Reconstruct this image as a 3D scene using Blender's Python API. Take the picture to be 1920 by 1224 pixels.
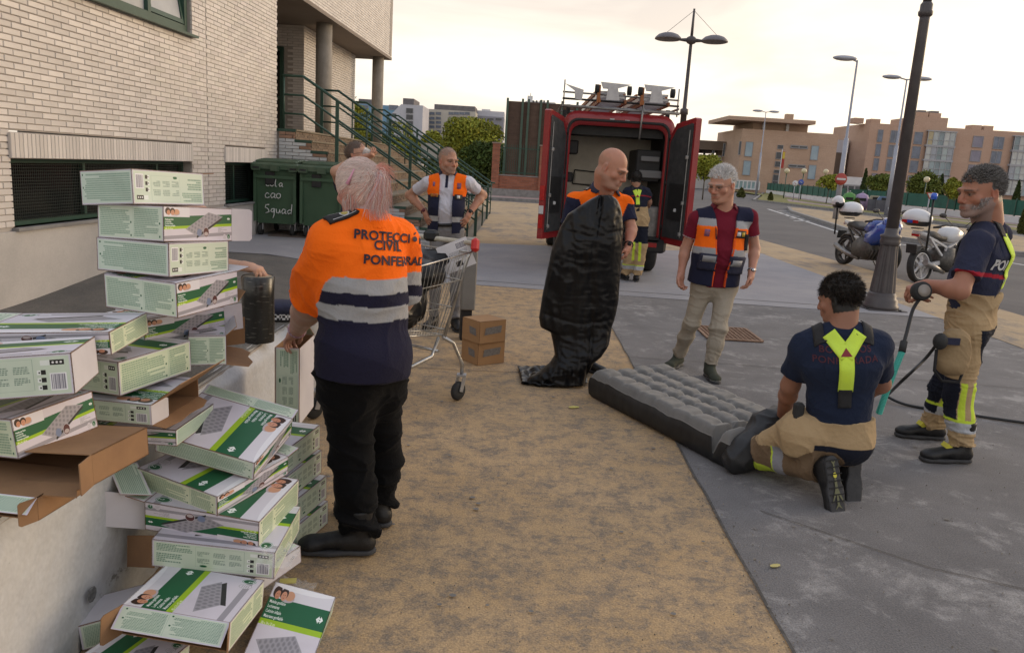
import bpy, bmesh, math, random
import numpy as np
from mathutils import Vector, Matrix, Euler, noise
from mathutils.bvhtree import BVHTree
random.seed(7); rng = np.random.default_rng(11)
R = math.radians
for o in list(bpy.data.objects): bpy.data.objects.remove(o)
scene = bpy.context.scene; col = scene.collection
# ---------------------------------------------------------------- camera
EYE = 1.62; FP = 1475.0
sp_ = .1993; cp_ = math.sqrt(1-sp_**2)
cf_f = np.array([0, cp_, -sp_]); sr_ = .0595/cp_; cr_ = math.sqrt(1-sr_**2)
cf_r = cr_*np.array([1., 0, 0])+sr_*np.array([0, sp_, cp_]); cf_u = -sr_*np.array([1., 0, 0])+cr_*np.array([0, sp_, cp_])
CAM = np.array([0, 0, EYE])
cam_d = bpy.data.cameras.new('camera'); cam = bpy.data.objects.new('camera', cam_d); col.objects.link(cam)
cam_d.sensor_width = 36; cam_d.lens = 36*FP/1920; cam_d.clip_start = .05; cam_d.clip_end = 2500
cam.matrix_world = Matrix(((cf_r[0], cf_u[0], -cf_f[0], 0), (cf_r[1], cf_u[1], -cf_f[1], 0), (cf_r[2], cf_u[2], -cf_f[2], EYE), (0, 0, 0, 1)))
cam_d.dof.use_dof = False
scene.camera = cam
def ray(x, y): return cf_f*FP+cf_r*(x-960)+cf_u*(612-y)
def G(x, y, z=0.0):
    d = ray(x, y); t = (z-EYE)/d[2]; return CAM+d*t
def A(x, y, Y):
    d = ray(x, y); return CAM+d*(Y/d[1])
# ---------------------------------------------------------------- sky and sun
W = bpy.data.worlds.new('World'); scene.world = W; W.use_nodes = True
nt = W.node_tree; nt.nodes.clear()
def N(t, typ, **kw):
    n = t.nodes.new(typ)
    for k, v in kw.items(): setattr(n, k, v)
    return n
SUN_EL, SUN_AZ = R(13), R(62)      # azimuth from +Y towards +X
sky = N(nt, 'ShaderNodeTexSky', sky_type='NISHITA', sun_disc=False, sun_elevation=SUN_EL, sun_rotation=SUN_AZ)
sky.dust_density = 4; sky.air_density = 1.3
bgs = N(nt, 'ShaderNodeBackground'); bgs.inputs['Strength'].default_value = .06
nt.links.new(sky.outputs[0], bgs.inputs[0])
tc = N(nt, 'ShaderNodeTexCoord'); sx = N(nt, 'ShaderNodeSeparateXYZ'); nt.links.new(tc.outputs['Generated'], sx.inputs[0])
ramp = N(nt, 'ShaderNodeValToRGB'); cr = ramp.color_ramp
cr.elements[0].position = 0; cr.elements[0].color = (1.0, .95, .84, 1)
cr.elements[1].position = 1; cr.elements[1].color = (.60, .67, .80, 1)
for p, c in ((.04, (1.08, 1.04, .97, 1)), (.11, (1.04, .98, .91, 1)), (.17, (.90, .81, .74, 1)), (.25, (.78, .70, .65, 1)), (.45, (.68, .71, .78, 1))):
    e = cr.elements.new(p); e.color = c
nt.links.new(sx.outputs['Z'], ramp.inputs[0])
mp = N(nt, 'ShaderNodeMapping'); mp.inputs['Scale'].default_value = (1.3, 1.3, 5.5); nt.links.new(tc.outputs['Generated'], mp.inputs[0])
nz = N(nt, 'ShaderNodeTexNoise'); nz.inputs['Scale'].default_value = 2.3; nz.inputs['Detail'].default_value = 6; nz.inputs['Distortion'].default_value = .35
nt.links.new(mp.outputs[0], nz.inputs['Vector'])
r2 = N(nt, 'ShaderNodeValToRGB'); r2.color_ramp.elements[0].position = .36; r2.color_ramp.elements[0].color = (.80, .74, .73, 1)
r2.color_ramp.elements[1].position = .58; r2.color_ramp.elements[1].color = (1.10, 1.05, .99, 1)
nt.links.new(nz.outputs[0], r2.inputs[0])
mu = N(nt, 'ShaderNodeMixRGB', blend_type='MULTIPLY'); mu.inputs[0].default_value = 1
nt.links.new(ramp.outputs[0], mu.inputs[1]); nt.links.new(r2.outputs[0], mu.inputs[2])
bgc = N(nt, 'ShaderNodeBackground'); bgc.inputs['Strength'].default_value = .90; nt.links.new(mu.outputs[0], bgc.inputs[0])
add = N(nt, 'ShaderNodeAddShader'); nt.links.new(bgs.outputs[0], add.inputs[0]); nt.links.new(bgc.outputs[0], add.inputs[1])
wo = N(nt, 'ShaderNodeOutputWorld'); nt.links.new(add.outputs[0], wo.inputs[0])
sl = bpy.data.lights.new('sun', 'SUN'); sun = bpy.data.objects.new('sun', sl); col.objects.link(sun)
sl.energy = .5; sl.angle = R(20); sl.color = (1, .84, .68)
sdir = Vector((math.sin(SUN_AZ)*math.cos(SUN_EL), math.cos(SUN_AZ)*math.cos(SUN_EL), math.sin(SUN_EL)))
sun.rotation_euler = sdir.to_track_quat('Z', 'Y').to_euler()
vs = scene.view_settings; vs.view_transform = 'Standard'; vs.look = 'None'; vs.gamma = 1; vs.exposure = .2; vs.use_curve_mapping = False
scene.render.engine = 'CYCLES'
# ---------------------------------------------------------------- materials
MATS = {}
def M(name, c, rough=.8, c2=None, nscale=6, detail=6, mix=(.35, .65), bump=0, bscale=40, metal=0, attr=False, rnd=0, coat=0, spec=.5, aniso=None, coords='Object', extra=None, trans=0, alpha=1, ior=1.45, sheen=0):
    """noise-mixed principled material; attr multiplies the vertex colour 'Col'; rnd varies the tone per object"""
    if name in MATS: return MATS[name]
    m = bpy.data.materials.new(name); m.use_nodes = True; t = m.node_tree; L = t.links
    b = t.nodes['Principled BSDF']
    b.inputs['Roughness'].default_value = rough; b.inputs['Metallic'].default_value = metal
    b.inputs['Coat Weight'].default_value = coat; b.inputs['Specular IOR Level'].default_value = spec
    b.inputs['Transmission Weight'].default_value = trans; b.inputs['Alpha'].default_value = alpha; b.inputs['IOR'].default_value = ior
    b.inputs['Sheen Weight'].default_value = sheen
    tcn = N(t, 'ShaderNodeTexCoord'); vec = tcn.outputs[coords]
    if aniso:
        mpn = N(t, 'ShaderNodeMapping'); mpn.inputs['Scale'].default_value = aniso; L.new(vec, mpn.inputs[0]); vec = mpn.outputs[0]
    c4 = tuple(c)+(1,); cur = None
    rgb = N(t, 'ShaderNodeRGB'); rgb.outputs[0].default_value = c4; cur = rgb.outputs[0]
    if c2 is not None:
        nn = N(t, 'ShaderNodeTexNoise'); nn.inputs['Scale'].default_value = nscale; nn.inputs['Detail'].default_value = detail; nn.inputs['Roughness'].default_value = .62
        L.new(vec, nn.inputs['Vector'])
        rr = N(t, 'ShaderNodeValToRGB'); rr.color_ramp.elements[0].position = mix[0]; rr.color_ramp.elements[1].position = mix[1]
        rr.color_ramp.elements[0].color = c4; rr.color_ramp.elements[1].color = tuple(c2)+(1,)
        L.new(nn.outputs[0], rr.inputs[0]); cur = rr.outputs[0]
    if attr:
        at_ = N(t, 'ShaderNodeAttribute', attribute_name='Col'); mx = N(t, 'ShaderNodeMixRGB', blend_type='MULTIPLY'); mx.inputs[0].default_value = 1
        L.new(cur, mx.inputs[1]); L.new(at_.outputs['Color'], mx.inputs[2]); cur = mx.outputs[0]
    if rnd:
        oi = N(t, 'ShaderNodeObjectInfo'); mr = N(t, 'ShaderNodeMapRange'); mr.inputs[3].default_value = 1-rnd; mr.inputs[4].default_value = 1+rnd*.6
        L.new(oi.outputs['Random'], mr.inputs[0]); mx = N(t, 'ShaderNodeMixRGB', blend_type='MULTIPLY'); mx.inputs[0].default_value = 1
        L.new(cur, mx.inputs[1]); L.new(mr.outputs[0], mx.inputs[2]); cur = mx.outputs[0]
    if extra: cur = extra(t, vec, cur, b) or cur
    L.new(cur, b.inputs['Base Color'])
    if bump:
        bn = N(t, 'ShaderNodeTexNoise'); bn.inputs['Scale'].default_value = bscale; bn.inputs['Detail'].default_value = 5; L.new(vec, bn.inputs['Vector'])
        bb = N(t, 'ShaderNodeBump'); bb.inputs['Strength'].default_value = bump; bb.inputs['Distance'].default_value = .01
        L.new(bn.outputs[0], bb.inputs['Height']); L.new(bb.outputs[0], b.inputs['Normal'])
    MATS[name] = m; return m
# ---------------------------------------------------------------- object helpers
def tag(o, label=None, cat=None, group=None, kind=None):
    if label: o['label'] = label
    if cat: o['category'] = cat
    if group: o['group'] = group
    if kind: o['kind'] = kind
    return o
def empty(name, loc=(0, 0, 0), rz=0, parent=None):
    o = bpy.data.objects.new(name, None); col.objects.link(o); o.location = loc; o.rotation_euler = (0, 0, rz); o.empty_display_size = .1
    if parent: o.parent = parent
    return o
def link(name, me, mats, parent=None, smooth=None):
    o = bpy.data.objects.new(name, me); col.objects.link(o)
    if mats is not None and len(me.materials) == 0:
        for m in (mats if isinstance(mats, (list, tuple)) else [mats]): me.materials.append(m)
    if parent: o.parent = parent
    if smooth is not None: me.polygons.foreach_set('use_smooth', [smooth]*len(me.polygons))
    return o
class MB:
    """mesh builder: collects shapes, links them as one object"""
    def __init__(s): s.v = []; s.f = []; s.mi = []; s.c = []; s.cur = 0; s.col = None; s.sm = []; s.smooth = False
    def _add(s, vs, fs, sm=None):
        n = len(s.v); s.v += [tuple(map(float, v)) for v in vs]; s.f += [tuple(i+n for i in f) for f in fs]; s.mi += [s.cur]*len(fs)
        s.c += [s.col or (1, 1, 1)]*len(vs); s.sm += [s.smooth if sm is None else sm]*len(fs); return s
    def box(s, c, d, rot=None, taper=1):
        x, y, z = d[0]/2, d[1]/2, d[2]/2
        P = [(-x, -y, -z), (x, -y, -z), (x, y, -z), (-x, y, -z), (-x*taper, -y*taper, z), (x*taper, -y*taper, z), (x*taper, y*taper, z), (-x*taper, y*taper, z)]
        if rot is not None: P = [rot@Vector(p) for p in P]
        P = [(p[0]+c[0], p[1]+c[1], p[2]+c[2]) for p in P]
        return s._add(P, [(0, 3, 2, 1), (4, 5, 6, 7), (0, 1, 5, 4), (1, 2, 6, 5), (2, 3, 7, 6), (3, 0, 4, 7)], False)
    def rbox(s, c, d, r=.01, rot=None):
        """box with bevelled vertical and horizontal edges"""
        x, y, z = d[0]/2, d[1]/2, d[2]/2; r = min(r, x*.99, y*.99, z*.99); P = []; F_ = []
        for (zz, ins) in ((-z, r), (-z+r, 0), (z-r, 0), (z, r)):
            for (sx_, sy_) in ((-1, -1), (1, -1), (1, 1), (-1, 1)):
                X, Y = x-ins, y-ins
                a = (sx_*(X-r), sy_*Y, zz); b_ = (sx_*X, sy_*(Y-r), zz)
                P += [b_, a] if sx_*sy_ > 0 else [a, b_]
        ring = []
        for k in range(4):
            b0 = k*8; ring.append([b0+i for i in range(8)])
        def order(k):
            b0 = k*8; return [b0+1, b0+2, b0+3, b0+4, b0+5, b0+6, b0+7, b0+0]
        # points per level sorted by angle
        import math as _m
        lv = []
        for k in range(4):
            ids = list(range(k*8, k*8+8)); ids.sort(key=lambda i: _m.atan2(P[i][1]/max(y, 1e-6), P[i][0]/max(x, 1e-6))); lv.append(ids)
        for k in range(3):
            for i in range(8): F_.append((lv[k][i], lv[k][(i+1) % 8], lv[k+1][(i+1) % 8], lv[k+1][i]))
        F_.append(tuple(reversed(lv[0]))); F_.append(tuple(lv[3]))
        if rot is not None: P = [tuple(rot@Vector(p)) for p in P]
        P = [(p[0]+c[0], p[1]+c[1], p[2]+c[2]) for p in P]
        return s._add(P, F_, False)
    def tube(s, pts, r, n=8, cap=True, closed=False):
        pts = [Vector(p) for p in pts]; m = len(pts); rr = r if isinstance(r, (list, tuple)) else [r]*m
        V = []; prev = None
        for i, p in enumerate(pts):
            if closed: t = pts[(i+1) % m]-pts[i-1]
            else: t = pts[min(i+1, m-1)]-pts[max(i-1, 0)]
            if t.length < 1e-9: t = Vector((0, 0, 1))
            t.normalize()
            if prev is None:
                a = Vector((0, 0, 1)) if abs(t.z) < .9 else Vector((1, 0, 0)); x = t.cross(a).normalized()
            else:
                x = prev-t*prev.dot(t); x.normalize()
            prev = x; y = t.cross(x)
            for k in range(n):
                a = 2*math.pi*k/n; V.append(p+x*math.cos(a)*rr[i]+y*math.sin(a)*rr[i])
        F_ = []
        for i in range(m if closed else m-1):
            j = (i+1) % m
            for k in range(n): F_.append((i*n+k, i*n+(k+1) % n, j*n+(k+1) % n, j*n+k))
        s._add(V, F_, True)
        if cap and not closed:
            b0 = len(s.v)-len(V)
            s.f += [tuple(b0+k for k in reversed(range(n))), tuple(b0+(m-1)*n+k for k in range(n))]; s.mi += [s.cur]*2; s.sm += [False]*2
        return s
    def bar(s, a, b, w, h=None):
        """rectangular bar from a to b"""
        a, b = Vector(a), Vector(b); h = h or w; t = (b-a); L_ = t.length; q = t.to_track_quat('Z', 'Y').to_matrix()
        return s.box((a+b)/2, (w, h, L_), q)
    def lathe(s, prof, n=24, c=(0, 0, 0), rot=None, cap=True):
        V = []
        for r_, z in prof:
            for k in range(n):
                a = 2*math.pi*k/n; V.append(Vector((r_*math.cos(a), r_*math.sin(a), z)))
        if rot is not None: V = [rot@v for v in V]
        V = [v+Vector(c) for v in V]; F_ = []
        for i in range(len(prof)-1):
            for k in range(n): F_.append((i*n+k, i*n+(k+1) % n, (i+1)*n+(k+1) % n, (i+1)*n+k))
        s._add(V, F_, True)
        if cap:
            b0 = len(s.v)-len(V); m = len(prof)
            s.f += [tuple(b0+k for k in reversed(range(n))), tuple(b0+(m-1)*n+k for k in range(n))]; s.mi += [s.cur]*2; s.sm += [False]*2
        return s
    def prism(s, poly, d, c=(0, 0, 0), rot=None, smooth=False):
        """poly in XZ plane extruded along Y by d (centred)"""
        n = len(poly); V = [Vector((p[0], -d/2, p[1])) for p in poly]+[Vector((p[0], d/2, p[1])) for p in poly]
        if rot is not None: V = [rot@v for v in V]
        V = [v+Vector(c) for v in V]
        F_ = [tuple(range(n)), tuple(reversed(range(n, 2*n)))]+[(i, i+n, (i+1) % n+n, (i+1) % n) for i in range(n)]
        return s._add(V, F_, smooth)
    def quad(s, a, b, c, d): return s._add([a, b, c, d], [(0, 1, 2, 3)])
    def poly(s, pts): return s._add(pts, [tuple(range(len(pts)))])
    def grid(s, P, nu, nv, closed=False):
        F_ = []
        for i in range(nu-1):
            for j in range(nv if closed else nv-1):
                k = (j+1) % nv; F_.append((i*nv+j, i*nv+k, (i+1)*nv+k, (i+1)*nv+j))
        return s._add(P, F_, True)
    def ell(s, c, r, n=12, rot=None):
        prof = [(math.sin(math.pi*i/n)*1.0, -math.cos(math.pi*i/n)) for i in range(n+1)]
        prof = [(max(a, 1e-3), b) for a, b in prof]; m0 = len(s.v)
        s.lathe(prof, n=max(10, n*2-4), cap=False)
        for i in range(m0, len(s.v)):
            v = Vector((s.v[i][0]*r[0], s.v[i][1]*r[1], s.v[i][2]*r[2]))
            if rot is not None: v = rot@v
            s.v[i] = (v.x+c[0], v.y+c[1], v.z+c[2])
        return s
    def mesh(s, name):
        me = bpy.data.meshes.new(name); me.from_pydata(s.v, [], s.f)
        if s.sm: me.polygons.foreach_set('use_smooth', s.sm); me.polygons.foreach_set('material_index', s.mi)
        if s.c and any(c != (1, 1, 1) for c in s.c):
            ca = me.color_attributes.new('Col', 'FLOAT_COLOR', 'POINT'); a = np.ones((len(s.v), 4), np.float32); a[:, :3] = np.array(s.c); ca.data.foreach_set('color', a.ravel())
        me.validate(); me.update(); return me
    def build(s, name, mats, parent=None): return link(name, s.mesh(name), mats, parent)
def uvfaces(me, uvs):
    uv = me.uv_layers.new(name='UVMap'); uv.data.foreach_set('uv', np.array(uvs, np.float32).ravel())
def sheet(name, pts, z, mat, kind='structure', thick=0):
    o = MB().poly([(p[0], p[1], z) for p in pts]).build(name, mat); tag(o, kind=kind); return o
def copy_tree(o, parent=None):
    c = o.copy(); col.objects.link(c)
    if parent: c.parent = parent
    for ch in list(o.children): copy_tree(ch, c)
    return c
FONT = None
def text_mesh(txt, size=1, bold=0.0, align='CENTER', spacing=1):
    cu = bpy.data.curves.new('t', 'FONT'); cu.body = txt; cu.size = size; cu.align_x = align; cu.align_y = 'CENTER'; cu.offset = bold; cu.space_character = spacing; cu.resolution_u = 3
    ob = bpy.data.objects.new('t', cu); col.objects.link(ob); dg = bpy.context.evaluated_depsgraph_get()
    me = bpy.data.meshes.new_from_object(ob.evaluated_get(dg)); bpy.data.objects.remove(ob); bpy.data.curves.remove(cu)
    return me
# ================================================================ SETTING: ground
def mask_extra(c2, scale, lo, hi, detail=9, stretch=(1, 1, 1), c3=None, s3=60, fine=.25):
    def f(t, vec, cur, b):
        L = t.links
        mpn = N(t, 'ShaderNodeMapping'); mpn.inputs['Scale'].default_value = stretch; L.new(vec, mpn.inputs[0])
        n1 = N(t, 'ShaderNodeTexNoise'); n1.inputs['Scale'].default_value = scale; n1.inputs['Detail'].default_value = detail; n1.inputs['Roughness'].default_value = .78; n1.inputs['Distortion'].default_value = .4
        L.new(mpn.outputs[0], n1.inputs['Vector'])
        n0 = N(t, 'ShaderNodeTexNoise'); n0.inputs['Scale'].default_value = scale*.28; n0.inputs['Detail'].default_value = 3; L.new(mpn.outputs[0], n0.inputs['Vector'])
        ad = N(t, 'ShaderNodeMath', operation='ADD'); m5 = N(t, 'ShaderNodeMath', operation='MULTIPLY_ADD'); m5.inputs[1].default_value = .55; m5.inputs[2].default_value = -.275
        L.new(n0.outputs[0], m5.inputs[0]); L.new(n1.outputs[0], ad.inputs[0]); L.new(m5.outputs[0], ad.inputs[1])
        rr = N(t, 'ShaderNodeValToRGB'); rr.color_ramp.elements[0].position = lo; rr.color_ramp.elements[1].position = hi; L.new(ad.outputs[0], rr.inputs[0])
        mx = N(t, 'ShaderNodeMixRGB'); L.new(rr.outputs[0], mx.inputs[0]); L.new(cur, mx.inputs[1]); mx.inputs[2].default_value = tuple(c2)+(1,)
        n2 = N(t, 'ShaderNodeTexNoise'); n2.inputs['Scale'].default_value = s3; n2.inputs['Detail'].default_value = 4; L.new(vec, n2.inputs['Vector'])
        r3 = N(t, 'ShaderNodeMapRange'); r3.inputs[1].default_value = .3; r3.inputs[2].default_value = .7; r3.inputs[3].default_value = 1-fine; r3.inputs[4].default_value = 1+fine; L.new(n2.outputs[0], r3.inputs[0])
        m2 = N(t, 'ShaderNodeMixRGB', blend_type='MULTIPLY'); m2.inputs[0].default_value = 1; L.new(mx.outputs[0], m2.inputs[1]); L.new(r3.outputs[0], m2.inputs[2])
        return m2.outputs[0]
    return f
m_ochre = M('ochre_paint', (.40, .268, .138), .9, (.45, .31, .172), 1.5, extra=mask_extra((.20, .158, .118), 26, .42, .64, 15, fine=.3, s3=130), bump=.35, bscale=90)
m_ochre2 = M('ochre_paving', (.36, .26, .155), .9, (.42, .31, .19), 1.5, extra=mask_extra((.20, .17, .145), 2.2, .5, .66, 8, (1, .55, 1), fine=.14, s3=60), bump=.2, bscale=60)
m_conc = M('rough_concrete', (.128, .122, .122), .92, (.175, .166, .165), 2, extra=mask_extra((.30, .285, .275), 5.5, .53, .70, 12, fine=.32, s3=150), bump=.45, bscale=110)
m_smooth = M('smooth_concrete', (.235, .232, .25), .85, (.29, .282, .292), 1.2, extra=mask_extra((.33, .31, .30), 1.6, .55, .8, 6, fine=.07, s3=40), bump=.08, bscale=40)
m_asph = M('asphalt', (.085, .08, .082), .9, (.125, .115, .112), .35, extra=mask_extra((.155, .142, .135), .8, .5, .85, 8, fine=.16, s3=90), bump=.25, bscale=120)
m_dark = M('dark_asphalt', (.10, .094, .086), .95, (.145, .13, .115), 2.5, extra=mask_extra((.22, .20, .17), 9, .58, .8, 10, fine=.35, s3=120), bump=.6, bscale=100)
m_kerb = M('kerb_stone', (.28, .27, .26), .9, (.2, .19, .185), 5, bump=.2, bscale=60)
m_paint = M('road_paint', (.62, .61, .6), .8, (.38, .37, .36), 9)
m_grass = M('grass_mat', (.13, .13, .035), .95, (.24, .21, .07), 3, bump=.5, bscale=20)
m_pink = M('pink_paving', (.34, .22, .20), .9, (.30, .25, .23), 1.3, bump=.1)
m_soil = M('earth', (.19, .165, .13), .95, (.15, .13, .1), .5)
sheet('ground', [(-600, -60), (900, -60), (900, 1500), (-600, 1500)], -.02, m_soil)
sheet('plaza_pavement', [(1.06, -4), (5.6, -4), (5.6, 11.0), (1.06, 11.0)], 0, m_conc)
sheet('ochre_path', [(-1.33, -4), (1.06, -4), (1.06, 11.0), (-1.33, 11.0)], 0, m_ochre)
sheet('concrete_strip', [(-5.4, 11.0), (5.6, 10.2), (5.6, 18), (-.98, 16.4), (-5.4, 16.4)], .004, m_smooth)
sheet('ochre_forecourt', [(-.98, 16.4), (5.6, 18), (5.6, 30), (3.5, 36.6), (-2.4, 36.6), (-2.4, 27.5), (-.98, 27.5)], .002, m_ochre2)
sheet('ochre_kerb_strip', [(5.6, -4), (7.1, -4), (7.1, 16), (6.8, 24), (5.2, 33), (3.5, 36.6), (3.0, 33), (5.6, 18)], .004, m_ochre2)
sheet('road', [(7.1, -30), (60, -30), (60, 30), (23, 33), (21, 50), (19, 66), (34, 110), (60, 200), (-60, 200), (-60, 37.6), (-2.4, 37.6), (-2.4, 36.6), (3.5, 36.6), (5.2, 33), (6.8, 24), (7.1, 16)], -.008, m_asph)
# long dark joint between the ochre path and the concrete, cracks across the concrete
m_joint = M('joint_dirt', (.055, .05, .045), .95, (.11, .10, .09), 30)
mb = MB()
def crack(pts, w, z=.006):
    for a, b in zip(pts[:-1], pts[1:]):
        a = Vector((a[0], a[1], 0)); b = Vector((b[0], b[1], 0)); d = (b-a).normalized(); n = Vector((-d.y, d.x, 0))*w/2
        mb.quad((a-n)+Vector((0, 0, z)), (b-n)+Vector((0, 0, z)), (b+n)+Vector((0, 0, z)), (a+n)+Vector((0, 0, z)))
y = 1.0; pts = []
while y < 11: pts.append((1.062+random.uniform(-.006, .006), y)); y += .22
crack(pts, .014)
crack([(x, 11.0-.07*(x-.0)+random.uniform(-.01, .01)) for x in np.arange(-1.3, 5.6, .3)], .02, .007)
crack([(1.06, 6.9), (2.0, 6.86), (3.1, 6.75), (4.5, 6.6), (5.6, 6.55)], .008)
crack([(-1.3, 6.1), (-.4, 6.08), (.4, 6.15), (1.05, 6.1)], .008)
crack([(1.3, 3.7), (1.9, 3.2), (2.6, 2.9)], .006)
tag(mb.build('pavement_joint', m_joint), kind='structure')
# raised terrace of dark asphalt between building and ledge
def terr_z(x, y):
    s = min(max((y-7.0)/3.0, 0), 1); s = s*s*(3-2*s); e = min(max((-1.9-x)/1.6, 0), 1)
    return .002+.17*s*e
def terr(name, x0, x1, y0, y1, mat, dz=0):
    xs = np.linspace(x0, x1, 16); ys = np.linspace(y0, y1, 40); P = [(x, y, terr_z(x, y)+dz) for x in xs for y in ys]
    o = MB().grid(P, 16, 40).build(name, mat); tag(o, kind='structure'); return o
terr('asphalt_terrace', -5.6, -1.33, -2, 11.2, m_dark)
terr('bin_pavement', -5.6, -1.2, 11.2, 16.4, m_smooth, .006)
# leaves, paper scraps and stains on the paving
m_leaf = M('dry_leaf', (.42, .36, .12), .8, (.5, .44, .2), 20)
for (px, py, s, nm, lb, c) in ((1453, 1063, .03, 'fallen_leaf', 'pale dry leaf lying on the grey concrete', 'leaf'), (1076, 765, .045, 'yellow_paper_scrap', 'small yellow paper scrap on the ochre path', 'paper')):
    g = G(px, py); mb = MB(); a = .3
    m_y = m_leaf if s < .04 else M('yellow_paper', (.62, .55, .16), .6)
    P = [(math.cos(t)*s*(1 if s < .04 else 1), math.sin(t)*s*.4, .008+.006*math.sin(3*t)) for t in np.linspace(0, 2*math.pi, 9)[:-1]]
    mb.prism([(p[0], p[1]) for p in P], .002, rot=Matrix.Rotation(R(-90), 3, 'X')); o = mb.build(nm, m_y); o.location = (g[0], g[1], .009); o.rotation_euler = (.03, .05, .5); tag(o, lb, c)
m_gum = M('gum_spot', (.20, .185, .17), .9, (.15, .14, .13), 60); mb = MB()
for i in range(90):
    x, y = random.uniform(-1.1, 5.3), 2.2+abs(random.gauss(0, 3)); r_ = random.uniform(.005, .013); n = 7
    mb.poly([(x+r_*(1+.4*random.random())*math.cos(2*math.pi*k/n), y+r_*math.sin(2*math.pi*k/n)*1.1, .0085+.00001*i) for k in range(n)])
tag(mb.build('gum_spots', m_gum), kind='stuff', label='trodden chewing gum spots scattered over the paving', cat='gum')
# grates
m_rust = M('rusty_iron', (.20, .115, .075), .8, (.30, .20, .14), 18, bump=.3, metal=.3)
def grate(x, y, sx_, sy_, z, rz, lb, mat):
    r = empty('drain_grate', (x, y, z), rz); tag(r, lb, 'drain grate')
    f = MB()
    for (cx, cy, w, h) in ((0, -sy_/2, sx_, .03), (0, sy_/2, sx_, .03), (-sx_/2, 0, .03, sy_-.03), (sx_/2, 0, .03, sy_-.03)): f.box((cx, cy, .007), (w, h, .014))
    f.build('frame', mat, r)
    b = MB(); n = 12
    for i in range(1, n):
        b.box((-sx_/2+sx_*i/n, 0, .006), (.012, sy_-.03, .010)); b.box((0, -sy_/2+sy_*i/n, .005), (sx_-.03, .012, .008))
    b.build('lattice', mat, r)
    MB().box((0, 0, .001), (sx_-.02, sy_-.02, .003)).build('shadow_pan', M('pit_dirt_shade', (.10, .07, .05), .9, (.16, .11, .08), 15), r)  # dark brown pan: dirt, and shade of the pit put into its colour
grate(2.3, 8.24, .56, .66, .006, 0, 'rusty square lattice grate in the concrete behind the man in the maroon shirt', m_rust)
grate(-3.93, 14.1, .8, .85, terr_z(-3.9, 14)+.01, 0, 'dark brown drain grate in front of the green waste bins', M('dark_iron', (.09, .075, .065), .8, (.13, .10, .085), 12))
# white line, kerbs, islands, grass strips, far pavement
sheet('white_line', [(14.95, 48.3), (11.15, 26.8), (11.3, 26.8), (15.15, 48.3)], -.003, m_paint)
sheet('white_line', [(11.15, 26.8), (13.2, 14), (13.35, 14), (11.3, 26.8)], -.003, m_paint)
mb = MB()
for k in range(6): mb.poly([(14.9-k*.55, 46-k*2.2, -.003), (14.9-k*.55+.9, 46.6-k*2.2, -.003), (14.9-k*.55+.9, 46.9-k*2.2, -.003), (14.9-k*.55, 46.3-k*2.2, -.003)])
tag(mb.build('hatched_marking', m_paint), kind='structure')
def kerb(name, pts, w=.18, h=.13, z=-.01):
    m_ = MB()
    for a, b in zip(pts[:-1], pts[1:]):
        a = Vector((*a, z+h/2)); b = Vector((*b, z+h/2)); L_ = (b-a).length; n = max(1, int(L_/1.0)); t = (b-a).normalized(); q = Matrix.Rotation(math.atan2(t.y, t.x), 3, 'Z')
        for i in range(n): m_.box(a+(b-a)*((i+.5)/n), (L_/n-.015, w, h), q)
    return tag(m_.build(name, m_kerb), kind='structure')
isl = [(15.2, 44.5), (12.0, 28.5), (13.3, 22.5), (17.5, 21), (20.0, 32), (19.2, 45), (17.5, 52)]
sheet('traffic_island', isl, .11, m_ochre2); kerb('kerb', isl+[isl[0]])
fk = [(34, 112), (19.3, 66), (21.1, 50), (22.6, 35.5), (30, 27), (60, 20)]
kerb('kerb', fk)
sheet('grass_verge', [(34.3, 112), (19.6, 66), (21.4, 50), (22.9, 35.7), (30.2, 27.3), (60, 20.3), (60, 28), (31, 32), (25, 38.5), (23.7, 50), (22.2, 66), (36.5, 112)], .12, m_grass)
sheet('far_pavement', [(36.5, 112), (22.2, 66), (23.7, 50), (25, 38.5), (31, 32), (60, 28), (120, 28), (160, 160), (60, 200)], .115, m_pink)
sheet('far_grass', [(29, 112), (24.2, 66), (24.9, 50), (26, 42), (33, 36), (60, 33), (60, 36), (33.5, 37.5), (27.2, 43), (26.2, 50), (26, 66), (31, 112)], .125, m_grass)
kerb('kerb', [(-60, 37.7), (-2.4, 37.7), (8, 39.3)]);
sheet('side_pavement', [(-60, 37.8), (-2.4, 37.8), (8, 39.4), (9, 52), (-60, 52)], .12, m_pink)
kerb('kerb', [(8, 39.4), (9.5, 60), (12, 100)])
sheet('park_grass', [(-120, 52), (9, 52), (11, 120), (-120, 140)], .1, m_grass)

# loose grit and pebbles
gm_ = MB()
for i in range(2600):
    x, y = random.uniform(-1.25, 5.4), 1.6+abs(random.gauss(0, 2.6)); r_ = .0018+.0035*random.random()**3; a = random.random()*6; t = random.uniform(.4, 1.2); gm_.col = (.26*t, .23*t, .19*t)
    if i % 5 == 0: x = 1.06+random.gauss(0, .05)
    gm_._add([(x+r_*math.cos(a), y+r_*math.sin(a), .004), (x+r_*math.cos(a+2.1), y+r_*math.sin(a+2.1), .004), (x+r_*math.cos(a+4.2), y+r_*math.sin(a+4.2), .004), (x, y, .005+r_*1.2)], [(0, 1, 3), (1, 2, 3), (2, 0, 3)])
tag(gm_.build('grit', M('grit', (1, 1, 1), .9, attr=True)), kind='stuff', label='loose grit and tiny pebbles on the paving', cat='grit')
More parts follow.
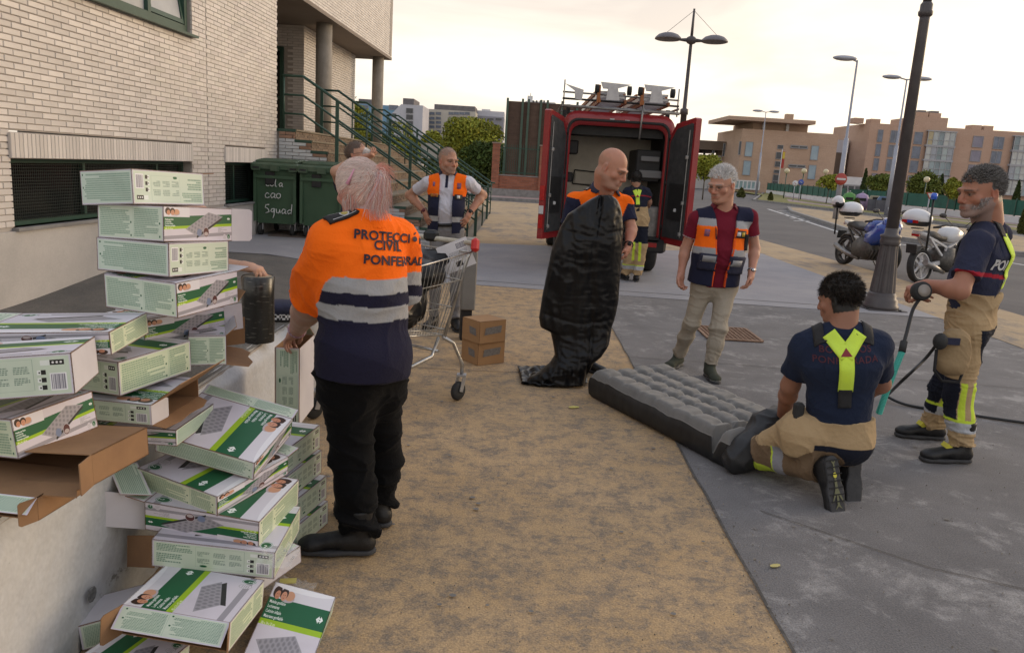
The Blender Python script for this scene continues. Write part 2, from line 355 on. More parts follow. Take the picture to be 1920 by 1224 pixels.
# ================================================================ BUILDING on the left
WA = -5.109; WB = .03576; wrot = -math.atan(WB)
m_brick = M('cream_brick', (.62, .57, .53), .42, (.70, .65, .605), 1.2, rnd=.16, bump=.12, bscale=30)
m_brick_a = M('cream_brick_mass', (.62, .57, .53), .42, (.70, .65, .605), 1.2, attr=True, bump=.12, bscale=30)
m_mortar = M('mortar', (.36, .32, .29), .95, (.44, .40, .36), 6)
m_plinth = M('render_plinth', (.53, .50, .47), .85, (.42, .40, .38), 1.1, bump=.15, bscale=18, extra=mask_extra((.33, .31, .29), 1.4, .6, .9, 8, (1, 1, .5), fine=.05))
m_greenp = M('green_paint', (.022, .06, .042), .45, (.03, .075, .055), 7, bump=.03)
m_darkglass = M('dark_glass', (.012, .014, .016), .08, (.02, .022, .024), 2, spec=.6)
m_palepane = M('pale_blind', (.45, .46, .47), .35, (.36, .37, .39), 2)
m_column = M('cast_concrete', (.25, .225, .19), .85, (.32, .29, .25), 3, bump=.2, extra=mask_extra((.17, .15, .13), 2, .55, .9, 8, (1, 1, .3), fine=.08))
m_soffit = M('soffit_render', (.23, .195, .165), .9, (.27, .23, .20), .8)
m_grime = M('weathered_white_brick', (1, 1, 1), .8, attr=True, bump=.3, bscale=30)
bld = empty('brick_building', (WA, 0, 0), wrot); tag(bld, 'pale brick building with green framed windows and an overhanging upper storey at the left', 'building')
shared_brick = {}
def brick_mesh(L_, h, d):
    k = (round(L_, 3), round(h, 3), round(d, 3))
    if k not in shared_brick:
        m_ = MB(); x, y, z = d/2, L_/2, h/2; e = .004
        P = [(-x, -y, -z), (-x, y, -z), (-x, y, z), (-x, -y, z), (x-e, -y, -z), (x-e, y, -z), (x-e, y, z), (x-e, -y, z), (x, -y+e, -z+e), (x, y-e, -z+e), (x, y-e, z-e), (x, -y+e, z-e)]
        m_._add(P, [(0, 3, 2, 1), (0, 1, 5, 4), (1, 2, 6, 5), (2, 3, 7, 6), (3, 0, 4, 7), (4, 5, 9, 8), (5, 6, 10, 9), (6, 7, 11, 10), (7, 4, 8, 11), (8, 9, 10, 11)])
        me = m_.mesh('brick'); me.materials.append(m_brick); shared_brick[k] = me
    return shared_brick[k]
cand = []
HB = .0615
def in_open(y0, y1, z0, z1):
    for (a, b, c, d) in ((5.0, 11.53, 3.13, 4.62), (7.58, 11.45, .74, 1.66), (12.6, 14.4, .74, 1.66)):
        if y1 > a+.01 and y0 < b-.01 and z1 > c+.005 and z0 < d-.005: return (a, b)
    return None
def clipped(y0, y1, z0, z1):
    """remove the openings from a brick"""
    for (a, b, c, d) in ((5.0, 11.53, 3.13, 4.62), (7.58, 11.45, .74, 1.66), (12.6, 14.4, .74, 1.66), (11.965, 11.98, 0, 9)):
        if z1 > c+.02 and z0 < d-.02 and y1 > a and y0 < b:
            if y0 >= a and y1 <= b: return []
            r_ = []
            if y0 < a: r_ += clipped(y0, a, z0, z1)
            if y1 > b: r_ += clipped(b, y1, z0, z1)
            return r_
    return [(y0, y1)]
row = 0; z = .76
while z < 6.2:
    y = 4.6-(.13 if row % 2 else 0)
    while y < 15.02:
        for (a, b) in clipped(y, min(y+.25, 15.02), z, z+HB-.01):
            if b-a > .03: cand.append((a, b, z, z+HB-.01))
        y += .26
    z += HB; row += 1
def scr(y, z, x=0):
    p = Vector((WA+WB*y, y, z)); v = np.array(p)-CAM; w = v@cf_f; return (960+FP*(v@cf_r)/w, 612-FP*(v@cf_u)/w, w)
big = []
for c in cand:
    sx_, sy_, w = scr((c[0]+c[1])/2, (c[2]+c[3])/2)
    vis = -30 < sx_ < 540 and -20 < sy_ < 440
    big.append((w if vis else 99, c))
big.sort(key=lambda t: t[0])
mass = MB()
for i, (w, (a, b, z0, z1)) in enumerate(big):
    px_ = random.gauss(-.023, .0012)
    if i < 300:
        o = bpy.data.objects.new('brick', brick_mesh(b-a, z1-z0, .03)); col.objects.link(o); o.parent = bld; o.location = (px_, (a+b)/2, (z0+z1)/2)
    else:
        t = 1-.16*random.random()+.06*random.random(); mass.col = (t, t*random.uniform(.985, 1.01), t*random.uniform(.97, 1.01)); mass.box((px_, (a+b)/2, (z0+z1)/2), (.03, b-a, z1-z0))
# upper storey above the recess and its end face
z = 4.66; row = 0
while z < 8.2:
    y = 15.02-(.13 if row % 2 else 0)
    while y < 25.4:
        a, b = max(y, 15.03), min(y+.25, 25.4); t = 1-.16*random.random()+.06*random.random(); mass.col = (t, t, t*.99)
        if b-a > .03: mass.box((random.gauss(-.023, .001), (a+b)/2, z+HB/2-.005), (.03, b-a, HB-.01))
        y += .26
    z += HB; row += 1
# walls inside the recess: door wall facing the street and side wall
for (kind, L0, L1) in (('d', -9.0, -.95), ('s', 19.6, 24.6)):
    z = 2.06; row = 0
    while z < 4.6:
        u = L0-(.13 if row % 2 else 0)
        while u < L1:
            a, b = max(u, L0), min(u+.25, L1); t = 1-.16*random.random(); mass.col = (t, t, t)
            if b-a > .03 and not (kind == 'd' and -2.9 < a < -1.42 and z < 4.05):
                if kind == 'd': mass.box(((a+b)/2, 19.6, z+.0255), (b-a, .03, .0515))
                else: mass.box((-.95, (a+b)/2, z+.0255), (.03, b-a, .0515))
            u += .26
        z += HB; row += 1
o = mass.build('brick', m_brick_a, bld); tag(o, kind='stuff')
core = MB()
core.box((-.125, 4.6+(15.0-4.6)/2, .38), (.21, 10.4, .74))      # below the sills
for (y0, y1, z0, z1) in ((4.6, 15.0, 1.67, 3.12), (11.54, 15.0, 3.12, 4.63), (4.6, 15.0, 4.63, 8.2), (4.6, 7.57, .75, 1.67), (11.46, 12.59, .75, 1.67), (14.41, 15.0, .75, 1.67), (15.0, 25.38, 4.66, 8.2)):
    core.box((-.13, (y0+y1)/2, (z0+z1)/2), (.22, y1-y0, z1-z0))
core.box((-1.07, 22.1, 3.35), (.2, 5.0, 2.6)); core.box((-5.0, 19.73, 3.35), (8.1, .22, 2.6)); core.box((-4.5, 25.2, 6.45), (9, .3, 3.5)); core.box((-4.5, 4.7, 4.1), (9, .2, 8.2)); core.box((-4.7, 15.1, 4), (9.0, .15, 3.9)); core.box((-4.5, 15, 8.15), (9, 20, .1))
core.build('wall', m_mortar, bld)
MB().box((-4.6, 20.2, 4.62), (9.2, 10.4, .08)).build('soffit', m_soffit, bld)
# plinth and sills
MB().box((.006, 9.8, .36), (.03, 10.4, .72)).build('plinth', m_plinth, bld)
sill = MB()
for (a, b) in ((7.58, 11.45), (12.6, 14.4)): sill.box((-.05, (a+b)/2, .735), (.20, b-a+.06, .03))
sill.build('sill', m_kerb, bld)
# soldier courses over the basement windows: upright bricks, each a part
lmesh = brick_mesh(.055, .235, .03)
for (a, b) in ((7.56, 11.47), (12.58, 14.42)):
    y = a
    while y < b-.05:
        if not 9.66 < y < 9.70:
            o = bpy.data.objects.new('lintel_brick', lmesh); col.objects.link(o); o.parent = bld; o.location = (.006+random.gauss(0, .0006), y+.0275, 1.53)
        y += .0615
MB().box((-.13, 9.5, 1.53), (.22, 3.9, .25)).box((-.13, 13.5, 1.53), (.22, 1.83, .25)).build('lintel', m_mortar, bld)
# basement windows with mesh
for (a, b) in ((7.6, 11.43), (12.62, 14.38)):
    w = MB(); n = 2
    w.box((-.16, (a+b)/2, 1.385), (.05, b-a, .05)); w.box((-.16, (a+b)/2, .775), (.05, b-a, .05))
    for y in (a+.025, b-.025, a+(b-a)*.36, a+(b-a)*.8): w.box((-.158, y, 1.08), (.05, .045, .56))
    fr = w.build('window_frame', m_greenp, bld)
    MB().box((-.20, (a+b)/2, 1.08), (.01, b-a-.02, .64)).build('pane', m_darkglass, fr)
    g = MB()
    y = a+.03
    while y < b: g.box((-.135, y, 1.08), (.004, .004, .58)); y += .032
    z = .80
    while z < 1.37: g.box((-.131, (a+b)/2, z), (.004, b-a, .004)); z += .032
    tag(g.build('mesh_screen', M('dark_green_mesh', (.008, .016, .012), .6), fr), kind='stuff')
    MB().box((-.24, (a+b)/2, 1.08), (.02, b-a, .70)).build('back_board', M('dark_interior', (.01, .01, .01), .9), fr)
# upper window: green frame, pale panes, one tilted sash
w = MB(); a, b = 5.0, 11.5
w.box((.01, (a+b)/2, 3.115), (.14, b-a+.1, .03)); w.box((-.10, (a+b)/2, 3.19), (.07, b-a, .12)); w.box((-.10, (a+b)/2, 4.56), (.07, b-a, .1))
for y in (a+.04, 6.8, 8.1, 9.3, 10.45, b-.04): w.box((-.098, y, 3.87), (.07, .075, 1.26))
fr = w.build('window_frame', m_greenp, bld)
for (y0, y1) in ((5.08, 6.76), (6.84, 8.06), (8.14, 9.26), (9.34, 10.41)): MB().box((-.12, (y0+y1)/2, 3.87), (.012, y1-y0, 1.26)).build('pane', m_palepane, fr)
q = Matrix.Rotation(R(-9), 3, 'Y'); s_ = MB()
for z in (.03, 1.2): s_.box(q@Vector((0, 0, z)), (.045, .96, .06), q)
for y in (-.45, .45): s_.box(q@Vector((.001, y, .615)), (.045, .055, 1.12), q)
sash = s_.build('sash', m_greenp, fr); sash.location = (-.09, 10.95, 3.26)
p_ = MB().box(q@Vector((0, 0, .615)), (.01, .86, 1.12), q).build('pane', m_palepane, fr); p_.location = (-.09, 10.95, 3.26)
st = MB().bar((-.08, 11.35, 4.0), (.06, 11.33, 3.6), .012).build('stay', m_darkglass, fr)
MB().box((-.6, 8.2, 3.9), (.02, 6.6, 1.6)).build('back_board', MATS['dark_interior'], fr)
# door in the recess
d = MB(); d.box((-2.16, 19.56, 4.03), (1.48, .08, .08)); d.box((-2.86, 19.56, 3.03), (.08, .08, 1.94)); d.box((-1.46, 19.56, 3.03), (.08, .08, 1.94)); d.box((-2.16, 19.56, 3.03), (.09, .08, 1.94)); d.box((-2.16, 19.57, 2.9), (1.3, .05, .06))
dd = d.build('door', m_greenp, bld); MB().box((-2.16, 19.60, 3.03), (1.34, .02, 1.9)).build('pane', m_darkglass, dd)
for (yy, rr) in ((19.15, .185), (24.75, .17)):
    MB().lathe([(rr, 2.05), (rr, 3.2), (rr, 4.6)], 28, (-.33 if yy < 20 else -.28, yy, 0)).build('column', m_column, bld)
# ---- staircase
m_rbrick = M('brown_brick', (1, 1, 1), .85, attr=True, bump=.3, bscale=25)
stair = empty('staircase', (0, 0, 0)); tag(stair, 'wide outdoor staircase of brown brick with a white painted side wall, descending from the entrance', 'staircase')
SX0 = -4.27; SY0, SY1 = 15.08, 27.0; NS = 11; SH = 2.05/NS
bm_ = MB(); bm_.box(((SX0-9.5)/2, (SY0+SY1)/2+.02, 1.0), (SX0+9.5, SY1-SY0, 2.02))
for i in range(NS-1):
    zt = 2.05-SH*(i+1); x0 = SX0+.3*i; bm_.box((x0+.14, (SY0+SY1)/2, zt/2-.02), (.30, SY1-SY0-.04, zt-.03))
bm_.build('core', m_mortar, stair)
ris = MB()
for i in range(NS):
    zt = 2.05-SH*i; xf = SX0+.3*i
    for c in range(3):
        y = SY0-(.12 if (c+i) % 2 else 0)
        while y < SY1:
            a, b = max(y, SY0), min(y+.235, SY1); t = random.uniform(.75, 1.1); ris.col = (.20*t, .145*t, .10*t)
            if b-a > .03: ris.box((xf+random.gauss(0, .002), (a+b)/2, zt-SH+.004+c*.049+.022), (.03, b-a-.008, .042))
            y += .24
tag(ris.build('riser_brick', m_rbrick, stair), kind='stuff')
m_tread = M('tread_tile', (.24, .20, .14), .8, (.17, .14, .10), 5, bump=.15)
for i in range(NS):
    zt = 2.05-SH*i; xf = SX0+.3*i; x0 = xf-.3 if i else -9.0
    MB().box(((x0+xf)/2+.018, (SY0+SY1)/2, zt-.016), (xf-x0+.03, SY1-SY0, .032)).build('tread', m_tread, stair)
    MB().box(((max(x0, -4.6)+xf)/2+.01, SY0-.012, zt-.025), (xf-max(x0, -4.6)+.02, .03, .05)).build('edge_cap', m_greenp, stair)
sb = MB(); z = .02; row = 0
while z < 2.0:
    x = -4.56-(.13 if row % 2 else 0)
    while x < -.97:
        xa, xb = max(x, -4.56), x+.245
        top = 2.05 if xa < SX0 else 2.05-SH*(int((xa-SX0)/.3)+1)
        xlim = SX0+.3*(math.floor((2.05-(z+.06))/SH)) if z+.06 < 2.05 else SX0
        xb = min(xb, xlim)
        if xb-xa > .03:
            edge = top-z+random.gauss(0, .03)-(.05 if xb > xlim-.09 else 0)
            t = random.uniform(.85, 1.05)
            sb.col = (.33*t, .2*t, .14*t) if edge < .12 else (.56*t, .57*t, .58*t)
            sb.box(((xa+xb)/2, SY0-.01+random.gauss(0, .002), z+.026), (xb-xa, .03, .052))
        x += .255
    z += .062; row += 1
tag(sb.build('painted_brick', m_grime, stair), kind='stuff')
MB().box((-3.1, 27.06, 1.95), (.62, .1, .5)).build('parapet', M('white_render', (.6, .59, .57), .8, (.5, .49, .47), 3), stair)
# ---- railings
for k, yy in enumerate((15.16, 18.0, 21.2, 24.0, 26.6)):
    rr_ = empty('stair_railing', (0, yy, 0))
    tag(rr_, ['green tubular stair railing nearest the waste bins, above the white painted side', 'second green stair railing, one flight back from the white painted side', 'third green stair railing, in the middle of the wide stairs', 'fourth green stair railing, one before the farthest', 'farthest green stair railing beside the trees'][k], 'railing', 'railings of the outdoor stairs')
    xb0, xe = SX0+.13, -.97
    for h, nm in ((.96, 'handrail'), (.62, 'middle_rail'), (.28, 'lower_rail')):
        rad = .026 if h > .9 else .02
        pts = [(-4.52, 0, 2.05+h), (xb0, 0, 2.05+h), (xe, 0, 2.05+h-(xe-xb0)*SH/.3)]
        if h > .9: pts.append((xe+.12, 0, pts[-1][2]-.01))
        MB().tube(pts, rad, 8).build(nm, m_greenp, rr_)
    for j, x in enumerate((-4.5, -3.5, -2.5, -1.6, xe)):
        zb = 2.05-SH*max(0, math.floor((x-SX0)/.3)+1) if x > SX0 else 2.05; zb = max(zb, 0)
        zt = 2.05+.96-(max(x, xb0)-xb0)*SH/.3
        (MB().tube([(x, 0, zb), (x, 0, zt)], .018, 8) if (j+k) % 2 == 0 else MB().box((x, 0, (zb+zt)/2), (.065, .04, zt-zb))).build('post', m_greenp, rr_)
rr_ = empty('landing_railing', (0, 26.9, 0)); tag(rr_, 'dark green railing across the far edge of the entrance landing', 'railing')
for h in (.2, .45, .7, .95): MB().tube([(-9, 0, 2.05+h), (-4.5, 0, 2.05+h)], .018, 6).build('rail', m_greenp, rr_)
for x in (-8, -7, -6, -5.2, -4.5): MB().tube([(x, 0, 2.05), (x, 0, 3.0)], .018, 6).build('post', m_greenp, rr_)
# ---- low ledge wall in the foreground
m_white = M('whitewashed_wall', (.55, .555, .565), .9, (.48, .485, .50), 1.6, extra=mask_extra((.22, .21, .2), 7.0, .66, .71, 12, fine=.07, s3=60), bump=1, bscale=11)
m_ledtop = M('ledge_top', (.13, .12, .108), .95, (.2, .185, .16), 7, extra=mask_extra((.42, .38, .33), 6, .62, .75, 9, fine=.3, s3=90), bump=.7, bscale=50)
led = empty('ledge_wall', (-1.33, 0, 0)); tag(led, 'low whitewashed wall with a dark rough top under the piles of boxes', 'wall')
def rough_grid(f, us, vs_, mat, nm):
    P = []
    for u in us:
        for v in vs_:
            p = Vector(f(u, v)); P.append(p)
    MB().grid(P, len(us), len(vs_)).build(nm, mat, led)
nf = lambda p, s=3: noise.fractal(Vector(p)*s, 1.0, 2.0, 5)
rough_grid(lambda u, v: (.012*nf((u, v, 3), 2.2)+.006*nf((u, v, 9), 9)-(.05*max(0, v-.52)/.08)**1*1.0, u, v), np.linspace(-1, 5.35, 220), np.linspace(-.02, .6, 34), m_white, 'face')
rough_grid(lambda u, v: (-.03-v, u, .60+.007*nf((u, v, 5), 6)), np.linspace(-1, 5.35, 160), np.linspace(0, .62, 20), m_ledtop, 'top')
MB().box((-.335, 2.17, .29), (.6, 6.3, .58)).build('core', m_mortar, led)
MB().box((-.335, 5.36, .29), (.64, .03, .6)).build('end_face', m_white, led)
MB().lathe([(.0, 0), (.010, .002), (.012, .004), (.02, .003), (.026, .002), (.0265, 0)], 10, (.012, 2.33, .17), Matrix.Rotation(R(90), 3, 'Y')).build('wall_vent', M('dark_plug', (.06, .06, .06), .6, (.2, .2, .2), 60), led)
# ---- green waste bins
m_bin = M('green_plastic', (.042, .088, .048), .5, (.05, .10, .055), 3, bump=.08, bscale=12)
m_binl = M('green_lid', (.035, .075, .042), .45, (.075, .11, .07), 5)
m_rub = M('rubber', (.02, .02, .02), .8, (.03, .03, .03), 20)
m_galv = M('galvanised', (.42, .42, .43), .45, (.3, .3, .31), 15, metal=.6)
def waste_bin(px, Y, z, lb):
    x = A(px, 370, Y-.66)[0]; r = empty('waste_bin', (x, Y, z), R(2)); tag(r, lb, 'waste bin', 'green waste bins at the stairs')
    b = MB(); w, d, h = .74, 1.28, .98; zb = .22
    V = []
    for (zz, k) in ((zb, .86), (zb+h*.9, .98), (zb+h, 1.0)):
        for sx_, sy_ in ((-1, -1), (1, -1), (1, 1), (-1, 1)): V.append((sx_*w/2*k, sy_*d/2*k, zz))
    F_ = [(3, 2, 1, 0)]
    for l in range(2):
        for i in range(4): F_.append((l*4+i, l*4+(i+1) % 4, l*4+4+(i+1) % 4, l*4+4+i))
    F_.append((8, 9, 10, 11)); b._add(V, F_)
    for sx_ in (-.34, .34): b.box((sx_, -d/2+.01, .68), (.05, .03, .85))
    b.box((0, -d/2+.0, 1.02), (.70, .05, .05))
    b.build('body', m_bin, r)
    l = MB(); l.rbox((0, 0, 1.235), (.80, 1.34, .05), .02); l.rbox((0, -.64, 1.19), (.82, .1, .1), .015)
    n = 9
    for i in range(n): l.rbox((0, -.5+i*.125, 1.275+.03*math.sin(math.pi*i/(n-1))), (.70, .115, .05), .015)
    for sx_ in (-.3, .02, .33): l.box((sx_, -.70, 1.17), (.15, .05, .09))
    l.build('lid', m_binl, r)
    sl_ = MB()
    for sx_ in (-.3, .33): MB().box((sx_, -.727, 1.17), (.11, .008, .03)).build('handle_slot', m_rub, r)
    MB().rbox((-.08, -d/2-.006, 1.0), (.16, .03, .22), .01).build('pocket', m_rub, r)
    for sx_ in (-.28, .28):
        for sy_ in (-.5, .5):
            MB().lathe([(.02, -.03), (.095, -.03), (.1, -.015), (.1, .015), (.095, .03), (.02, .03)], 20, (sx_, sy_, .1), Matrix.Rotation(R(90), 3, 'Y')).build('wheel', m_rub, r)
            f = MB(); f.bar((sx_-.04, sy_, .1), (sx_-.04, sy_+.02, .26), .012, .07); f.bar((sx_+.04, sy_, .1), (sx_+.04, sy_+.02, .26), .012, .07); f.box((sx_, sy_+.02, .25), (.12, .12, .02)); f.build('castor_fork', m_galv, r)
    return r
b1 = waste_bin(512, 14.36, .17, 'green wheeled waste bin with white graffiti on its front'); b2 = waste_bin(599, 14.33, .17, 'green wheeled waste bin without graffiti, half hidden behind the pink haired woman')
m_spray = M('white_spray', (.6, .62, .6), .7)
ST = {'c': [[(.9, .8), (.5, 1), (.1, .6), (.2, .1), (.6, 0), (1, .2)]], 'o': [[(.5, 1), (.1, .7), (.1, .2), (.5, 0), (.9, .3), (.9, .8), (.5, 1)]],
      'l': [[(.4, 2.0), (.2, 1), (.3, .1), (.6, 0)]], 'a': [[(.9, .9), (.4, 1), (.1, .5), (.3, 0), (.8, .3), (.95, .9), (.8, .2), (1.1, 0)]],
      's': [[(1, 2), (.3, 1.9), (.1, 1.3), (.8, .9), (.9, .3), (.2, 0)]], 'q': [[(.9, 1), (.3, .9), (.1, .4), (.6, .2), (.9, 1), (.8, -.3), (.6, -1)]],
      'u': [[(.1, 1), (.2, .2), (.6, 0), (.9, .9), (.95, .1)]], 'd': [[(.9, .3), (.4, 0), (.1, .5), (.6, .9), (1.0, .7), (1.1, 2.1), (1.0, 0)]]}
for (word, x0, z0, s) in (('cola', -.16, .86, .065), ('cao', -.18, .66, .085), ('squad', -.18, .40, .082)):
    x = x0; gm = MB()
    for ch in word:
        for stroke in ST[ch]:
            P = [(x+p[0]*s+(.006*random.random()), -.652+.017*(1-(z0+p[1]*s)), z0+p[1]*s*(1.0 if ch != 's' else .9)) for p in stroke]
            Q = []
            for a, b in zip(P[:-1], P[1:]): Q += [a, tuple((np.array(a)+np.array(b))/2+np.array([.003*random.random(), 0, .004*random.random()]))]
            Q.append(P[-1]); gm.tube(Q, .0085, 5)
        x += s*1.15
    o = gm.build('graffiti_word', m_spray, b1); o.location = (0, .012, 0)
# ================================================================ FAR BUILDINGS, FENCES, TREES, LAMPS
def at(x, y, Y): return Vector(A(x, y, Y))
WINM = M('window_blue', (.10, .12, .16), .15, (.16, .19, .25), .9)
DARKW = M('window_dark', (.04, .045, .055), .2, (.07, .08, .09), .9)
SHUT = M('shutter_lilac', (.20, .19, .24), .6, (.26, .25, .30), 1)
def block(parent, name, x0, x1, y0, y1, z0, z1, mat):
    return MB().box(((x0+x1)/2, (y0+y1)/2, (z0+z1)/2), (x1-x0, y1-y0, z1-z0)).build(name, mat, parent)
def win(parent, x, z, w, h, y, mat=WINM, frame=None, bars=1, depth=.25):
    """window recess on a facade that faces -Y at depth y: frame, panes"""
    m_ = MB(); t = max(.05, w*.05)
    m_.box((x, y-.02, z+h/2), (w, .10, t)); m_.box((x, y-.02, z-h/2), (w+.1, .16, t))
    for k in range(bars+2): m_.box((x-w/2+w*k/(bars+1), y-.015, z), (t, .09, h-t))
    f = m_.build('window', frame or M('window_frame_grey', (.25, .25, .26), .5), parent)
    MB().box((x, y+.0, z), (w, .04, h)).build('pane', mat, f); return f
m_fb = M('tan_brick', (.40, .275, .195), .9, (.45, .32, .235), .4, bump=.1, extra=mask_extra((.34, .24, .18), .5, .5, .9, 4, (1, 1, 9), fine=.08, s3=6))
m_fo = M('orange_brick', (.42, .28, .205), .9, (.46, .32, .24), .4, bump=.1, extra=mask_extra((.38, .26, .19), .4, .5, .9, 4, (1, 1, 9), fine=.07, s3=6))
m_wr = M('pale_render', (.52, .52, .56), .85, (.46, .46, .5), .3)
m_cr = M('cream_render', (.50, .47, .41), .85, (.45, .42, .37), .3)
m_gr = M('grey_panel', (.24, .24, .28), .8, (.28, .28, .32), .3)
m_slate = M('slate_roof', (.13, .12, .13), .8, (.17, .16, .16), 1)
m_glassb = M('curtain_glass', (.10, .24, .38), .15, (.16, .32, .48), .3)
m_whitep = M('white_panel', (.6, .6, .6), .6, (.52, .52, .53), 1)
# --- brick office building (right of the van)
Y = 112.0; s = Y/1475
bA = empty('brick_office', (0, Y, 0)); tag(bA, 'tan brick three storey building with a flat projecting roof canopy, behind the red van door', 'building')
pL, pR = at(1386, 300, Y), at(1566, 300, Y); zt = at(1480, 238, Y).z+.1; zt = at(1470, 246, Y).z
block(bA, 'wall', pL.x, pR.x, 0, 14, -1, zt, m_fb)
# left wing turned away
wl = at(1351, 250, Y+18); wv = MB()
wv._add([(pL.x-.0, .05, -1), (wl.x, 18, -1), (wl.x, 18, zt+.2), (pL.x, .05, zt), (pL.x+8, 20, -1), (pL.x+8, 20, zt)], [(0, 3, 2, 1), (1, 2, 5, 4), (3, 5, 2)]); wv.build('side_wall', m_fb, bA)
cz = at(1480, 232, Y).z; c0, c1 = at(1404, 235, Y), at(1522, 240, Y)
block(bA, 'penthouse', c0.x+1.0, c1.x, 1.5, 12, zt, cz, M('tan_brick_b', (.36, .25, .18), .9))
MB().box(((c0.x-3+c1.x)/2, 5, cz+.25), (c1.x-c0.x+3.2, 12, .5)).build('roof_canopy', m_fb, bA)
block(bA, 'chimney', at(1498, 230, Y).x-.5, at(1498, 230, Y).x+.5, 4, 5, cz+.5, cz+1.6, m_fb)
for px in (1437, 1482): MB().box((at(px, 240, Y).x, 1.3, (zt+cz)/2), (.35, .35, cz-zt)).build('canopy_post', m_whitep, bA)
for (px, py, w, h) in ((1404, 280, 1.0, 1.95), (1400, 315, 1.0, 1.95), (1527, 287, 1.0, 1.9), (1522, 323, 1.0, 1.9)):
    p = at(px, py, Y); win(bA, p.x, p.z, w, h, -.03, M('blue_glass', (.22, .30, .36), .2, (.3, .38, .42), .6), bars=0)
for (px, py) in ((1498, 276), (1494, 312)): p = at(px, py, Y); win(bA, p.x, p.z, 2.3, .34, -.03, DARKW, bars=1)
for k, (px, py, h) in enumerate(((1463, 276, .5), (1460, 292, .9), (1458, 308, .7), (1456, 322, .45), (1454, 334, .9), (1453, 343, .6))): p = at(px, py, Y); win(bA, p.x, p.z, .75, h, -.03, DARKW, bars=0)
for (px, py) in ((1356, 282), (1364, 281), (1373, 280), (1387, 278)):
    p = at(px, py, Y); t = (px-1351)/35.; win(bA, p.x+ (0 if t >= 1 else 0), p.z, .28, 1.8, (1-min(t, 1))*14-.6 if t < 1 else -.03, DARKW, bars=0)
p = at(1400, 347, Y); win(bA, p.x, p.z, 3.4, 1.1, -.2, M('teal_glass', (.16, .27, .29), .15, (.35, .42, .42), .8), bars=5, frame=m_whitep)
fl = empty('flagpole_with_flag', (at(1461, 330, Y-3).x, Y-3, 0)); tag(fl, 'thin pole with a red and yellow flag hanging limp before the tan office', 'flag')
MB().tube([(0, 0, 0), (0, 0, 6.0)], .05, 6).build('pole', m_whitep, fl)
mm = MB(); mm.box((.25, 0, 4.6), (.35, .05, 2.2)); mm.build('flag_red', M('red_cloth', (.35, .05, .04), .8), fl); MB().box((.25, -.05, 5.2), (.3, .03, .9)).build('flag_yellow', M('yellow_cloth', (.55, .42, .06), .8), fl)
# --- long orange brick apartment block
Y = 122.0; bB = empty('apartment_block', (0, Y, 0)); tag(bB, 'long orange brick apartment block with glazed balconies at the right edge', 'building')
xl, xr = at(1622, 300, Y).x, at(2150, 300, Y).x; zt = at(1700, 235, Y).z
block(bB, 'wall', xl, xr, 0, 14, -1, zt, m_fo)
wl = at(1574, 240, Y+22); wv = MB(); zt2 = zt+.2
wv._add([(xl, .02, -1), (wl.x, 22, -1), (wl.x, 22, zt2), (xl, .02, zt), (xl+8, 24, -1), (xl+8, 24, zt)], [(0, 3, 2, 1), (1, 2, 5, 4), (3, 5, 2)]); wv.build('side_wall', m_fo, bB)
t0, t1 = at(1722, 220, Y).x, at(1779, 220, Y).x; zz = at(1750, 220, Y).z; block(bB, 'stair_tower', t0, t1, .0+.05, 9, zt, zz, m_fo)
for px in (1748, 1773): x = at(px, 215, Y).x; block(bB, 'chimney', x-.9, x+.9, 3, 5, zz, zz+.9, m_fo); block(bB, 'chimney', x-.6, x+.6, 3.2, 4.8, zz+.9, zz+1.2, m_slate)
for px in (1623, 1655, 1850, 1873): x = at(px, 215, Y).x; block(bB, 'chimney', x-.7, x+.7, 2, 4, zt, zt+.8, m_fo)
FZ = [at(1650, 255, Y).z, at(1650, 282, Y).z, at(1650, 309, Y).z, at(1650, 337, Y).z]
for (px, w, kind) in ((1649, .75, 0), (1677, 1.35, 1), (1721, 1.2, 0), (1834, 1.5, 2), (1873, 1.5, 1), (1905, .75, 0)):
    dx = at(px, 262, Y).x
    for k, z in enumerate(FZ):
        if k == 3 and kind == 2: continue
        win(bB, dx, z, w, 1.75 if kind != 2 else 1.6, -.03, SHUT if (kind == 2 or (k+int(px)) % 4 == 0) else WINM, bars=(kind == 1)*1)
for (px) in (1762, 1925):
    x = at(px, 262, Y).x; w = 4.1
    for k, z in enumerate(FZ):
        mm = MB(); mm.box((x, -.25, z+1.15), (w+.3, .7, .16)); mm.box((x, -.25, z-1.1), (w+.3, .7, .12))
        for j in range(6): mm.box((x-w/2+w*j/5, -.5, z), (.08, .08, 2.15))
        mm.box((x, -.52, z-.15), (w, .06, .06)); bal = mm.build('glazed_balcony', M('alu_frame', (.33, .34, .36), .4), bB)
        for j in range(5):
            cc = random.choice([(.38, .45, .45), (.3, .38, .40), (.48, .50, .48), (.22, .28, .30), (.42, .36, .22) if k == 0 else (.33, .36, .4), (.32, .18, .30) if k == 1 else (.4, .44, .44)])
            MB().box((x-w/2+w*(j+.5)/5, -.46, z), (w/5-.08, .03, 2.1)).build('pane', M('balcony_pane_%d%d' % (int(cc[0]*100), int(cc[1]*100)), cc, .25, tuple(c*.8 for c in cc), 1), bal)
for (px, py) in ((1604, 250), (1599, 277), (1595, 302), (1592, 328)): p = at(px, py, Y+9); win(bB, p.x, p.z, .6, .5, 8.9-.5, DARKW, bars=0)
lw = empty('low_annex', (0, 108, 0)); tag(lw, 'low white annex with a dark band of windows before the apartment block', 'building')
a, b = at(1585, 340, 108), at(1622, 340, 108); block(lw, 'wall', a.x-1, b.x+1, 0, 5, -1, at(1600, 332, 108).z, m_whitep); win(lw, (a.x+b.x)/2, at(1600, 353, 108).z, b.x-a.x+1, .7, -.06, DARKW, bars=3)
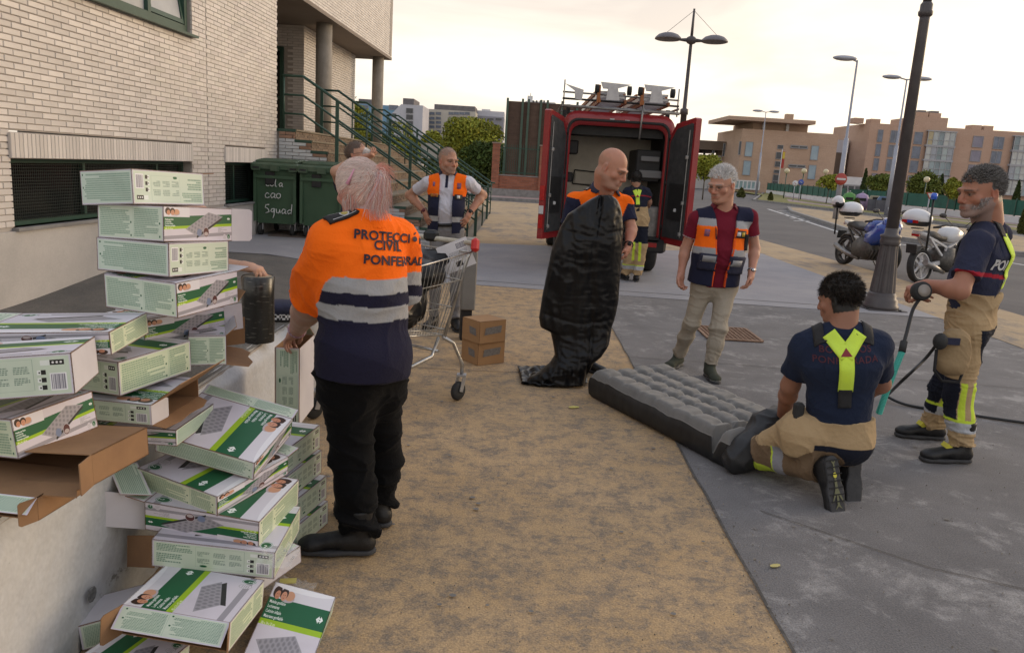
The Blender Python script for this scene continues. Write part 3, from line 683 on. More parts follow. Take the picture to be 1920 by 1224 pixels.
cn = empty('canopy_roof', (0, 120, 0)); tag(cn, 'dark brown industrial canopy roof glimpsed left of the tan office', 'canopy')
a, b = at(1306, 268, 120), at(1350, 268, 120); block(cn, 'roof', a.x-2, b.x+3, 0, 20, at(1330, 281, 120).z, at(1330, 264, 120).z, M('brown_sheet', (.12, .085, .065), .8, (.16, .12, .09), .3)); block(cn, 'wall', a.x-2, b.x+1, 2, 18, -1, at(1330, 290, 120).z, m_whitep)
gz = empty('glass_stairwell', (0, 128, 0)); tag(gz, 'narrow glass and brown stairwell between the two brick buildings', 'building')
a, b = at(1560, 268, 128), at(1574, 268, 128); block(gz, 'wall', a.x-1, b.x+1.5, 0, 3, -1, at(1567, 286, 128).z, M('brown_sheet', (.1, .1, .1))); block(gz, 'glazing', a.x-1, b.x+1.5, 0, 3, at(1567, 285.9, 128).z, at(1567, 262, 128).z, m_wr)
# --- distant town blocks at the left
def town(name, label, px0, px1, ytop, Y, mat, rows=(), cols=(), wm=DARKW, wsz=(2, 1), depth=12, roof=None, ybase=300):
    a, b = at(px0, ytop, Y), at(px1, ytop, Y); e = empty(name, (0, Y, 0)); tag(e, label, 'building'); zt = (a.z+b.z)/2
    block(e, 'wall', a.x, b.x, 0, depth, -2, zt, mat)
    for r_ in rows:
        for c in cols:
            p = at(c, r_, Y); win(e, p.x, p.z, wsz[0], wsz[1], -.05, wm, bars=1 if wsz[0] > 3 else 0)
    if roof: block(e, 'roof', a.x+(b.x-a.x)*roof[0], a.x+(b.x-a.x)*roof[1], 1, depth-1, zt, zt+roof[2], m_slate)
    return e, a, b, zt
e, a, b, zt = town('white_apartment_block', 'white block with three dark windows in a column, seen over the stair railing', 752, 793, 197, 180, m_wr, (208, 220, 232, 244), (768,), DARKW, (1.5, 1.05), roof=(.05, .55, 1.4))
wl = at(722, 226, 200); MB()._add([(a.x, .05, -2), (wl.x, 30, -2), (wl.x, 30, zt-.5), (a.x, .05, zt), (a.x+5, 30, zt), (a.x+5, 30, -2)], [(0, 3, 2, 1), (3, 4, 2), (1, 2, 4, 5)]).build('side_wall', m_wr, e)
for py in (214, 228): p = at(737, py, 188); win(e, p.x-.2, p.z, 2.2, .8, 14, DARKW, bars=0)
town('cream_apartment_block', 'long cream block with rows of small windows and a slate roof', 796, 892, 207, 200, m_cr, (213, 222, 230, 238, 247), (810, 822, 846, 856, 866, 876), WINM, (1.25, .62), roof=(.18, .98, 1.3))
e, a, b, zt = town('grey_apartment_block', 'grey and white block behind the tree beside the brown screen', 868, 945, 218, 210, m_gr, (224, 240), (905, 920, 935), DARKW, (1.6, .5))
block(e, 'upper_storey', at(892, 210, 210).x, b.x, 1, 11, zt, at(915, 208, 210).z, m_wr); block(e, 'roof_box', at(902, 210, 210).x, at(918, 210, 210).x, 3, 8, at(915, 208.1, 210).z, at(915, 204, 210).z, m_whitep)
town('blue_glass_block', 'distant blue glass block with a pale roof beside the thin far column', 640, 750, 196, 230, m_glassb, (202,), (655, 668, 682, 738), WINM, (2.6, 1.2), roof=(.28, .55, 1.4))
e, a, b, zt = town('white_tower_block', 'distant white block with vertical window strips above the brown screen', 985, 1042, 191, 260, m_whitep, (194,), (1000, 1006, 1013, 1020, 1027), DARKW, (.55, 1.7))
block(e, 'roof_tower', at(989, 185, 260).x, at(999, 185, 260).x, 2, 5, zt, at(993, 179, 260).z, m_whitep); MB().tube([(at(995, 180, 260).x, 3, zt), (at(995, 180, 260).x, 3, at(995, 173, 260).z)], .1, 5).build('mast', m_slate, e)
# --- brown screen with green posts
Ys = 44.0; sc = empty('screen_wall', (0, Ys, 0)); tag(sc, 'tall dark brown slatted screen with green steel posts behind the brick pillars', 'screen')
m_brown = M('brown_slat', (.085, .052, .036), .8, (.11, .07, .05), 3, rnd=.12, extra=mask_extra((.06, .038, .028), 1, .5, .8, 4, (1, 1, 12), fine=.1))
x0, x1 = at(946, 300, Ys).x, at(1122, 300, Ys).x; zt = at(960, 190, Ys).z; zb = 0
edges = [x0, at(974, 300, Ys).x, at(985, 300, Ys).x, at(1008, 300, Ys).x, at(1020, 300, Ys).x, at(1047, 300, Ys).x, at(1075, 300, Ys).x, x1]
pm = None
for i in range(len(edges)-1):
    dz = (i % 2)*.0
    MB().box(((edges[i]+edges[i+1])/2, 0, zt/2), (edges[i+1]-edges[i]-.02, .08, zt-dz)).build('panel', m_brown, sc)
for x in edges: MB().box((x, -.1, (zt+.15)/2), (.12, .14, zt+.15)).build('post', M('green_steel', (.05, .09, .065), .5, (.07, .11, .08), 3), sc)
# --- brick pillars with railing
m_red = M('red_brick', (1, 1, 1), .85, attr=True, bump=.3, bscale=20)
Yp = 40.5; bw = empty('brick_fence', (0, Yp, 0)); tag(bw, 'red brick fence wall with pillars and dark iron bars across the street', 'fence')
def brickwork(x0, x1, y0, y1, z0, z1, parent, name, bl=.25, bh=.075):
    m_ = MB(); z = z0; r_ = 0
    m_.col = (.22, .17, .15); m_.box(((x0+x1)/2, (y0+y1)/2, (z0+z1)/2), (x1-x0-.03, y1-y0-.03, z1-z0))
    while z < z1-.01:
        x = x0-(bl/2 if r_ % 2 else 0)
        while x < x1:
            a, b = max(x, x0), min(x+bl-.012, x1); t = random.uniform(.8, 1.15)
            if b-a > .03: m_.col = (.33*t, .125*t, .075*t); m_.box(((a+b)/2, (y0+y1)/2, z+bh/2), (b-a, y1-y0, bh-.014))
            x += bl
        z += bh; r_ += 1
    o = m_.build(name, m_red, parent); tag(o, kind='stuff'); return o
zb_ = .35; xs = [at(px, 300, Yp).x for px in (930, 1019)]; zpt = at(975, 272, Yp).z
x = xs[0]; step = xs[1]-xs[0]; pil = [xs[0]+k*step for k in range(0, 3)]
MB().box((pil[0]+step, 0, .2), (2*step+1, .5, .55)).build('footing', m_kerb, bw)
brickwork(pil[0], pil[-1], -.1, .14, .47, 1.12, bw, 'low_wall', .25, .08)
MB().box(((pil[0]+pil[-1])/2, .02, 1.15), (pil[-1]-pil[0], .3, .05)).build('coping', m_kerb, bw)
for p in pil:
    brickwork(p-.19, p+.19, -.2, .2, .47, zpt, bw, 'pillar'); MB().box((p, 0, zpt+.03), (.46, .5, .06)).build('pillar_cap', m_red if 0 else M('cap_stone', (.30, .22, .18), .8), bw)
for k in range(2):
    g = MB(); a, b = pil[k]+.2, pil[k+1]-.2
    g.box(((a+b)/2, 0, zpt-.18), (b-a, .04, .05)); g.box(((a+b)/2, 0, 1.3), (b-a, .04, .05))
    fr = g.build('rail', m_greenp, bw); n = 20; m_ = MB()
    for j in range(n): m_.box((a+(b-a)*(j+.5)/n, .0, (1.2+zpt)/2), (.022, .022, zpt-1.2))
    m_.build('iron_bars', m_greenp, fr)
# --- trees
def leafmat(name, c1, c2):
    return M(name, (1, 1, 1), .75, attr=True, c2=None, spec=.25)
m_leafy = leafmat('foliage', 0, 0); m_bark = M('bark', (.10, .085, .07), .95, (.15, .13, .11), 12, bump=.5)
def tree(x, y, h, cw, crown_h, label, c=(.13, .16, .03), n=2600, leaf=.16, name='leafy_tree', group=None, seed=0, z0=0, lean=0, conic=0, cat='tree', trunk=True):
    rd = np.random.default_rng(seed+5); e = empty(name, (x, y, z0)); tag(e, label, cat, group); cz = h-crown_h/2
    if trunk:
        t = MB(); tr = max(.05, h*.018); t.tube([(0, 0, -.1), (lean*.3, 0, h*.3), (lean*.6, 0, cz)], [tr, tr*.8, tr*.45], 8)
        for k in range(6):
            a = k*1.05+seed; t.tube([(lean*.45, 0, h-crown_h), (math.cos(a)*cw*.2, math.sin(a)*cw*.2, cz-crown_h*.1), (math.cos(a)*cw*.38, math.sin(a)*cw*.38, cz+crown_h*.15*math.sin(k))], [tr*.5, tr*.3, tr*.1], 6)
        t.build('trunk', m_bark, e)
    K = 26 if not conic else 1; cc = []
    if conic:
        u = rd.random(n); zz = (1-u**.6)*crown_h; rad = cw/2*(1-(zz/crown_h)**1.6*.93)*np.where(zz < crown_h*.08, .8, 1); a = rd.random(n)*2*np.pi; q = rad*np.sqrt(rd.random(n)*.6+.4)
        P = np.stack([q*np.cos(a), q*np.sin(a), h-crown_h+zz], 1); bright = .65+.5*rd.random(n)
        nor = np.stack([np.cos(a), np.sin(a), .3+0*a], 1)
    else:
        d = rd.normal(size=(K, 3)); d /= np.linalg.norm(d, axis=1)[:, None]; ce = d*(rd.random((K, 1))**.5)*np.array([cw*.36, cw*.36, crown_h*.36]); cr = (.16+.12*rd.random(K))*cw
        k = rd.integers(0, K, n); dd = rd.normal(size=(n, 3)); dd /= np.linalg.norm(dd, axis=1)[:, None]; dd[:, 2] = np.abs(dd[:, 2])*np.where(rd.random(n) < .75, 1, -1)
        P = ce[k]+dd*cr[k][:, None]*(.75+.35*rd.random((n, 1)))*np.array([1, 1, min(1.1, crown_h/cw)]); P[:, 2] += cz; P[:, 0] += lean
        bright = (.75+.5*rd.random(K))[k]*(.8+.4*rd.random(n)); nor = dd
    ax = rd.normal(size=(n, 3)); ax /= np.linalg.norm(ax, axis=1)[:, None]; ax = ax*.7+nor*.0; b = np.cross(ax, nor+rd.normal(size=(n, 3))*.6); b /= np.linalg.norm(b, axis=1)[:, None]+1e-6; ax /= np.linalg.norm(ax, axis=1)[:, None]
    s = leaf*(.6+.8*rd.random((n, 1))); V = np.stack([P-ax*s, P+b*s*.55, P+ax*s, P-b*s*.5], 1).reshape(-1, 3)
    me = bpy.data.meshes.new('crown'); me.vertices.add(4*n); me.vertices.foreach_set('co', V.astype(np.float32).ravel())
    me.loops.add(4*n); me.loops.foreach_set('vertex_index', np.arange(4*n, dtype=np.int32)); me.polygons.add(n); me.polygons.foreach_set('loop_start', np.arange(0, 4*n, 4, dtype=np.int32)); me.update()
    C4 = np.ones((4*n, 4), np.float32); hue = rd.random(n)*.25
    cc = np.stack([c[0]*bright*(1+hue), c[1]*bright, c[2]*bright*(1-hue)], 1); C4[:, :3] = np.repeat(cc, 4, 0)
    ca = me.color_attributes.new('Col', 'FLOAT_COLOR', 'POINT'); ca.data.foreach_set('color', C4.ravel())
    o = link('crown', me, m_leafy, e)
    return e
def ptree(px, ytop, ybot, w, Y, label, crown=.75, **k):
    a, b = at(px, ytop, Y), at(px, ybot, Y); base = k.pop('z0', 0)
    return tree(a.x, Y, a.z-base, w*Y/1475, (a.z-base)*crown if crown < 1 else a.z-b.z, label, z0=base, **k)
LY = (.20, .235, .035); DG = (.05, .085, .02); MG = (.10, .14, .03)
ptree(885, 222, 330, 105, 62, 'large yellow green tree beside the brown screen', crown=.8, c=LY, n=16000, leaf=.13, seed=1)
ptree(822, 243, 330, 70, 66, 'rounded yellow green tree between the stair railing and the larger tree', crown=.8, c=LY, n=11000, leaf=.13, seed=2)
ptree(915, 262, 352, 95, 50, 'dark green climbing shrub spilling beside the brick pillar', crown=.98, c=DG, n=12000, leaf=.10, seed=3, name='climbing_shrub', cat='shrub')
ptree(655, 182, 300, 90, 58, 'yellow green tree seen through the railings left of the far column', crown=.8, c=LY, n=11000, leaf=.13, seed=4)
ptree(755, 238, 300, 80, 60, 'small yellow green tree seen between the stair railings right of the far column', crown=.85, c=LY, n=9000, leaf=.13, seed=5)
ptree(700, 250, 300, 80, 64, 'low green tree behind the middle of the stair railings', crown=.85, c=MG, n=3500, leaf=.2, seed=6)
ptree(840, 300, 350, 130, 48, 'dark hedge of shrubs behind the foot of the stairs', crown=.98, c=DG, n=11000, leaf=.1, seed=7, name='hedge', cat='hedge')
ptree(1326, 288, 372, 50, 60, 'small yellow green tree behind the maroon shirt man, beside the van door', crown=.6, c=LY, n=7000, leaf=.11, seed=8)
ptree(1556, 326, 385, 44, 66, 'round yellow green street tree left of the no entry sign', crown=.52, c=LY, n=6000, leaf=.10, seed=9, lean=.2)
ptree(1655, 325, 395, 50, 70, 'round green street tree between the two thin lamp posts', crown=.6, c=MG, n=6500, leaf=.12, seed=10)
ptree(1735, 322, 372, 52, 78, 'broad green tree directly right of the thick lamp post', crown=.85, c=MG, n=6500, leaf=.13, seed=11)
ptree(1782, 336, 400, 34, 52, 'round yellow street tree before the face of the bearded fireman', crown=.5, c=LY, n=5000, leaf=.09, seed=12, lean=.25)
for k, (px, yt, Y, w, lb) in enumerate(((1625, 315, 84, 15, 'tall dark cypress left of the round street tree'), (1722, 322, 80, 16, 'dark cypress growing against the broad green tree'), (1768, 325, 80, 17, 'dark cypress left of the round yellow tree'), (1581, 312, 90, 12, 'dark cypress behind the no entry sign'), (1872, 340, 80, 14, 'dark cypress just right of the bearded head'), (1912, 337, 76, 16, 'dark cypress at the right edge'), (1681, 322, 86, 10, 'thin dark cypress behind the second lamp post'))):
    ptree(px, yt, 375, w, Y, lb, crown=.97, c=(.035, .06, .018), n=3500, leaf=.11, seed=20+k, conic=1, name='cypress', group='cypresses before the apartment block')
for k, (px, yt, yb, w, Y, lb) in enumerate(((1607, 372, 395, 25, 45, 'conical clipped shrub in front of the recycling containers'), (1446, 360, 378, 9, 66, 'small conical shrub on the grass verge'), (1391, 352, 372, 17, 72, 'conical shrub beside the shoulder of the maroon shirt man'), (1925, 385, 430, 14, 34, 'small dark shrub at the right edge of the verge'))):
    p = at(px, yt, Y); tree(p.x, Y, max(p.z-.1, .5), w*Y/1475, max(p.z-.12, .45), lb, c=(.085, .10, .03), n=1500, leaf=.09, seed=40+k, conic=1, name='clipped_shrub', cat='shrub', z0=.1, trunk=False, group='clipped shrubs on the verge')
# --- green mesh fence with low white wall
m_fg = M('green_mesh', (.014, .085, .062), .7, (.02, .11, .08), .8, extra=mask_extra((.01, .05, .038), 2.5, .5, .8, 6, (1, 1, .3), fine=.1))
def gfence(p, q, label, h=.98, base=.5):
    p, q = Vector((*p, 0)), Vector((*q, 0)); L_ = (q-p).length; a = math.atan2((q-p).y, (q-p).x); e = empty('garden_fence', p, a); tag(e, label, 'fence', 'green screened garden fences')
    MB().box((L_/2, 0, base/2), (L_, .2, base)).build('low_wall', m_whitep, e); n = int(L_/2.5)
    for i in range(n): MB().box((L_*(i+.5)/n, .03, base+h/2), (L_/n-.07, .03, h-.1)).build('mesh_panel', m_fg, e)
    for i in range(n+1): MB().box((L_*i/n, 0, base+h/2), (.07, .07, h+.1)).build('post', m_greenp, e)
gfence((33.2, 108), (27.0, 66.5), 'green screened fence on a white base before the tan office')
gfence((27.05, 66), (29.2, 44), 'green screened fence on a white base behind the recycling containers')
gfence((29.3, 43.8), (52, 40), 'green screened fence on a white base behind the bearded fireman')
# --- recycling containers
def container(px, Y, w, h, label, col_, kind):
    p = at(px, 395, Y); e = empty('recycling_container', (p.x, Y, .12), R(-20)); tag(e, label, 'recycling container', 'recycling containers on the verge')
    mt = M('container_'+kind, col_, .6, tuple(c*.8 for c in col_), 3)
    if kind in ('green_dome', 'purple'):
        MB().lathe([(w*.36, 0), (w*.5, h*.25), (w*.5, h*.6), (w*.38, h*.88), (w*.1, h)], 20).build('body', mt, e)
        MB().box((0, -w*.46, h*.62), (w*.5, .12, .18)).build('slot', m_rub, e); MB().tube([(0, 0, h*.98), (0, 0, h+.12)], .05, 6).build('lifting_ring', m_galv, e)
    else:
        MB().box((0, 0, h*.38), (w, w*.85, h*.76), taper=1.04).build('body', M('container_grey', (.10, .10, .12), .6, (.13, .13, .15), 3), e)
        MB().prism([(-w*.5, h*.76), (w*.5, h*.76), (w*.34, h), (-w*.34, h)], w*.8).build('lid', mt, e)
        MB().box((0, -w*.42, h*.84), (w*.4, .06, .14)).build('slot', m_rub, e)
container(1589, 55, .93, 1.12, 'round green glass container at the left of the row', (.09, .26, .06), 'green_dome')
container(1613, 55, .95, 1.12, 'pale purple rounded container next to the green one', (.36, .26, .42), 'purple')
container(1637, 54, .75, 1.0, 'grey container with a cream lid, third in the row', (.36, .33, .24), 'cream')
container(1654, 53, .8, 1.0, 'grey container with a blue lid in the middle of the row', (.13, .2, .34), 'blue')
container(1673, 51.5, .85, 1.0, 'grey container with a yellow lid, nearest the thin lamp post', (.42, .40, .16), 'yellow')
# --- lamp posts
m_lpost = M('brown_post', (.062, .054, .055), .5, (.085, .075, .075), 5, bump=.05)
m_gpost = M('galvanised_post', (.36, .37, .42), .5, (.30, .31, .36), 2, metal=.2)
lp = empty('street_lamp', (5.05, 10.75, .004)); tag(lp, 'thick dark lamp post with a fluted conical base on the ochre strip', 'street lamp')
b = MB(); n8 = 10
def fl_ring(r, z, flute=0): return (r, z)
b.lathe([(.235, 0), (.235, .05), (.215, .07), (.215, .13), (.19, .15), (.185, .20), (.165, .23)], 12)
b.build('base', m_lpost, lp)
b = MB(); V = []; zs = [.23, .24, .86, .87]; rs = [.165, .165, .112, .112]; nn = 48
for z, r_ in zip(zs, rs):
    for k in range(nn):
        a = 2*math.pi*k/nn; side = round(a/(math.pi/4))*math.pi/4; rr = r_*math.cos(math.pi/8)/max(.7, math.cos((a-side))); fl_ = -.008 if (k % 2 and abs(a-side) < .28) else 0
        V.append(((rr+fl_)*math.cos(a), (rr+fl_)*math.sin(a), z))
b._add(V, [(i*nn+k, i*nn+(k+1) % nn, (i+1)*nn+(k+1) % nn, (i+1)*nn+k) for i in range(3) for k in range(nn)]); b.build('fluted_shaft', m_lpost, lp)
MB().lathe([(.112, .87), (.125, .89), (.13, .93), (.12, .955), (.135, .98), (.135, 1.0), (.09, 1.02), (.082, 1.1)], 24).build('collar', m_lpost, lp)
MB().lathe([(.080, 1.1), (.062, 3.75), (.062, 3.8)], 20).build('pole', m_lpost, lp)
MB().lathe([(.062, 3.8), (.085, 3.82), (.09, 3.86), (.075, 3.88), (.075, 3.95), (.055, 3.98)], 20).build('collar', m_lpost, lp)
MB().lathe([(.052, 3.98), (.042, 7.0)], 16).build('pole', m_lpost, lp)
for a in range(4): MB().box((.29*math.cos(a*1.57+.6), .29*math.sin(a*1.57+.6), .012), (.03, .03, .03)).build('anchor_bolt', m_rub, lp)
MB().box((0, 0, .006), (.52, .52, .01)).build('base_plate', m_lpost, lp)
# twin dome lamp behind the van
Y = 24.0; base = at(1266, 330, Y); top = at(1302, 17, Y); xx = (base.x+top.x)/2; xx = top.x
dl = empty('street_lamp', (xx, Y, 0)); tag(dl, 'tall brown mast lamp with two shallow dome heads and stay wires above the van', 'street lamp')
zl = at(1295, 76, Y).z; zc = at(1278, 215, Y).z
MB().lathe([(.10, 0), (.09, zc), (.12, zc), (.12, zc+.15), (.06, zc+.18), (.045, zl)], 14).build('pole', m_lpost, dl)
MB().tube([(0, 0, zl), (0, 0, top.z)], [.045, .03], 8).build('mast_tip', m_lpost, dl)
MB().ell((0, 0, zl), (.16, .12, .12), 8).build('hub', m_lpost, dl)
for sgn in (-1, 1):
    MB().tube([(0, 0, zl), (sgn*.33, 0, zl-.0), (sgn*.5, 0, zl+.02)], [.07, .035, .03], 8).build('arm', m_lpost, dl)
    x = sgn*.62; ld = MB(); pr = [(.02, .17), (.15, .155), (.28, .11), (.36, .04), (.385, 0), (.385, -.02), (.33, -.04), (.02, -.05)]
    ld.lathe(pr[::-1], 24, (x*1.08, 0, zl+.01)); ld.build('lamp_head', M('lamp_grey', (.12, .11, .12), .5, (.15, .14, .15), 3), dl)
    MB().tube([(0, 0, top.z-.05), (x*1.2, 0, zl+.16)], .006, 4).build('stay_wire', m_lpost, dl)
def road_lamp(px, ytop, pxt, Y, label, heads):
    b_, t_ = at(px, 400, Y), at(pxt, ytop, Y); e = empty('street_lamp', (t_.x, Y, .1)); tag(e, label, 'street lamp', 'thin grey road lamps')
    zj = t_.z*.52
    MB().lathe([(.13, 0), (.10, zj), (.06, zj), (.04, t_.z)], 12).build('pole', m_gpost, e)
    for h in heads: MB().tube([(0, 0, t_.z-.05), (h*.5, 0, t_.z+.05)], .04, 6).build('arm', m_gpost, e); MB().ell((h*.95, 0, t_.z+.06), (.55, .2, .12), 8).build('lamp_head', m_gpost, e)
road_lamp(1563, 118, 1607, 37, 'thin grey road lamp carrying the no entry sign', (-.6,))
road_lamp(1660, 152, 1700, 46, 'thin grey double headed road lamp left of the thick lamp post', (-.9, .9))
road_lamp(1418, 212, 1436, 84, 'faint double headed road lamp before the tan office', (-.9, .9))
# no entry sign on the lamp
p = at(1577, 336, 36.6); e = empty('no_entry_sign', (p.x, 36.6, p.z)); tag(e, 'round red no entry sign with a white bar', 'road sign')
q = Matrix.Rotation(R(90), 3, 'X')
MB().lathe([(.0, -.015), (.27, -.015), (.27, .01), (0, .01)], 32, rot=q).build('disc', M('sign_red', (.36, .06, .045), .5), e); MB().box((0, -.025, 0), (.40, .012, .085)).build('white_bar', m_whitep, e)
MB().box((0, .08, 0), (.06, .14, .3)).build('bracket', m_gpost, e)
def tri_sign(px, py, Y, size, label):
    p = at(px, py, Y); e = empty('give_way_sign', (p.x, Y, 0)); tag(e, label, 'road sign'); s_ = size
    MB().tube([(0, .04, 0), (0, .04, p.z)], .035, 8).build('pole', m_gpost, e)
    MB().prism([(-s_, s_*.6), (s_, s_*.6), (0, -s_)], .02, (0, 0, p.z)).build('plate', M('sign_red'), e) if 0 else MB().prism([(-s_, s_*.6), (s_, s_*.6), (0, -s_)], .02, (0, 0, p.z)).build('plate', MATS['sign_red'], e)
    MB().prism([(-s_*.62, s_*.4), (s_*.62, s_*.4), (0, -s_*.62)], .01, (0, -.016, p.z)).build('face', m_whitep, e)
tri_sign(1744, 366, 46, .24, 'small red and white give way sign on a grey pole')
for (px, py, Y, lb) in ((1491, 344, 70, 'small round white road sign on a thin pole by the fence'), (1502, 342, 71, 'small blue and white road sign beside the round one')):
    p = at(px, py, Y); e = empty('road_sign', (p.x, Y, 0)); tag(e, lb, 'road sign'); MB().tube([(0, .05, 0), (0, .05, p.z)], .035, 6).build('pole', m_gpost, e)
    MB().lathe([(.0, -.015), (.25, -.015), (.25, .01), (0, .01)], 20, (0, 0, p.z), q).build('plate', m_whitep if 'round white' in lb else M('sign_blue', (.06, .1, .35), .5), e); MB().box((0, -.03, p.z), (.2, .01, .04), Matrix.Rotation(.7, 3, 'Y')).build('symbol', MATS['sign_red'] if 'round white' in lb else m_whitep, e)
m_globe = M('opal_globe', (.62, .55, .36), .3, (.55, .49, .32), 2)
for (px, py, Y, lb) in ((1475, 325, 78, 'globe lamp on a post left of the office windows'), (1507, 325, 78, 'globe lamp on a post before the middle of the tan office'), (1548, 326, 80, 'globe lamp at the right corner of the tan office'), (1737, 341, 72, 'globe lamp right of the thick lamp post'), (1878, 353, 72, 'globe lamp behind the bearded fireman'), (1634, 338, 80, 'globe lamp beside the tall cypress')):
    p = at(px, py, Y); e = empty('globe_lamp', (p.x, Y, 0)); tag(e, lb, 'globe lamp', 'globe lamps in the garden'); MB().tube([(0, 0, 0), (0, 0, p.z)], .05, 6).build('post', m_greenp, e); MB().ell((0, 0, p.z+.2), (.26, .26, .26), 8).build('globe', m_globe, e)
# ================================================================ BODY TOOLKIT: signed distance fields meshed with surface nets
def nrm(v): v = np.asarray(v, float); return v/(np.linalg.norm(v)+1e-12)
class Field:
    def __init__(s, lo, hi, h=.007):
        s.h = h; s.lo = np.array(lo, float)-2*h; s.n = (np.ceil((np.array(hi, float)+2*h-s.lo)/h)).astype(int)+1
        s.d = np.full(s.n, .2, np.float32)
    def _sl(s, lo, hi):
        a = np.maximum(((np.array(lo)-s.lo)/s.h).astype(int), 0); b = np.minimum(((np.array(hi)-s.lo)/s.h).astype(int)+2, s.n)
        if np.any(b <= a): return None
        ax = [s.lo[i]+s.h*np.arange(a[i], b[i]) for i in range(3)]
        P = np.stack(np.meshgrid(*ax, indexing='ij'), -1).astype(np.float32); return tuple(slice(a[i], b[i]) for i in range(3)), P
    def put(s, fn, lo, hi, k=.02, op='u'):
        m = k*1.2+.03; q = s._sl(np.array(lo)-m, np.array(hi)+m)
        if q is None: return s
        sl, P = q; d1 = s.d[sl]; d2 = fn(P)
        if op == 'u':
            h_ = np.clip(.5+.5*(d1-d2)/k, 0, 1); s.d[sl] = d1*(1-h_)+d2*h_-k*h_*(1-h_)
        elif op == 's':
            d2 = -d2; h_ = np.clip(.5-.5*(d1-d2)/k, 0, 1); s.d[sl] = d1*(1-h_)+d2*h_+k*h_*(1-h_)
        elif op == 'i': s.d[sl] = np.maximum(d1, d2)
        return s
    def cone(s, a, b, ra, rb, k=.02, n=None, fa=1, fb=None, flat=(0, 0), op='u'):
        """tapered limb from a to b; n: axis along which the section is widened by fa (at a) .. fb (at b); flat cuts the ends"""
        a = np.array(a, float); b = np.array(b, float); fb = fa if fb is None else fb; L_ = np.linalg.norm(b-a)+1e-9; t_ = (b-a)/L_
        mx = max(ra*max(fa, 1), rb*max(fb, 1)); 
        if n is not None: n = nrm(np.array(n, float)-t_*np.dot(n, t_))
        def f(P):
            v = P-a.astype(np.float32); u = v@t_.astype(np.float32); tt = np.clip(u/L_, 0, 1); q = v-u[..., None]*t_.astype(np.float32)
            r_ = ra+(rb-ra)*tt; ax = np.where(u < 0, u, np.where(u > L_, u-L_, 0))
            if n is not None:
                f_ = fa+(fb-fa)*tt; w = q@n.astype(np.float32); rad2 = np.maximum((q*q).sum(-1)-w*w, 0)
                rho = np.sqrt(rad2+(w/f_)**2+1e-10); g = np.sqrt(rad2+(w/f_**2)**2+1e-10); sc = rho/g
                d = np.sqrt(rho**2+(ax)**2)-r_
                d = d*np.where(ax == 0, np.minimum(sc, 1.6), 1)
            else: d = np.sqrt((q*q).sum(-1)+ax*ax)-r_
            if flat[0]: d = np.maximum(d, -u)
            if flat[1]: d = np.maximum(d, u-L_)
            return d
        lo = np.minimum(a, b)-mx; hi = np.maximum(a, b)+mx
        return s.put(f, lo, hi, k, op)
    def ell(s, c, r, k=.02, M3=None, op='u'):
        c = np.array(c, float); r = np.array(r, float); M3 = np.eye(3) if M3 is None else np.array(M3, float)  # columns = axes
        def f(P):
            q = (P-c.astype(np.float32))@M3.astype(np.float32); k0 = np.sqrt(((q/r)**2).sum(-1)+1e-12); k1 = np.sqrt(((q/(r*r))**2).sum(-1)+1e-12); return (k0*(k0-1)/k1).astype(np.float32)
        e = np.abs(M3)@r; return s.put(f, c-e, c+e, k, op)
    def cut(s, c, n, lo=None, hi=None):
        """keep the side opposite to n, inside the box"""
        c = np.array(c, float); n = nrm(n); lo = s.lo if lo is None else lo; hi = s.lo+s.h*s.n if hi is None else hi
        q = s._sl(lo, hi)
        if q is None: return s
        sl, P = q; s.d[sl] = np.maximum(s.d[sl], ((P-c.astype(np.float32))@n.astype(np.float32))); return s
    def mesh(s):
        d = s.d; ins = d < 0; nx, ny, nz_ = d.shape
        c = np.zeros((nx-1, ny-1, nz_-1), np.int8)
        for i in (0, 1):
            for j in (0, 1):
                for k in (0, 1): c += ins[i:nx-1+i, j:ny-1+j, k:nz_-1+k]
        act = (c > 0) & (c < 8); idx = np.full(act.shape, -1, np.int32); I = np.argwhere(act); idx[act] = np.arange(len(I))
        acc = np.zeros((len(I), 3)); cnt = np.zeros(len(I)); corners = [(0, 0, 0), (1, 0, 0), (0, 1, 0), (1, 1, 0), (0, 0, 1), (1, 0, 1), (0, 1, 1), (1, 1, 1)]
        dv = np.stack([d[I[:, 0]+a, I[:, 1]+b, I[:, 2]+e] for a, b, e in corners], 1)
        for p in range(8):
            for q in range(p+1, 8):
                A_, B_ = np.array(corners[p]), np.array(corners[q])
                if np.abs(A_-B_).sum() != 1: continue
                x, y = dv[:, p], dv[:, q]; m = (x < 0) != (y < 0); t = np.where(m, x/(x-y+1e-12), 0)
                acc += m[:, None]*(A_+t[:, None]*(B_-A_)); cnt += m
        V = s.lo+s.h*(I+acc/cnt[:, None]); Fs = []
        for ax in range(3):
            o1, o2 = [(1, 2), (2, 0), (0, 1)][ax]
            a = ins; sl0 = [slice(None)]*3; sl1 = [slice(None)]*3; sl0[ax] = slice(0, -1); sl1[ax] = slice(1, None)
            x0, x1 = a[tuple(sl0)], a[tuple(sl1)]; E = np.argwhere(x0 != x1); E = E[(E[:, o1] > 0) & (E[:, o2] > 0) & (E[:, o1] < s.n[o1]-1) & (E[:, o2] < s.n[o2]-1)]
            fl = x0[E[:, 0], E[:, 1], E[:, 2]]
            def cell(d1, d2):
                e = E.copy(); e[:, o1] -= d1; e[:, o2] -= d2; return idx[e[:, 0], e[:, 1], e[:, 2]]
            Q = np.stack([cell(1, 1), cell(0, 1), cell(0, 0), cell(1, 0)], 1); Q[~fl] = Q[~fl][:, ::-1]; Fs.append(Q)
        F_ = np.concatenate(Fs); F_ = F_[(F_ >= 0).all(1)]; return V, F_
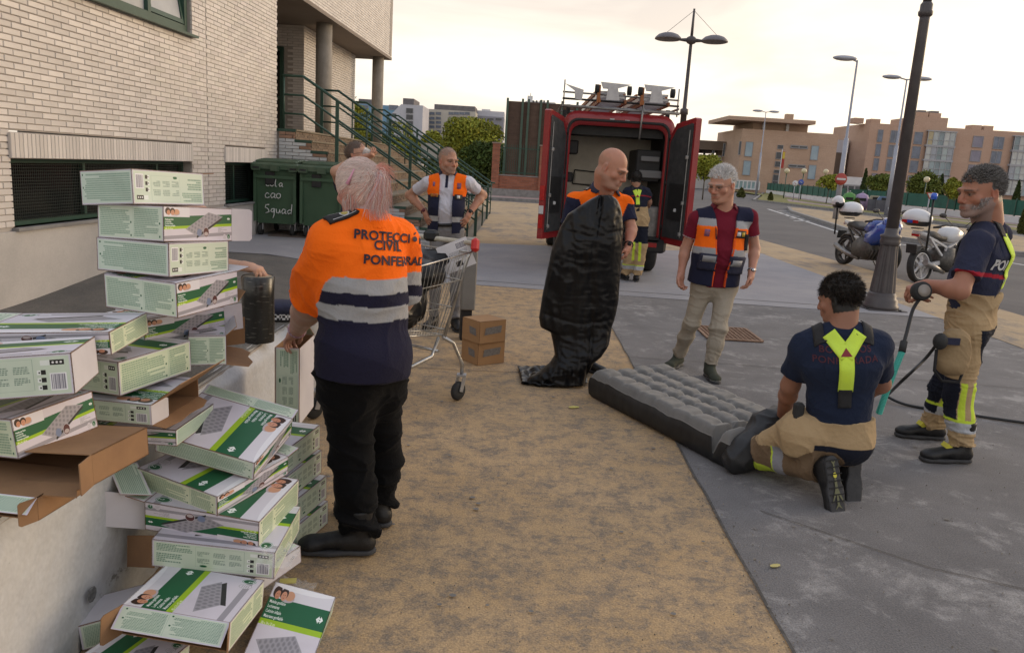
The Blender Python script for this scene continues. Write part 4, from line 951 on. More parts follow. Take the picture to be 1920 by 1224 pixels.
def mk_mesh(name, V, F_):
    me = bpy.data.meshes.new(name); me.vertices.add(len(V)); me.vertices.foreach_set('co', np.asarray(V, np.float32).ravel())
    k = F_.shape[1]; me.loops.add(F_.size); me.loops.foreach_set('vertex_index', F_.astype(np.int32).ravel()); me.polygons.add(len(F_))
    me.polygons.foreach_set('loop_start', np.arange(0, F_.size, k, dtype=np.int32)); me.polygons.foreach_set('use_smooth', np.ones(len(F_), bool)); me.update(); return me
def vnorm(V, F_):
    a, b, c, d = V[F_[:, 0]], V[F_[:, 1]], V[F_[:, 2]], V[F_[:, 3]]; n = np.cross(c-a, d-b); N_ = np.zeros_like(V)
    for i in range(4): np.add.at(N_, F_[:, i], n)
    return N_/(np.linalg.norm(N_, axis=1)[:, None]+1e-12)
def relax(V, F_, it=2, w=.5):
    for _ in range(it):
        S = np.zeros_like(V); c = np.zeros(len(V))
        for i in range(4):
            j = F_[:, (i+1) % 4]; np.add.at(S, F_[:, i], V[j]); np.add.at(S, j, V[F_[:, i]]); np.add.at(c, F_[:, i], 1); np.add.at(c, j, 1)
        V = V*(1-w)+w*S/np.maximum(c, 1)[:, None]
    return V
def wrinkle(P, seed, f=9., amp=.006, M3=None, warp=1.6, sharp=1.5):
    """cloth folds: warped ridges; M3 scales the coordinates so that folds run across the low-frequency axis"""
    r_ = np.random.default_rng(seed); Q = P if M3 is None else P@np.array(M3); out = 0
    for o in range(3):
        A1 = r_.normal(size=3); A1 /= np.linalg.norm(A1); A2 = r_.normal(size=3); A3 = r_.normal(size=3); ff = f*(1.7**o)
        w = warp*np.sin(Q@A2*ff*.45+r_.random()*6)+warp*.6*np.sin(Q@A3*ff*.8+r_.random()*6)
        s_ = np.sin(Q@A1*ff+w+r_.random()*6); out = out+(1-np.abs(s_))**sharp*(.62**o)*(.5+.5*np.sin(Q@A3*ff*.3+o))
    return amp*(out-.55)
def finish(field, name, mat, parent, colf=None, disp=None, rel=1, h=None, loc=None):
    V, F_ = field.mesh()
    if len(V) == 0: print('EMPTY', name); return None
    V = relax(V, F_, rel)
    if disp is not None:
        N_ = vnorm(V, F_); V = V+N_*np.asarray(disp(V, N_))[:, None]
    C_ = None
    if colf is not None:
        C_ = np.ones((len(V), 4), np.float32); C_[:, :3] = colf(V, vnorm(V, F_))
    pl = np.array(parent.location) if parent is not None else 0
    me = mk_mesh(name, V-pl, F_)
    if C_ is not None: me.color_attributes.new('Col', 'FLOAT_COLOR', 'POINT').data.foreach_set('color', C_.ravel())
    o = link(name, me, mat, parent); o['_n'] = len(V); del o['_n']
    BV[o.name] = BVHTree.FromPolygons([tuple(v) for v in V], [tuple(map(int, f)) for f in F_]); return o
BV = {}
def pick(cond, a, b): return np.where(np.asarray(cond)[:, None], np.array(a, float), np.asarray(b, float))
def decal(me, bv, origin, ux, uy, d, mat, name, parent, off=.003, back=.5, sub=0, drop=False):
    """project a flat mesh (xy) along direction d on to a surface"""
    bm = bmesh.new(); bm.from_mesh(me)
    if sub: bmesh.ops.subdivide_edges(bm, edges=[e for e in bm.edges if e.calc_length() > sub], cuts=2)
    bmesh.ops.triangulate(bm, faces=bm.faces[:])
    o_, ux, uy, d = Vector(origin), Vector(ux), Vector(uy), Vector(d).normalized(); pl = Vector(parent.location) if parent else Vector(); ok = 0
    last = 0; miss = []
    for v in bm.verts:
        p = o_+ux*v.co.x+uy*v.co.y; loc, nn_, i, dist = bv.ray_cast(p-d*back, d)
        if loc is None: v.co = p+d*last-pl; miss.append(v)
        else: v.co = loc-d*off-pl; ok += 1; last = (loc-p).dot(d)
    if drop and miss: bmesh.ops.delete(bm, geom=miss, context='VERTS')
    m2 = bpy.data.meshes.new(name); bm.to_mesh(m2); bm.free(); return link(name, m2, mat, parent)
def ribbon(bv, pts, w, side, d, mat, name, parent, off=.004, back=.4, nu=24, nw=5, thick=.003):
    """strap that follows the surface: pts is a path, side the width direction, rays go along d"""
    pts = [Vector(p) for p in pts]; seg = [0]
    for a, b in zip(pts[:-1], pts[1:]): seg.append(seg[-1]+(b-a).length)
    P = []; pl = Vector(parent.location); Ls = seg[-1]
    ds = d if isinstance(d, list) else [d]*len(pts); ss = side if isinstance(side, list) else [side]*len(pts); prevh = None
    for i in range(nu):
        s_ = Ls*i/(nu-1); k = max(j for j in range(len(pts)-1) if seg[j] <= s_+1e-9) ; t = (s_-seg[k])/(seg[k+1]-seg[k]+1e-9)
        c = pts[k].lerp(pts[k+1], t); dd = Vector(ds[k]).lerp(Vector(ds[k+1]), t).normalized(); sd = Vector(ss[k]).lerp(Vector(ss[k+1]), t).normalized()
        for j in range(nw):
            p = c+sd*w*(j/(nw-1)-.5); loc, n_, _, _ = bv.ray_cast(p-dd*back, dd)
            if loc is None: loc = p
            P.append(tuple(loc-dd*off-pl))
    m_ = MB(); m_.grid(P, nu, nw); o = m_.build(name, mat, parent); md = o.modifiers.new('t', 'SOLIDIFY'); md.thickness = thick; md.offset = 0; return o
# ---------------------------------------------------------------- anatomy
def frame_from(fwd, up):
    y = nrm(fwd); x = nrm(np.cross(y, up)); z = np.cross(x, y); return np.stack([x, y, z], 1)   # columns right, forward, up
def head_sdf(F, c, Rm, s=1.0, k=.012, jaw=1, wide=1, nose=1, chin2=0):
    g = lambda x, y, z: np.array(c)+Rm@(np.array([x*wide, y, z])*s)
    F.ell(g(0, -.018, .030), np.array([.074*wide, .097, .086])*s, .02, Rm)
    F.ell(g(0, .022, -.02), np.array([.064*wide, .072, .082])*s, .02, Rm)
    for q in (-1, 1):
        F.cone(g(q*.052, -.012, -.050), g(q*.02, .062, -.092), .028*s*jaw, .020*s*jaw, .02)
        F.ell(g(q*.044, .058, -.028), np.array([.024, .02, .022])*s, .015, Rm)
        F.cone(g(q*.010, .090, .020), g(q*.046, .075, .017), .0115*s, .011*s, .008)
    F.ell(g(0, .079, -.096), np.array([.026, .020, .019])*s*jaw, .015, Rm)
    F.ell(g(0, .080, -.062), np.array([.034, .021, .026])*s, .015, Rm)
    if chin2: F.ell(g(0, .035, -.10), np.array([.052, .05, .03])*s, .02, Rm)
    for q in (-1, 1): F.ell(g(q*.031, .093, -.001), np.array([.021, .018, .013])*s, .006, Rm, 's')
    F.cone(g(0, .090, .012), g(0, .111*nose, -.030), .0085*s, .0125*s, .009)
    for q in (-1, 1): F.ell(g(q*.0135, .098, -.036), np.array([.0095, .011, .009])*s, .006, Rm)
    F.cone(g(-.020, .094, -.057), g(.020, .094, -.057), .0065*s, .0065*s, .005); F.cone(g(-.017, .095, -.070), g(.017, .095, -.070), .0075*s, .0075*s, .005)
    F.cone(g(-.025, .105, -.0635), g(.025, .105, -.0635), .004*s, .004*s, .004, op='s')
    for q in (-1, 1): F.cone(g(q*.020, .100, -.034), g(q*.034, .085, -.064), .003*s, .003*s, .005, op='s')
    for q in (-1, 1):
        F.ell(g(q*.031, .077, -.001), np.array([.013, .0125, .0125])*s, .004, Rm)
        F.ell(g(q*.077, -.012, -.012), np.array([.0095, .020, .032])*s, .006, Rm); F.ell(g(q*.085, -.006, -.008), np.array([.006, .010, .017])*s, .005, Rm, 's')
def head_col(V, c, Rm, s, skin, brow=(.09, .07, .055), lips=None, beard=None, beardmask=None, scalp=None, scalpmask=None, red=.12, wide=1):
    q = (V-np.array(c))@Rm/s; x, y, z = q[:, 0]/wide, q[:, 1], q[:, 2]; C_ = np.tile(np.array(skin, float), (len(V), 1)); near = (np.abs(x) < .11) & (np.abs(z) < .16) & (np.abs(y) < .15)
    n1 = .5+.5*np.sin(V@np.array([61, 37, 53.])+np.sin(V@np.array([23, -71, 31.])*1.3)*2); C_ *= (1-.05*n1)[:, None]
    rd = .45*np.exp(-((np.abs(x)-.042)**2/.0006+(z+.03)**2/.0009))*(y > .02)+np.exp(-(x**2/.0002+(z+.032)**2/.0003))*(y > .09)*1.2+np.exp(-((z+.01)**2)/.0009)*(np.abs(x) > .071)
    rd = (rd*near)[:, None]; C_ = C_*(1-rd*np.array([0, red*1.7, red*1.9]))
    lp = np.exp(-((z+.0635)**2/.00009+x**2/.0005))*(y > .06)*near; C_ = C_*(1-lp[:, None])+lp[:, None]*np.array(lips or (skin[0]*.78, skin[1]*.55, skin[2]*.55))
    if beard is not None:
        m = beardmask(x, y, z)*near; C_ = C_*(1-m[:, None])+m[:, None]*np.array(beard)
    if scalp is not None:
        m = scalpmask(x, y, z)*near; C_ = C_*(1-m[:, None])+m[:, None]*np.array(scalp)
    bz = .020-.10*np.maximum(np.abs(x)-.03, 0); m = np.clip(1.3-((z-bz)/.0055)**2, 0, 1)*(np.abs(x) > .011)*np.clip((.056-np.abs(x))/.010, 0, 1)*(y > .05)*.8; C_ = C_*(1-m[:, None])+m[:, None]*np.array(brow)
    ex = (np.abs(x)-.031); m = np.clip(1.5-(ex/.0165)**2-((z-.001)/.0085)**2, 0, 1)*(y > .055); lid = (.78*m)[:, None]; C_ = C_*(1-lid)+lid*np.array([.12, .08, .06])  # dark eyelid tone also paints the brow's shade over the eyes
    m2 = np.clip(1.5-(ex/.010)**2-((z+.003)/.0030)**2, 0, 1)*(y > .065)*.45; C_ = C_*(1-m2[:, None])+m2[:, None]*np.array([.35, .33, .31]); m3 = np.clip(1.5-(ex/.0055)**2-((z+.001)/.005)**2, 0, 1)*(y > .065); C_ = C_*(1-m3[:, None])+m3[:, None]*np.array([.03, .02, .015])
    return C_
def hand_sdf(F, w, d, n, side, s=1.0, curl=.6, spread=.05, thumb=.5, curls=None):
    """w wrist, d towards fingers, n palm normal (palm faces n), side: direction towards the thumb"""
    d = nrm(d); n = nrm(np.array(n)-d*np.dot(n, d)); t = nrm(np.array(side)-d*np.dot(side, d)-n*np.dot(side, n)); w = np.array(w, float)
    P = lambda a, b, c: w+(d*a+t*b+n*c)*s
    F.cone(P(-.01, 0, 0), P(.035, 0, 0), .024*s, .026*s, .012, n=t, fa=1.15, fb=1.35)
    F.cone(P(.03, 0, 0), P(.082, .002, .0), .0185*s, .0145*s, .012, n=t, fa=1.75, fb=2.75)
    F.cone(P(.02, .022, .006), P(.055, .036, .010), .017*s, .014*s, .012)
    for i, (o, L_, r_) in enumerate(((.031, .075, .0092), (.0105, .084, .0096), (-.010, .078, .0092), (-.0295, .062, .0083))):
        cu = (curls[i] if curls else curl); p = P(.082-.006*abs(i-1), o, 0); ang = .25*cu; sp = spread*(1.2-i)*.9; dir0 = nrm(d+t*sp); q = p
        for f_, (lf, bend) in enumerate(((.47, 1.05), (.30, 1.15), (.23, .8))):
            ang += cu*bend*(.75 if f_ == 0 else 1); dv = dir0*math.cos(ang)+n*math.sin(ang); e = q+dv*L_*lf*s; rr = r_*s*(1-.10*f_); F.cone(q, e, rr, rr*.93, .004); q = e
    p = P(.028, .030, .008); a1 = P(.055, .030+.028*(1-thumb*.5), .012+.022*thumb); F.cone(p, a1, .0125*s, .0108*s, .008)
    dv = nrm(d*.9+t*(.35-.5*thumb)+n*(.15+.5*thumb)); e = a1+dv*.031*s; F.cone(a1, e, .0105*s, .0095*s, .004); dv2 = nrm(d*.95+t*(.1-.6*thumb)+n*(.1+.3*thumb)); F.cone(e, e+dv2*.024*s, .0095*s, .008*s, .004)
m_skin = M('skin', (1, 1, 1), .52, attr=True, spec=.35, bump=.06, bscale=130)
MATS['skin'].node_tree.nodes['Principled BSDF'].inputs['Subsurface Weight'].default_value = .06; MATS['skin'].node_tree.nodes['Principled BSDF'].inputs['Subsurface Scale'].default_value = .01
m_cloth = M('cloth', (1, 1, 1), .92, attr=True, spec=.12, bump=.28, bscale=110, sheen=.03)
m_heavy = M('heavy_cloth', (1, 1, 1), .92, attr=True, spec=.12, bump=.4, bscale=60, sheen=.03)
m_leather = M('black_leather', (.007, .007, .008), .5, (.014, .014, .015), 25, bump=.2, bscale=60)
m_sole = M('boot_sole', (.035, .035, .038), .75, (.05, .05, .052), 20, bump=.2)
m_hivis = M('yellow_strap', (.62, .82, .06), .7, (.56, .76, .08), 8, bump=.15, bscale=90)
m_bstrap = M('black_strap', (.014, .014, .015), .8, (.022, .022, .024), 20, bump=.2, bscale=90)
m_refl = M('grey_reflective', (.30, .30, .31), .55, (.25, .25, .26), 12, bump=.1, bscale=60)
m_print_dk = M('dark_print', (.02, .018, .03), .8); m_print_w = M('white_print', (.55, .55, .55), .8); m_print_r = M('red_print', (.22, .03, .04), .8)
def bbox(*pts, m=.2):
    P = np.array([np.array(p) for p in pts]); return P.min(0)-m, P.max(0)+m
def arm_body(F, S, E, W_, r=(.052, .042, .037, .026)):
    F.cone(S, E, r[0], r[1], .03); m = np.array(E)+(np.array(W_)-np.array(E))*.28; F.cone(E, m, r[1], r[1]*1.0, .02); F.cone(m, W_, r[1]*.98, r[3], .02)
def boot(name, ankle, toe_dir, up, mat, parent, s=1.0, h=.16, L_=.29, col_=(.008, .008, .009), sole=None, colf=None, w=1.0, res=.006):
    """boot with heel, instep, toe cap; ankle: ankle joint; sole plane lies .085 below it along -up"""
    a = np.array(ankle, float); u = nrm(up); f = nrm(np.array(toe_dir)-u*np.dot(toe_dir, u)); sd = np.cross(f, u)
    g = lambda x, y, z: a+(sd*x+f*y+u*z)*s
    lo, hi = bbox(g(0, -.1, -.1), g(0, L_-.04, -.1), g(0, 0, h), m=.09); F = Field(lo, hi, res)
    F.cone(g(0, -.005, h-.02), g(0, -.01, -.02), .05*s*w, .043*s*w, .02, flat=(1, 0)); F.cone(g(0, -.035, -.045), g(0, .04, -.04), .036*s*w, .038*s*w, .03)
    F.cone(g(0, .03, -.025), g(0, L_*.62, -.050), .038*s*w, .028*s*w, .03, n=sd, fa=1, fb=1.45); F.ell(g(0, L_*.62, -.052), np.array([.046*w, .055, .030])*s, .02, np.stack([sd, f, u], 1))
    F.cut(g(0, 0, -.072), -u)
    o = finish(F, name, mat, parent, (lambda V, N_: np.tile(np.array(col_), (len(V), 1))) if colf is None else colf, rel=1)
    F = Field(lo, hi, res); F.cone(g(0, -.035, -.08), g(0, -.005, -.08), .038*s*w, .036*s*w, .01); F.cone(g(0, -.01, -.08), g(0, L_*.4, -.08), .034*s*w, .044*s*w, .02); F.cone(g(0, L_*.35, -.08), g(0, L_*.66, -.08), .046*s*w, .044*s*w, .02)
    F.cut(g(0, 0, -.066), u); F.cut(g(0, 0, -.086), -u); finish(F, 'sole', sole or m_sole, parent, rel=1, colf=(lambda V, N_: np.tile(np.array((.03, .03, .032)), (len(V), 1))) if sole is None else None)
    return o
def spikes(name, c, Rm, s, maskf, n, length, colr, mat, parent, rad=(.077, .099, .089), off=(0, -.018, .030), flow=None, seed=0, jitter=.4, lift=.5, w=.0016, seg=3, wide=1, droop=.3):
    """short hair: thin tapered blades growing from the scalp"""
    r_ = np.random.default_rng(seed); d = r_.normal(size=(n*4, 3)); d /= np.linalg.norm(d, axis=1)[:, None]; loc = d*np.array(rad)*np.array([wide, 1, 1])+np.array(off)
    k = maskf(loc[:, 0]/wide, loc[:, 1], loc[:, 2]) > r_.random(n*4); loc = loc[k][:n]; d = d[k][:n]; n = len(loc)
    dirn = d*lift+r_.normal(size=(n, 3))*jitter*.6
    if flow is None: flow = (0, -.45, -.25)
    if flow is not None: dirn += np.array([flow(p) for p in loc]) if callable(flow) else np.array(flow)
    dirn /= np.linalg.norm(dirn, axis=1)[:, None]; Ls = length*(.6+.7*r_.random(n)); sidev = np.cross(dirn, r_.normal(size=(n, 3))); sidev /= np.linalg.norm(sidev, axis=1)[:, None]
    V = []; Cc = []; p = loc.copy(); cols = np.array(colr)[r_.integers(0, len(colr), n)]*(.8+.4*r_.random((n, 1)))
    for i in range(seg+1):
        ww = w*(1-i/(seg+.4)); V.append(p-sidev*ww); V.append(p+sidev*ww); p = p+dirn*(Ls/seg)[:, None]; dirn = dirn+np.array([0, 0, -droop/seg]); dirn /= np.linalg.norm(dirn, axis=1)[:, None]
    V = np.stack(V, 1); m = V.shape[1]; V = V.reshape(-1, 3)*s; W3 = V@Rm.T+np.array(c); b = (np.arange(n)*m)[:, None]
    F_ = np.concatenate([b+np.array([2*i, 2*i+1, 2*i+3, 2*i+2]) for i in range(seg)]); me = mk_mesh(name, W3-np.array(parent.location), F_)
    C_ = np.ones((len(W3), 4), np.float32); C_[:, :3] = np.repeat(cols, m, 0); me.color_attributes.new('Col', 'FLOAT_COLOR', 'POINT').data.foreach_set('color', C_.ravel()); o = link(name, me, mat, parent); tag(o, kind='stuff'); return o
m_hair = M('hair', (1, 1, 1), .55, attr=True, spec=.4)
def person(label, loc):
    e = empty('person', loc); tag(e, label, 'person'); return e
# ================================================================ PEOPLE
def lerp(a, b, t): return np.array(a)*(1-t)+np.array(b)*t
def human(label, root, J, skin, res=.007, shirt=None, trousers=None, head=None, hand_s=1.0, shoes=None, body_bits=None, arms=(.050, .043, .040, .027), sleeve=.62, build=None):
    e = person(label, root); J = {k: np.array(v, float) for k, v in J.items()}; H = {}
    lc = nrm(J['shL']-J['shR']); fc = nrm(np.cross(J['neck']-J['pelvis'], -lc)); uc = nrm(np.cross(lc, -fc)) if 0 else nrm(np.cross(fc, lc))*-1
    # frame: x to the person's right, y forward, z up
    x = -lc; z = nrm((J['neck']-J['waist'])); y = nrm(np.cross(z, x)); x = np.cross(y, z); T = np.stack([x, y, z], 1)
    lp = nrm(J['hipL']-J['hipR']); zp = nrm(J['waist']-J['pelvis']); xp = -lp; yp = nrm(np.cross(zp, xp)); Tp = np.stack([xp, yp, np.cross(xp, yp)], 1)
    B = dict(chest=(.118, 1.42), waist=(.112, 1.35), hem=(.122, 1.4), hip=(.118, 1.35), belly=None, thigh=.092, knee=.070, ankle=.062, sh=.066, slr=(.073, .068), neck=(.056, .060), calf=.0)
    B.update(build or {})
    hc, hf, hu = J['head'], head['fwd'], head.get('up', (0, 0, 1)); Rm = frame_from(hf, hu); hs = head.get('s', 1.0)
    # ---- body (skin)
    pts = [v for k, v in J.items()]; lo, hi = bbox(*pts, hc, m=.16)
    F = Field(lo, hi, res)
    F.cone(J['pelvis'], J['waist'], B['hip'][0]*.8, B['waist'][0]*.8, .05, n=x, fa=B['hip'][1]); F.cone(J['waist'], J['chest'], B['waist'][0]*.8, B['chest'][0]*.82, .05, n=x, fa=B['chest'][1])
    F.cone(J['shL']-z*.01, J['neck']-z*.03, .045, .05, .03); F.cone(J['shR']-z*.01, J['neck']-z*.03, .045, .05, .03); F.cone(J['chest'], J['neck']-z*.05, B['chest'][0]*.8, .06, .03)
    F.cone(J['neck']-z*.04, hc+Rm@np.array([0, -.022, -.055])*hs, B['neck'][1], B['neck'][0]*hs, .025)
    for s_ in 'LR':
        arm_body(F, J['sh'+s_], J['el'+s_], J['wr'+s_], arms)
        F.cone(J['hip'+s_], J['kn'+s_], B['thigh']*.75, B['knee']*.75, .03); F.cone(J['kn'+s_], J['an'+s_], B['knee']*.75, .030, .03)
    head_sdf(F, hc, Rm, hs, jaw=head.get('jaw', 1), wide=head.get('wide', 1), chin2=head.get('chin2', 0))
    for s_ in 'LR':
        hd = head['hand'+s_]
        if hd: hand_sdf(F, J['wr'+s_], hd['d'], hd['n'], hd['t'], hand_s, hd.get('curl', .5), hd.get('spread', .06), hd.get('thumb', .4), hd.get('curls'))
    def bc(V, N_):
        C_ = head_col(V, hc, Rm, hs, skin, wide=head.get('wide', 1), **{k: head[k] for k in ('brow', 'beard', 'beardmask', 'scalp', 'scalpmask', 'red', 'lips') if k in head})
        for s_ in 'LR':
            dd = np.linalg.norm(V-J['wr'+s_], axis=1); m = np.clip(1-(dd-.08)/.1, 0, 1)*.10; C_ = C_*(1-m[:, None]*np.array([.2, 1, 1]))
        return C_
    H['body'] = finish(F, 'body', m_skin, e, bc, rel=1)
    H.update(e=e, T=T, Tp=Tp, Rm=Rm, J=J, hs=hs, B=B, x=x, y=y, z=z)
    # ---- shirt
    if shirt:
        F = Field(lo-.05, hi+.05, res); hem = J['pelvis']+zp*shirt.get('hem', -.02)
        F.cone(hem, J['waist'], B['hem'][0], B['waist'][0], .05, n=xp, fa=B['hem'][1], fb=B['waist'][1], flat=(1, 0))
        F.cone(J['waist'], J['chest'], B['waist'][0], B['chest'][0], .05, n=x, fa=B['waist'][1], fb=B['chest'][1])
        F.cone(J['chest'], J['neck']-z*.055, B['chest'][0], .080, .05, n=x, fa=B['chest'][1], fb=1.7)
        if B['belly']: c_, r_ = B['belly']; F.ell(J['waist']+T@np.array(c_), r_, .06, T)
        for s_ in 'LR':
            sh, el = J['sh'+s_], J['el'+s_]; F.cone(J['neck']-z*.022, sh-z*.010, .055, B['sh'], .05); end = lerp(sh, el, sleeve); F.cone(sh-z*.005, end, B['slr'][0], B['slr'][1], .035, flat=(0, 1))
        if shirt.get('bits'): shirt['bits'](F, H)
        F.cone(J['neck']-z*.03, hc+Rm@np.array([0, -.02, -.06])*hs, .052, .05, .004, op='s')
        amp = shirt.get('amp', .006); sd = shirt.get('seed', 1)
        def ds(V, N_):
            q = (V-J['waist'])@T; w = wrinkle(V, sd, shirt.get('f', 11), amp*2.6, sharp=1.2); w2 = wrinkle(V, sd+9, 26, amp*.7)
            k = .55+.6*np.exp(-((q[:, 2]+.02)/.10)**2)+.5*np.exp(-((q[:, 2]-.25)/.1)**2)*(np.abs(q[:, 0]) > .1)
            return (w+w2)*k
        H['shirt'] = finish(F, shirt.get('name', 'shirt'), shirt.get('mat', m_cloth), e, lambda V, N_: shirt['col']((V-J['chest'])@T, V, H), ds, 1)
    # ---- trousers
    if trousers:
        F = Field(lo-.05, hi+.05, res); r_ = B['hip'][0]; top = J['pelvis']+zp*trousers.get('top', .09)
        F.cone(J['pelvis']-zp*.02, top, r_, r_*.96 if 'topr' not in trousers else trousers['topr'], .05, n=xp, fa=B['hip'][1], flat=(0, 1)); F.cone(J['hipL'], J['hipR'], r_*.88, r_*.88, .05)
        if trousers.get('glute'): 
            for s_ in 'LR': F.ell(J['hip'+s_]+Tp@np.array(trousers['glute'][0]), trousers['glute'][1], .05, Tp)
        for s_ in 'LR':
            hp, kn, an = J['hip'+s_], J['kn'+s_], J['an'+s_]; F.cone(hp, kn, B['thigh'], B['knee'], .045); end = lerp(kn, an, trousers.get('len', .97)); mid = lerp(kn, end, .45)
            F.cone(kn, mid, B['knee'], B['knee']*.93+B['calf'], .03); F.cone(mid, end, B['knee']*.93+B['calf'], B['ankle'], .03, flat=(0, 1))
        if trousers.get('bits'): trousers['bits'](F, H)
        amp = trousers.get('amp', .008); sd = trousers.get('seed', 3)
        def dt(V, N_):
            k = np.full(len(V), .45)
            for s_ in 'LR':
                k += .7*np.exp(-(np.linalg.norm(V-J['kn'+s_], axis=1)/.10)**2)+.9*np.exp(-(np.linalg.norm(V-J['an'+s_], axis=1)/.13)**2)+.35*np.exp(-(np.linalg.norm(V-J['hip'+s_]+yp*-.05, axis=1)/.12)**2)
            return wrinkle(V, sd, 13, amp*2.3, M3=np.diag([.75, .75, 1.7]))*k+wrinkle(V, sd+7, 30, amp*.5)*k
        H['trousers'] = finish(F, 'trousers', trousers.get('mat', m_cloth), e, lambda V, N_: trousers['col']((V-J['pelvis'])@Tp, V, H), dt, 1)
    if shoes:
        for s_ in 'LR':
            b_ = dict(shoes); nm = b_.pop('name', 'boot'); td = b_.pop('dir'+s_); up = b_.pop('up'+s_, (0, 0, 1)); b_.pop('dir'+('R' if s_ == 'L' else 'L'), 0); b_.pop('up'+('R' if s_ == 'L' else 'L'), 0); m_ = b_.pop('mat', m_leather)
            boot(nm, J['an'+s_], td, up, m_, e, res=min(res, .006), **b_)
    return H
def vest(H, name, colf, open_w, hem, mat=None, amp=.005, seed=5, off=.016, neckr=.085, res=.007, arm=.088, bits=None, sleeves=False):
    """sleeveless vest over the shirt with an open front"""
    J, T, B, x, y, z = H['J'], H['T'], H['B'], H['x'], H['y'], H['z']; lo, hi = bbox(J['pelvis'], J['shL'], J['shR'], J['neck'], m=.3); F = Field(lo, hi, res)
    hp = J['pelvis']+nrm(J['waist']-J['pelvis'])*hem
    F.cone(hp, J['waist'], B['hem'][0]+off+.01, B['waist'][0]+off, .05, n=x, fa=B['hem'][1], fb=B['waist'][1], flat=(1, 0)); F.cone(J['waist'], J['chest'], B['waist'][0]+off, B['chest'][0]+off, .05, n=x, fa=B['waist'][1], fb=B['chest'][1])
    F.cone(J['chest'], J['neck']-z*.075, B['chest'][0]+off, .078+off, .05, n=x, fa=B['chest'][1], fb=1.7)
    if B['belly']: c_, r_ = B['belly']; F.ell(J['waist']+T@np.array(c_), np.array(r_)+off, .06, T)
    for s_ in 'LR': F.cone(J['neck']-z*.035, J['sh'+s_]-z*.012, .05+off*.8, B['sh']+off*.8, .04)
    for s_ in 'LR':
        sh, el = J['sh'+s_], J['el'+s_]; o_ = nrm(sh-J['neck']); F.cone(sh+o_*.045, lerp(sh, el, .9)+o_*.05, arm, arm, .01, op='s')
    F.cone(J['neck']-z*.05, J['neck']+z*.2, neckr, neckr+.02, .01, op='s'); ch = J['chest']
    def wedge(P):
        q = (P-ch.astype(np.float32))@T.astype(np.float32); return np.maximum(np.abs(q[..., 0])-open_w(q[..., 2]), -(q[..., 1]-.0))
    q = F._sl(lo, hi); sl, P = q; F.d[sl] = np.maximum(F.d[sl], -wedge(P))
    if bits: bits(F, H)
    return finish(F, name, mat or m_cloth, H['e'], lambda V, N_: colf((V-ch)@T, V), lambda V, N_: wrinkle(V, seed, 12, amp), 1)
def band(q2, lo, hi): return (q2 > lo) & (q2 < hi)
OR = (.90, .150, .010); NV = (.020, .022, .045); GREY = (.33, .33, .34); KH = (.40, .285, .16); KHD = (.014, .016, .026); LIME = (.52, .66, .06)
def hairmask_short(hl=.0): return lambda x, y, z: np.clip(1.0*(z > .045-hl)*(y < .055)+1.0*(y < .0)*(z > -.055)-1.0*(np.abs(x) > .065)*(z < .01)*(y > -.035), 0, 1)
def torso_joints(neck, pelvis, bend=(0, 0, 0)):
    neck, pelvis = np.array(neck), np.array(pelvis); return lerp(pelvis, neck, .38)+np.array(bend), lerp(pelvis, neck, .70)+np.array(bend)*.6
# ---------- F: man in maroon polo shirt
Y = 6.5
J = dict(head=A(1353, 345, Y-.06), neck=A(1357, 391, Y), pelvis=A(1338, 524, Y), shR=A(1307, 409, Y-.0), shL=A(1405, 406, Y+.03), elR=A(1285, 468, Y+.04), wrR=A(1277, 512, Y-.04), elL=A(1415, 466, Y+.05), wrL=A(1409, 511, Y-.08),
         hipR=A(1318, 537, Y), hipL=A(1361, 537, Y), knR=A(1296, 606, Y), knL=A(1347, 612, Y-.12), anR=A(1272, 668, 6.68), anL=A(1331, 688, 6.36))
J['waist'], J['chest'] = torso_joints(J['neck'], J['pelvis'], (0, -.02, 0))
MAR = (.155, .014, .028)
def mcol(q, V, H):
    C_ = np.tile(MAR, (len(V), 1)); J = H['J']
    for s_ in 'LR':
        t = ((V-J['sh'+s_])@nrm(J['el'+s_]-J['sh'+s_]))/np.linalg.norm(J['el'+s_]-J['sh'+s_]); d = np.linalg.norm(V-lerp(J['sh'+s_], J['el'+s_], .6), axis=1); C_ = pick((t > .585) & (t < .605) & (d < .12), (.5, .45, .45), C_)
    return C_
def tcol(c): return lambda q, V, H: np.tile(c, (len(V), 1))*(1-.08*np.clip(np.sin(V[:, 2:3]*9)*.5+.5, 0, 1))
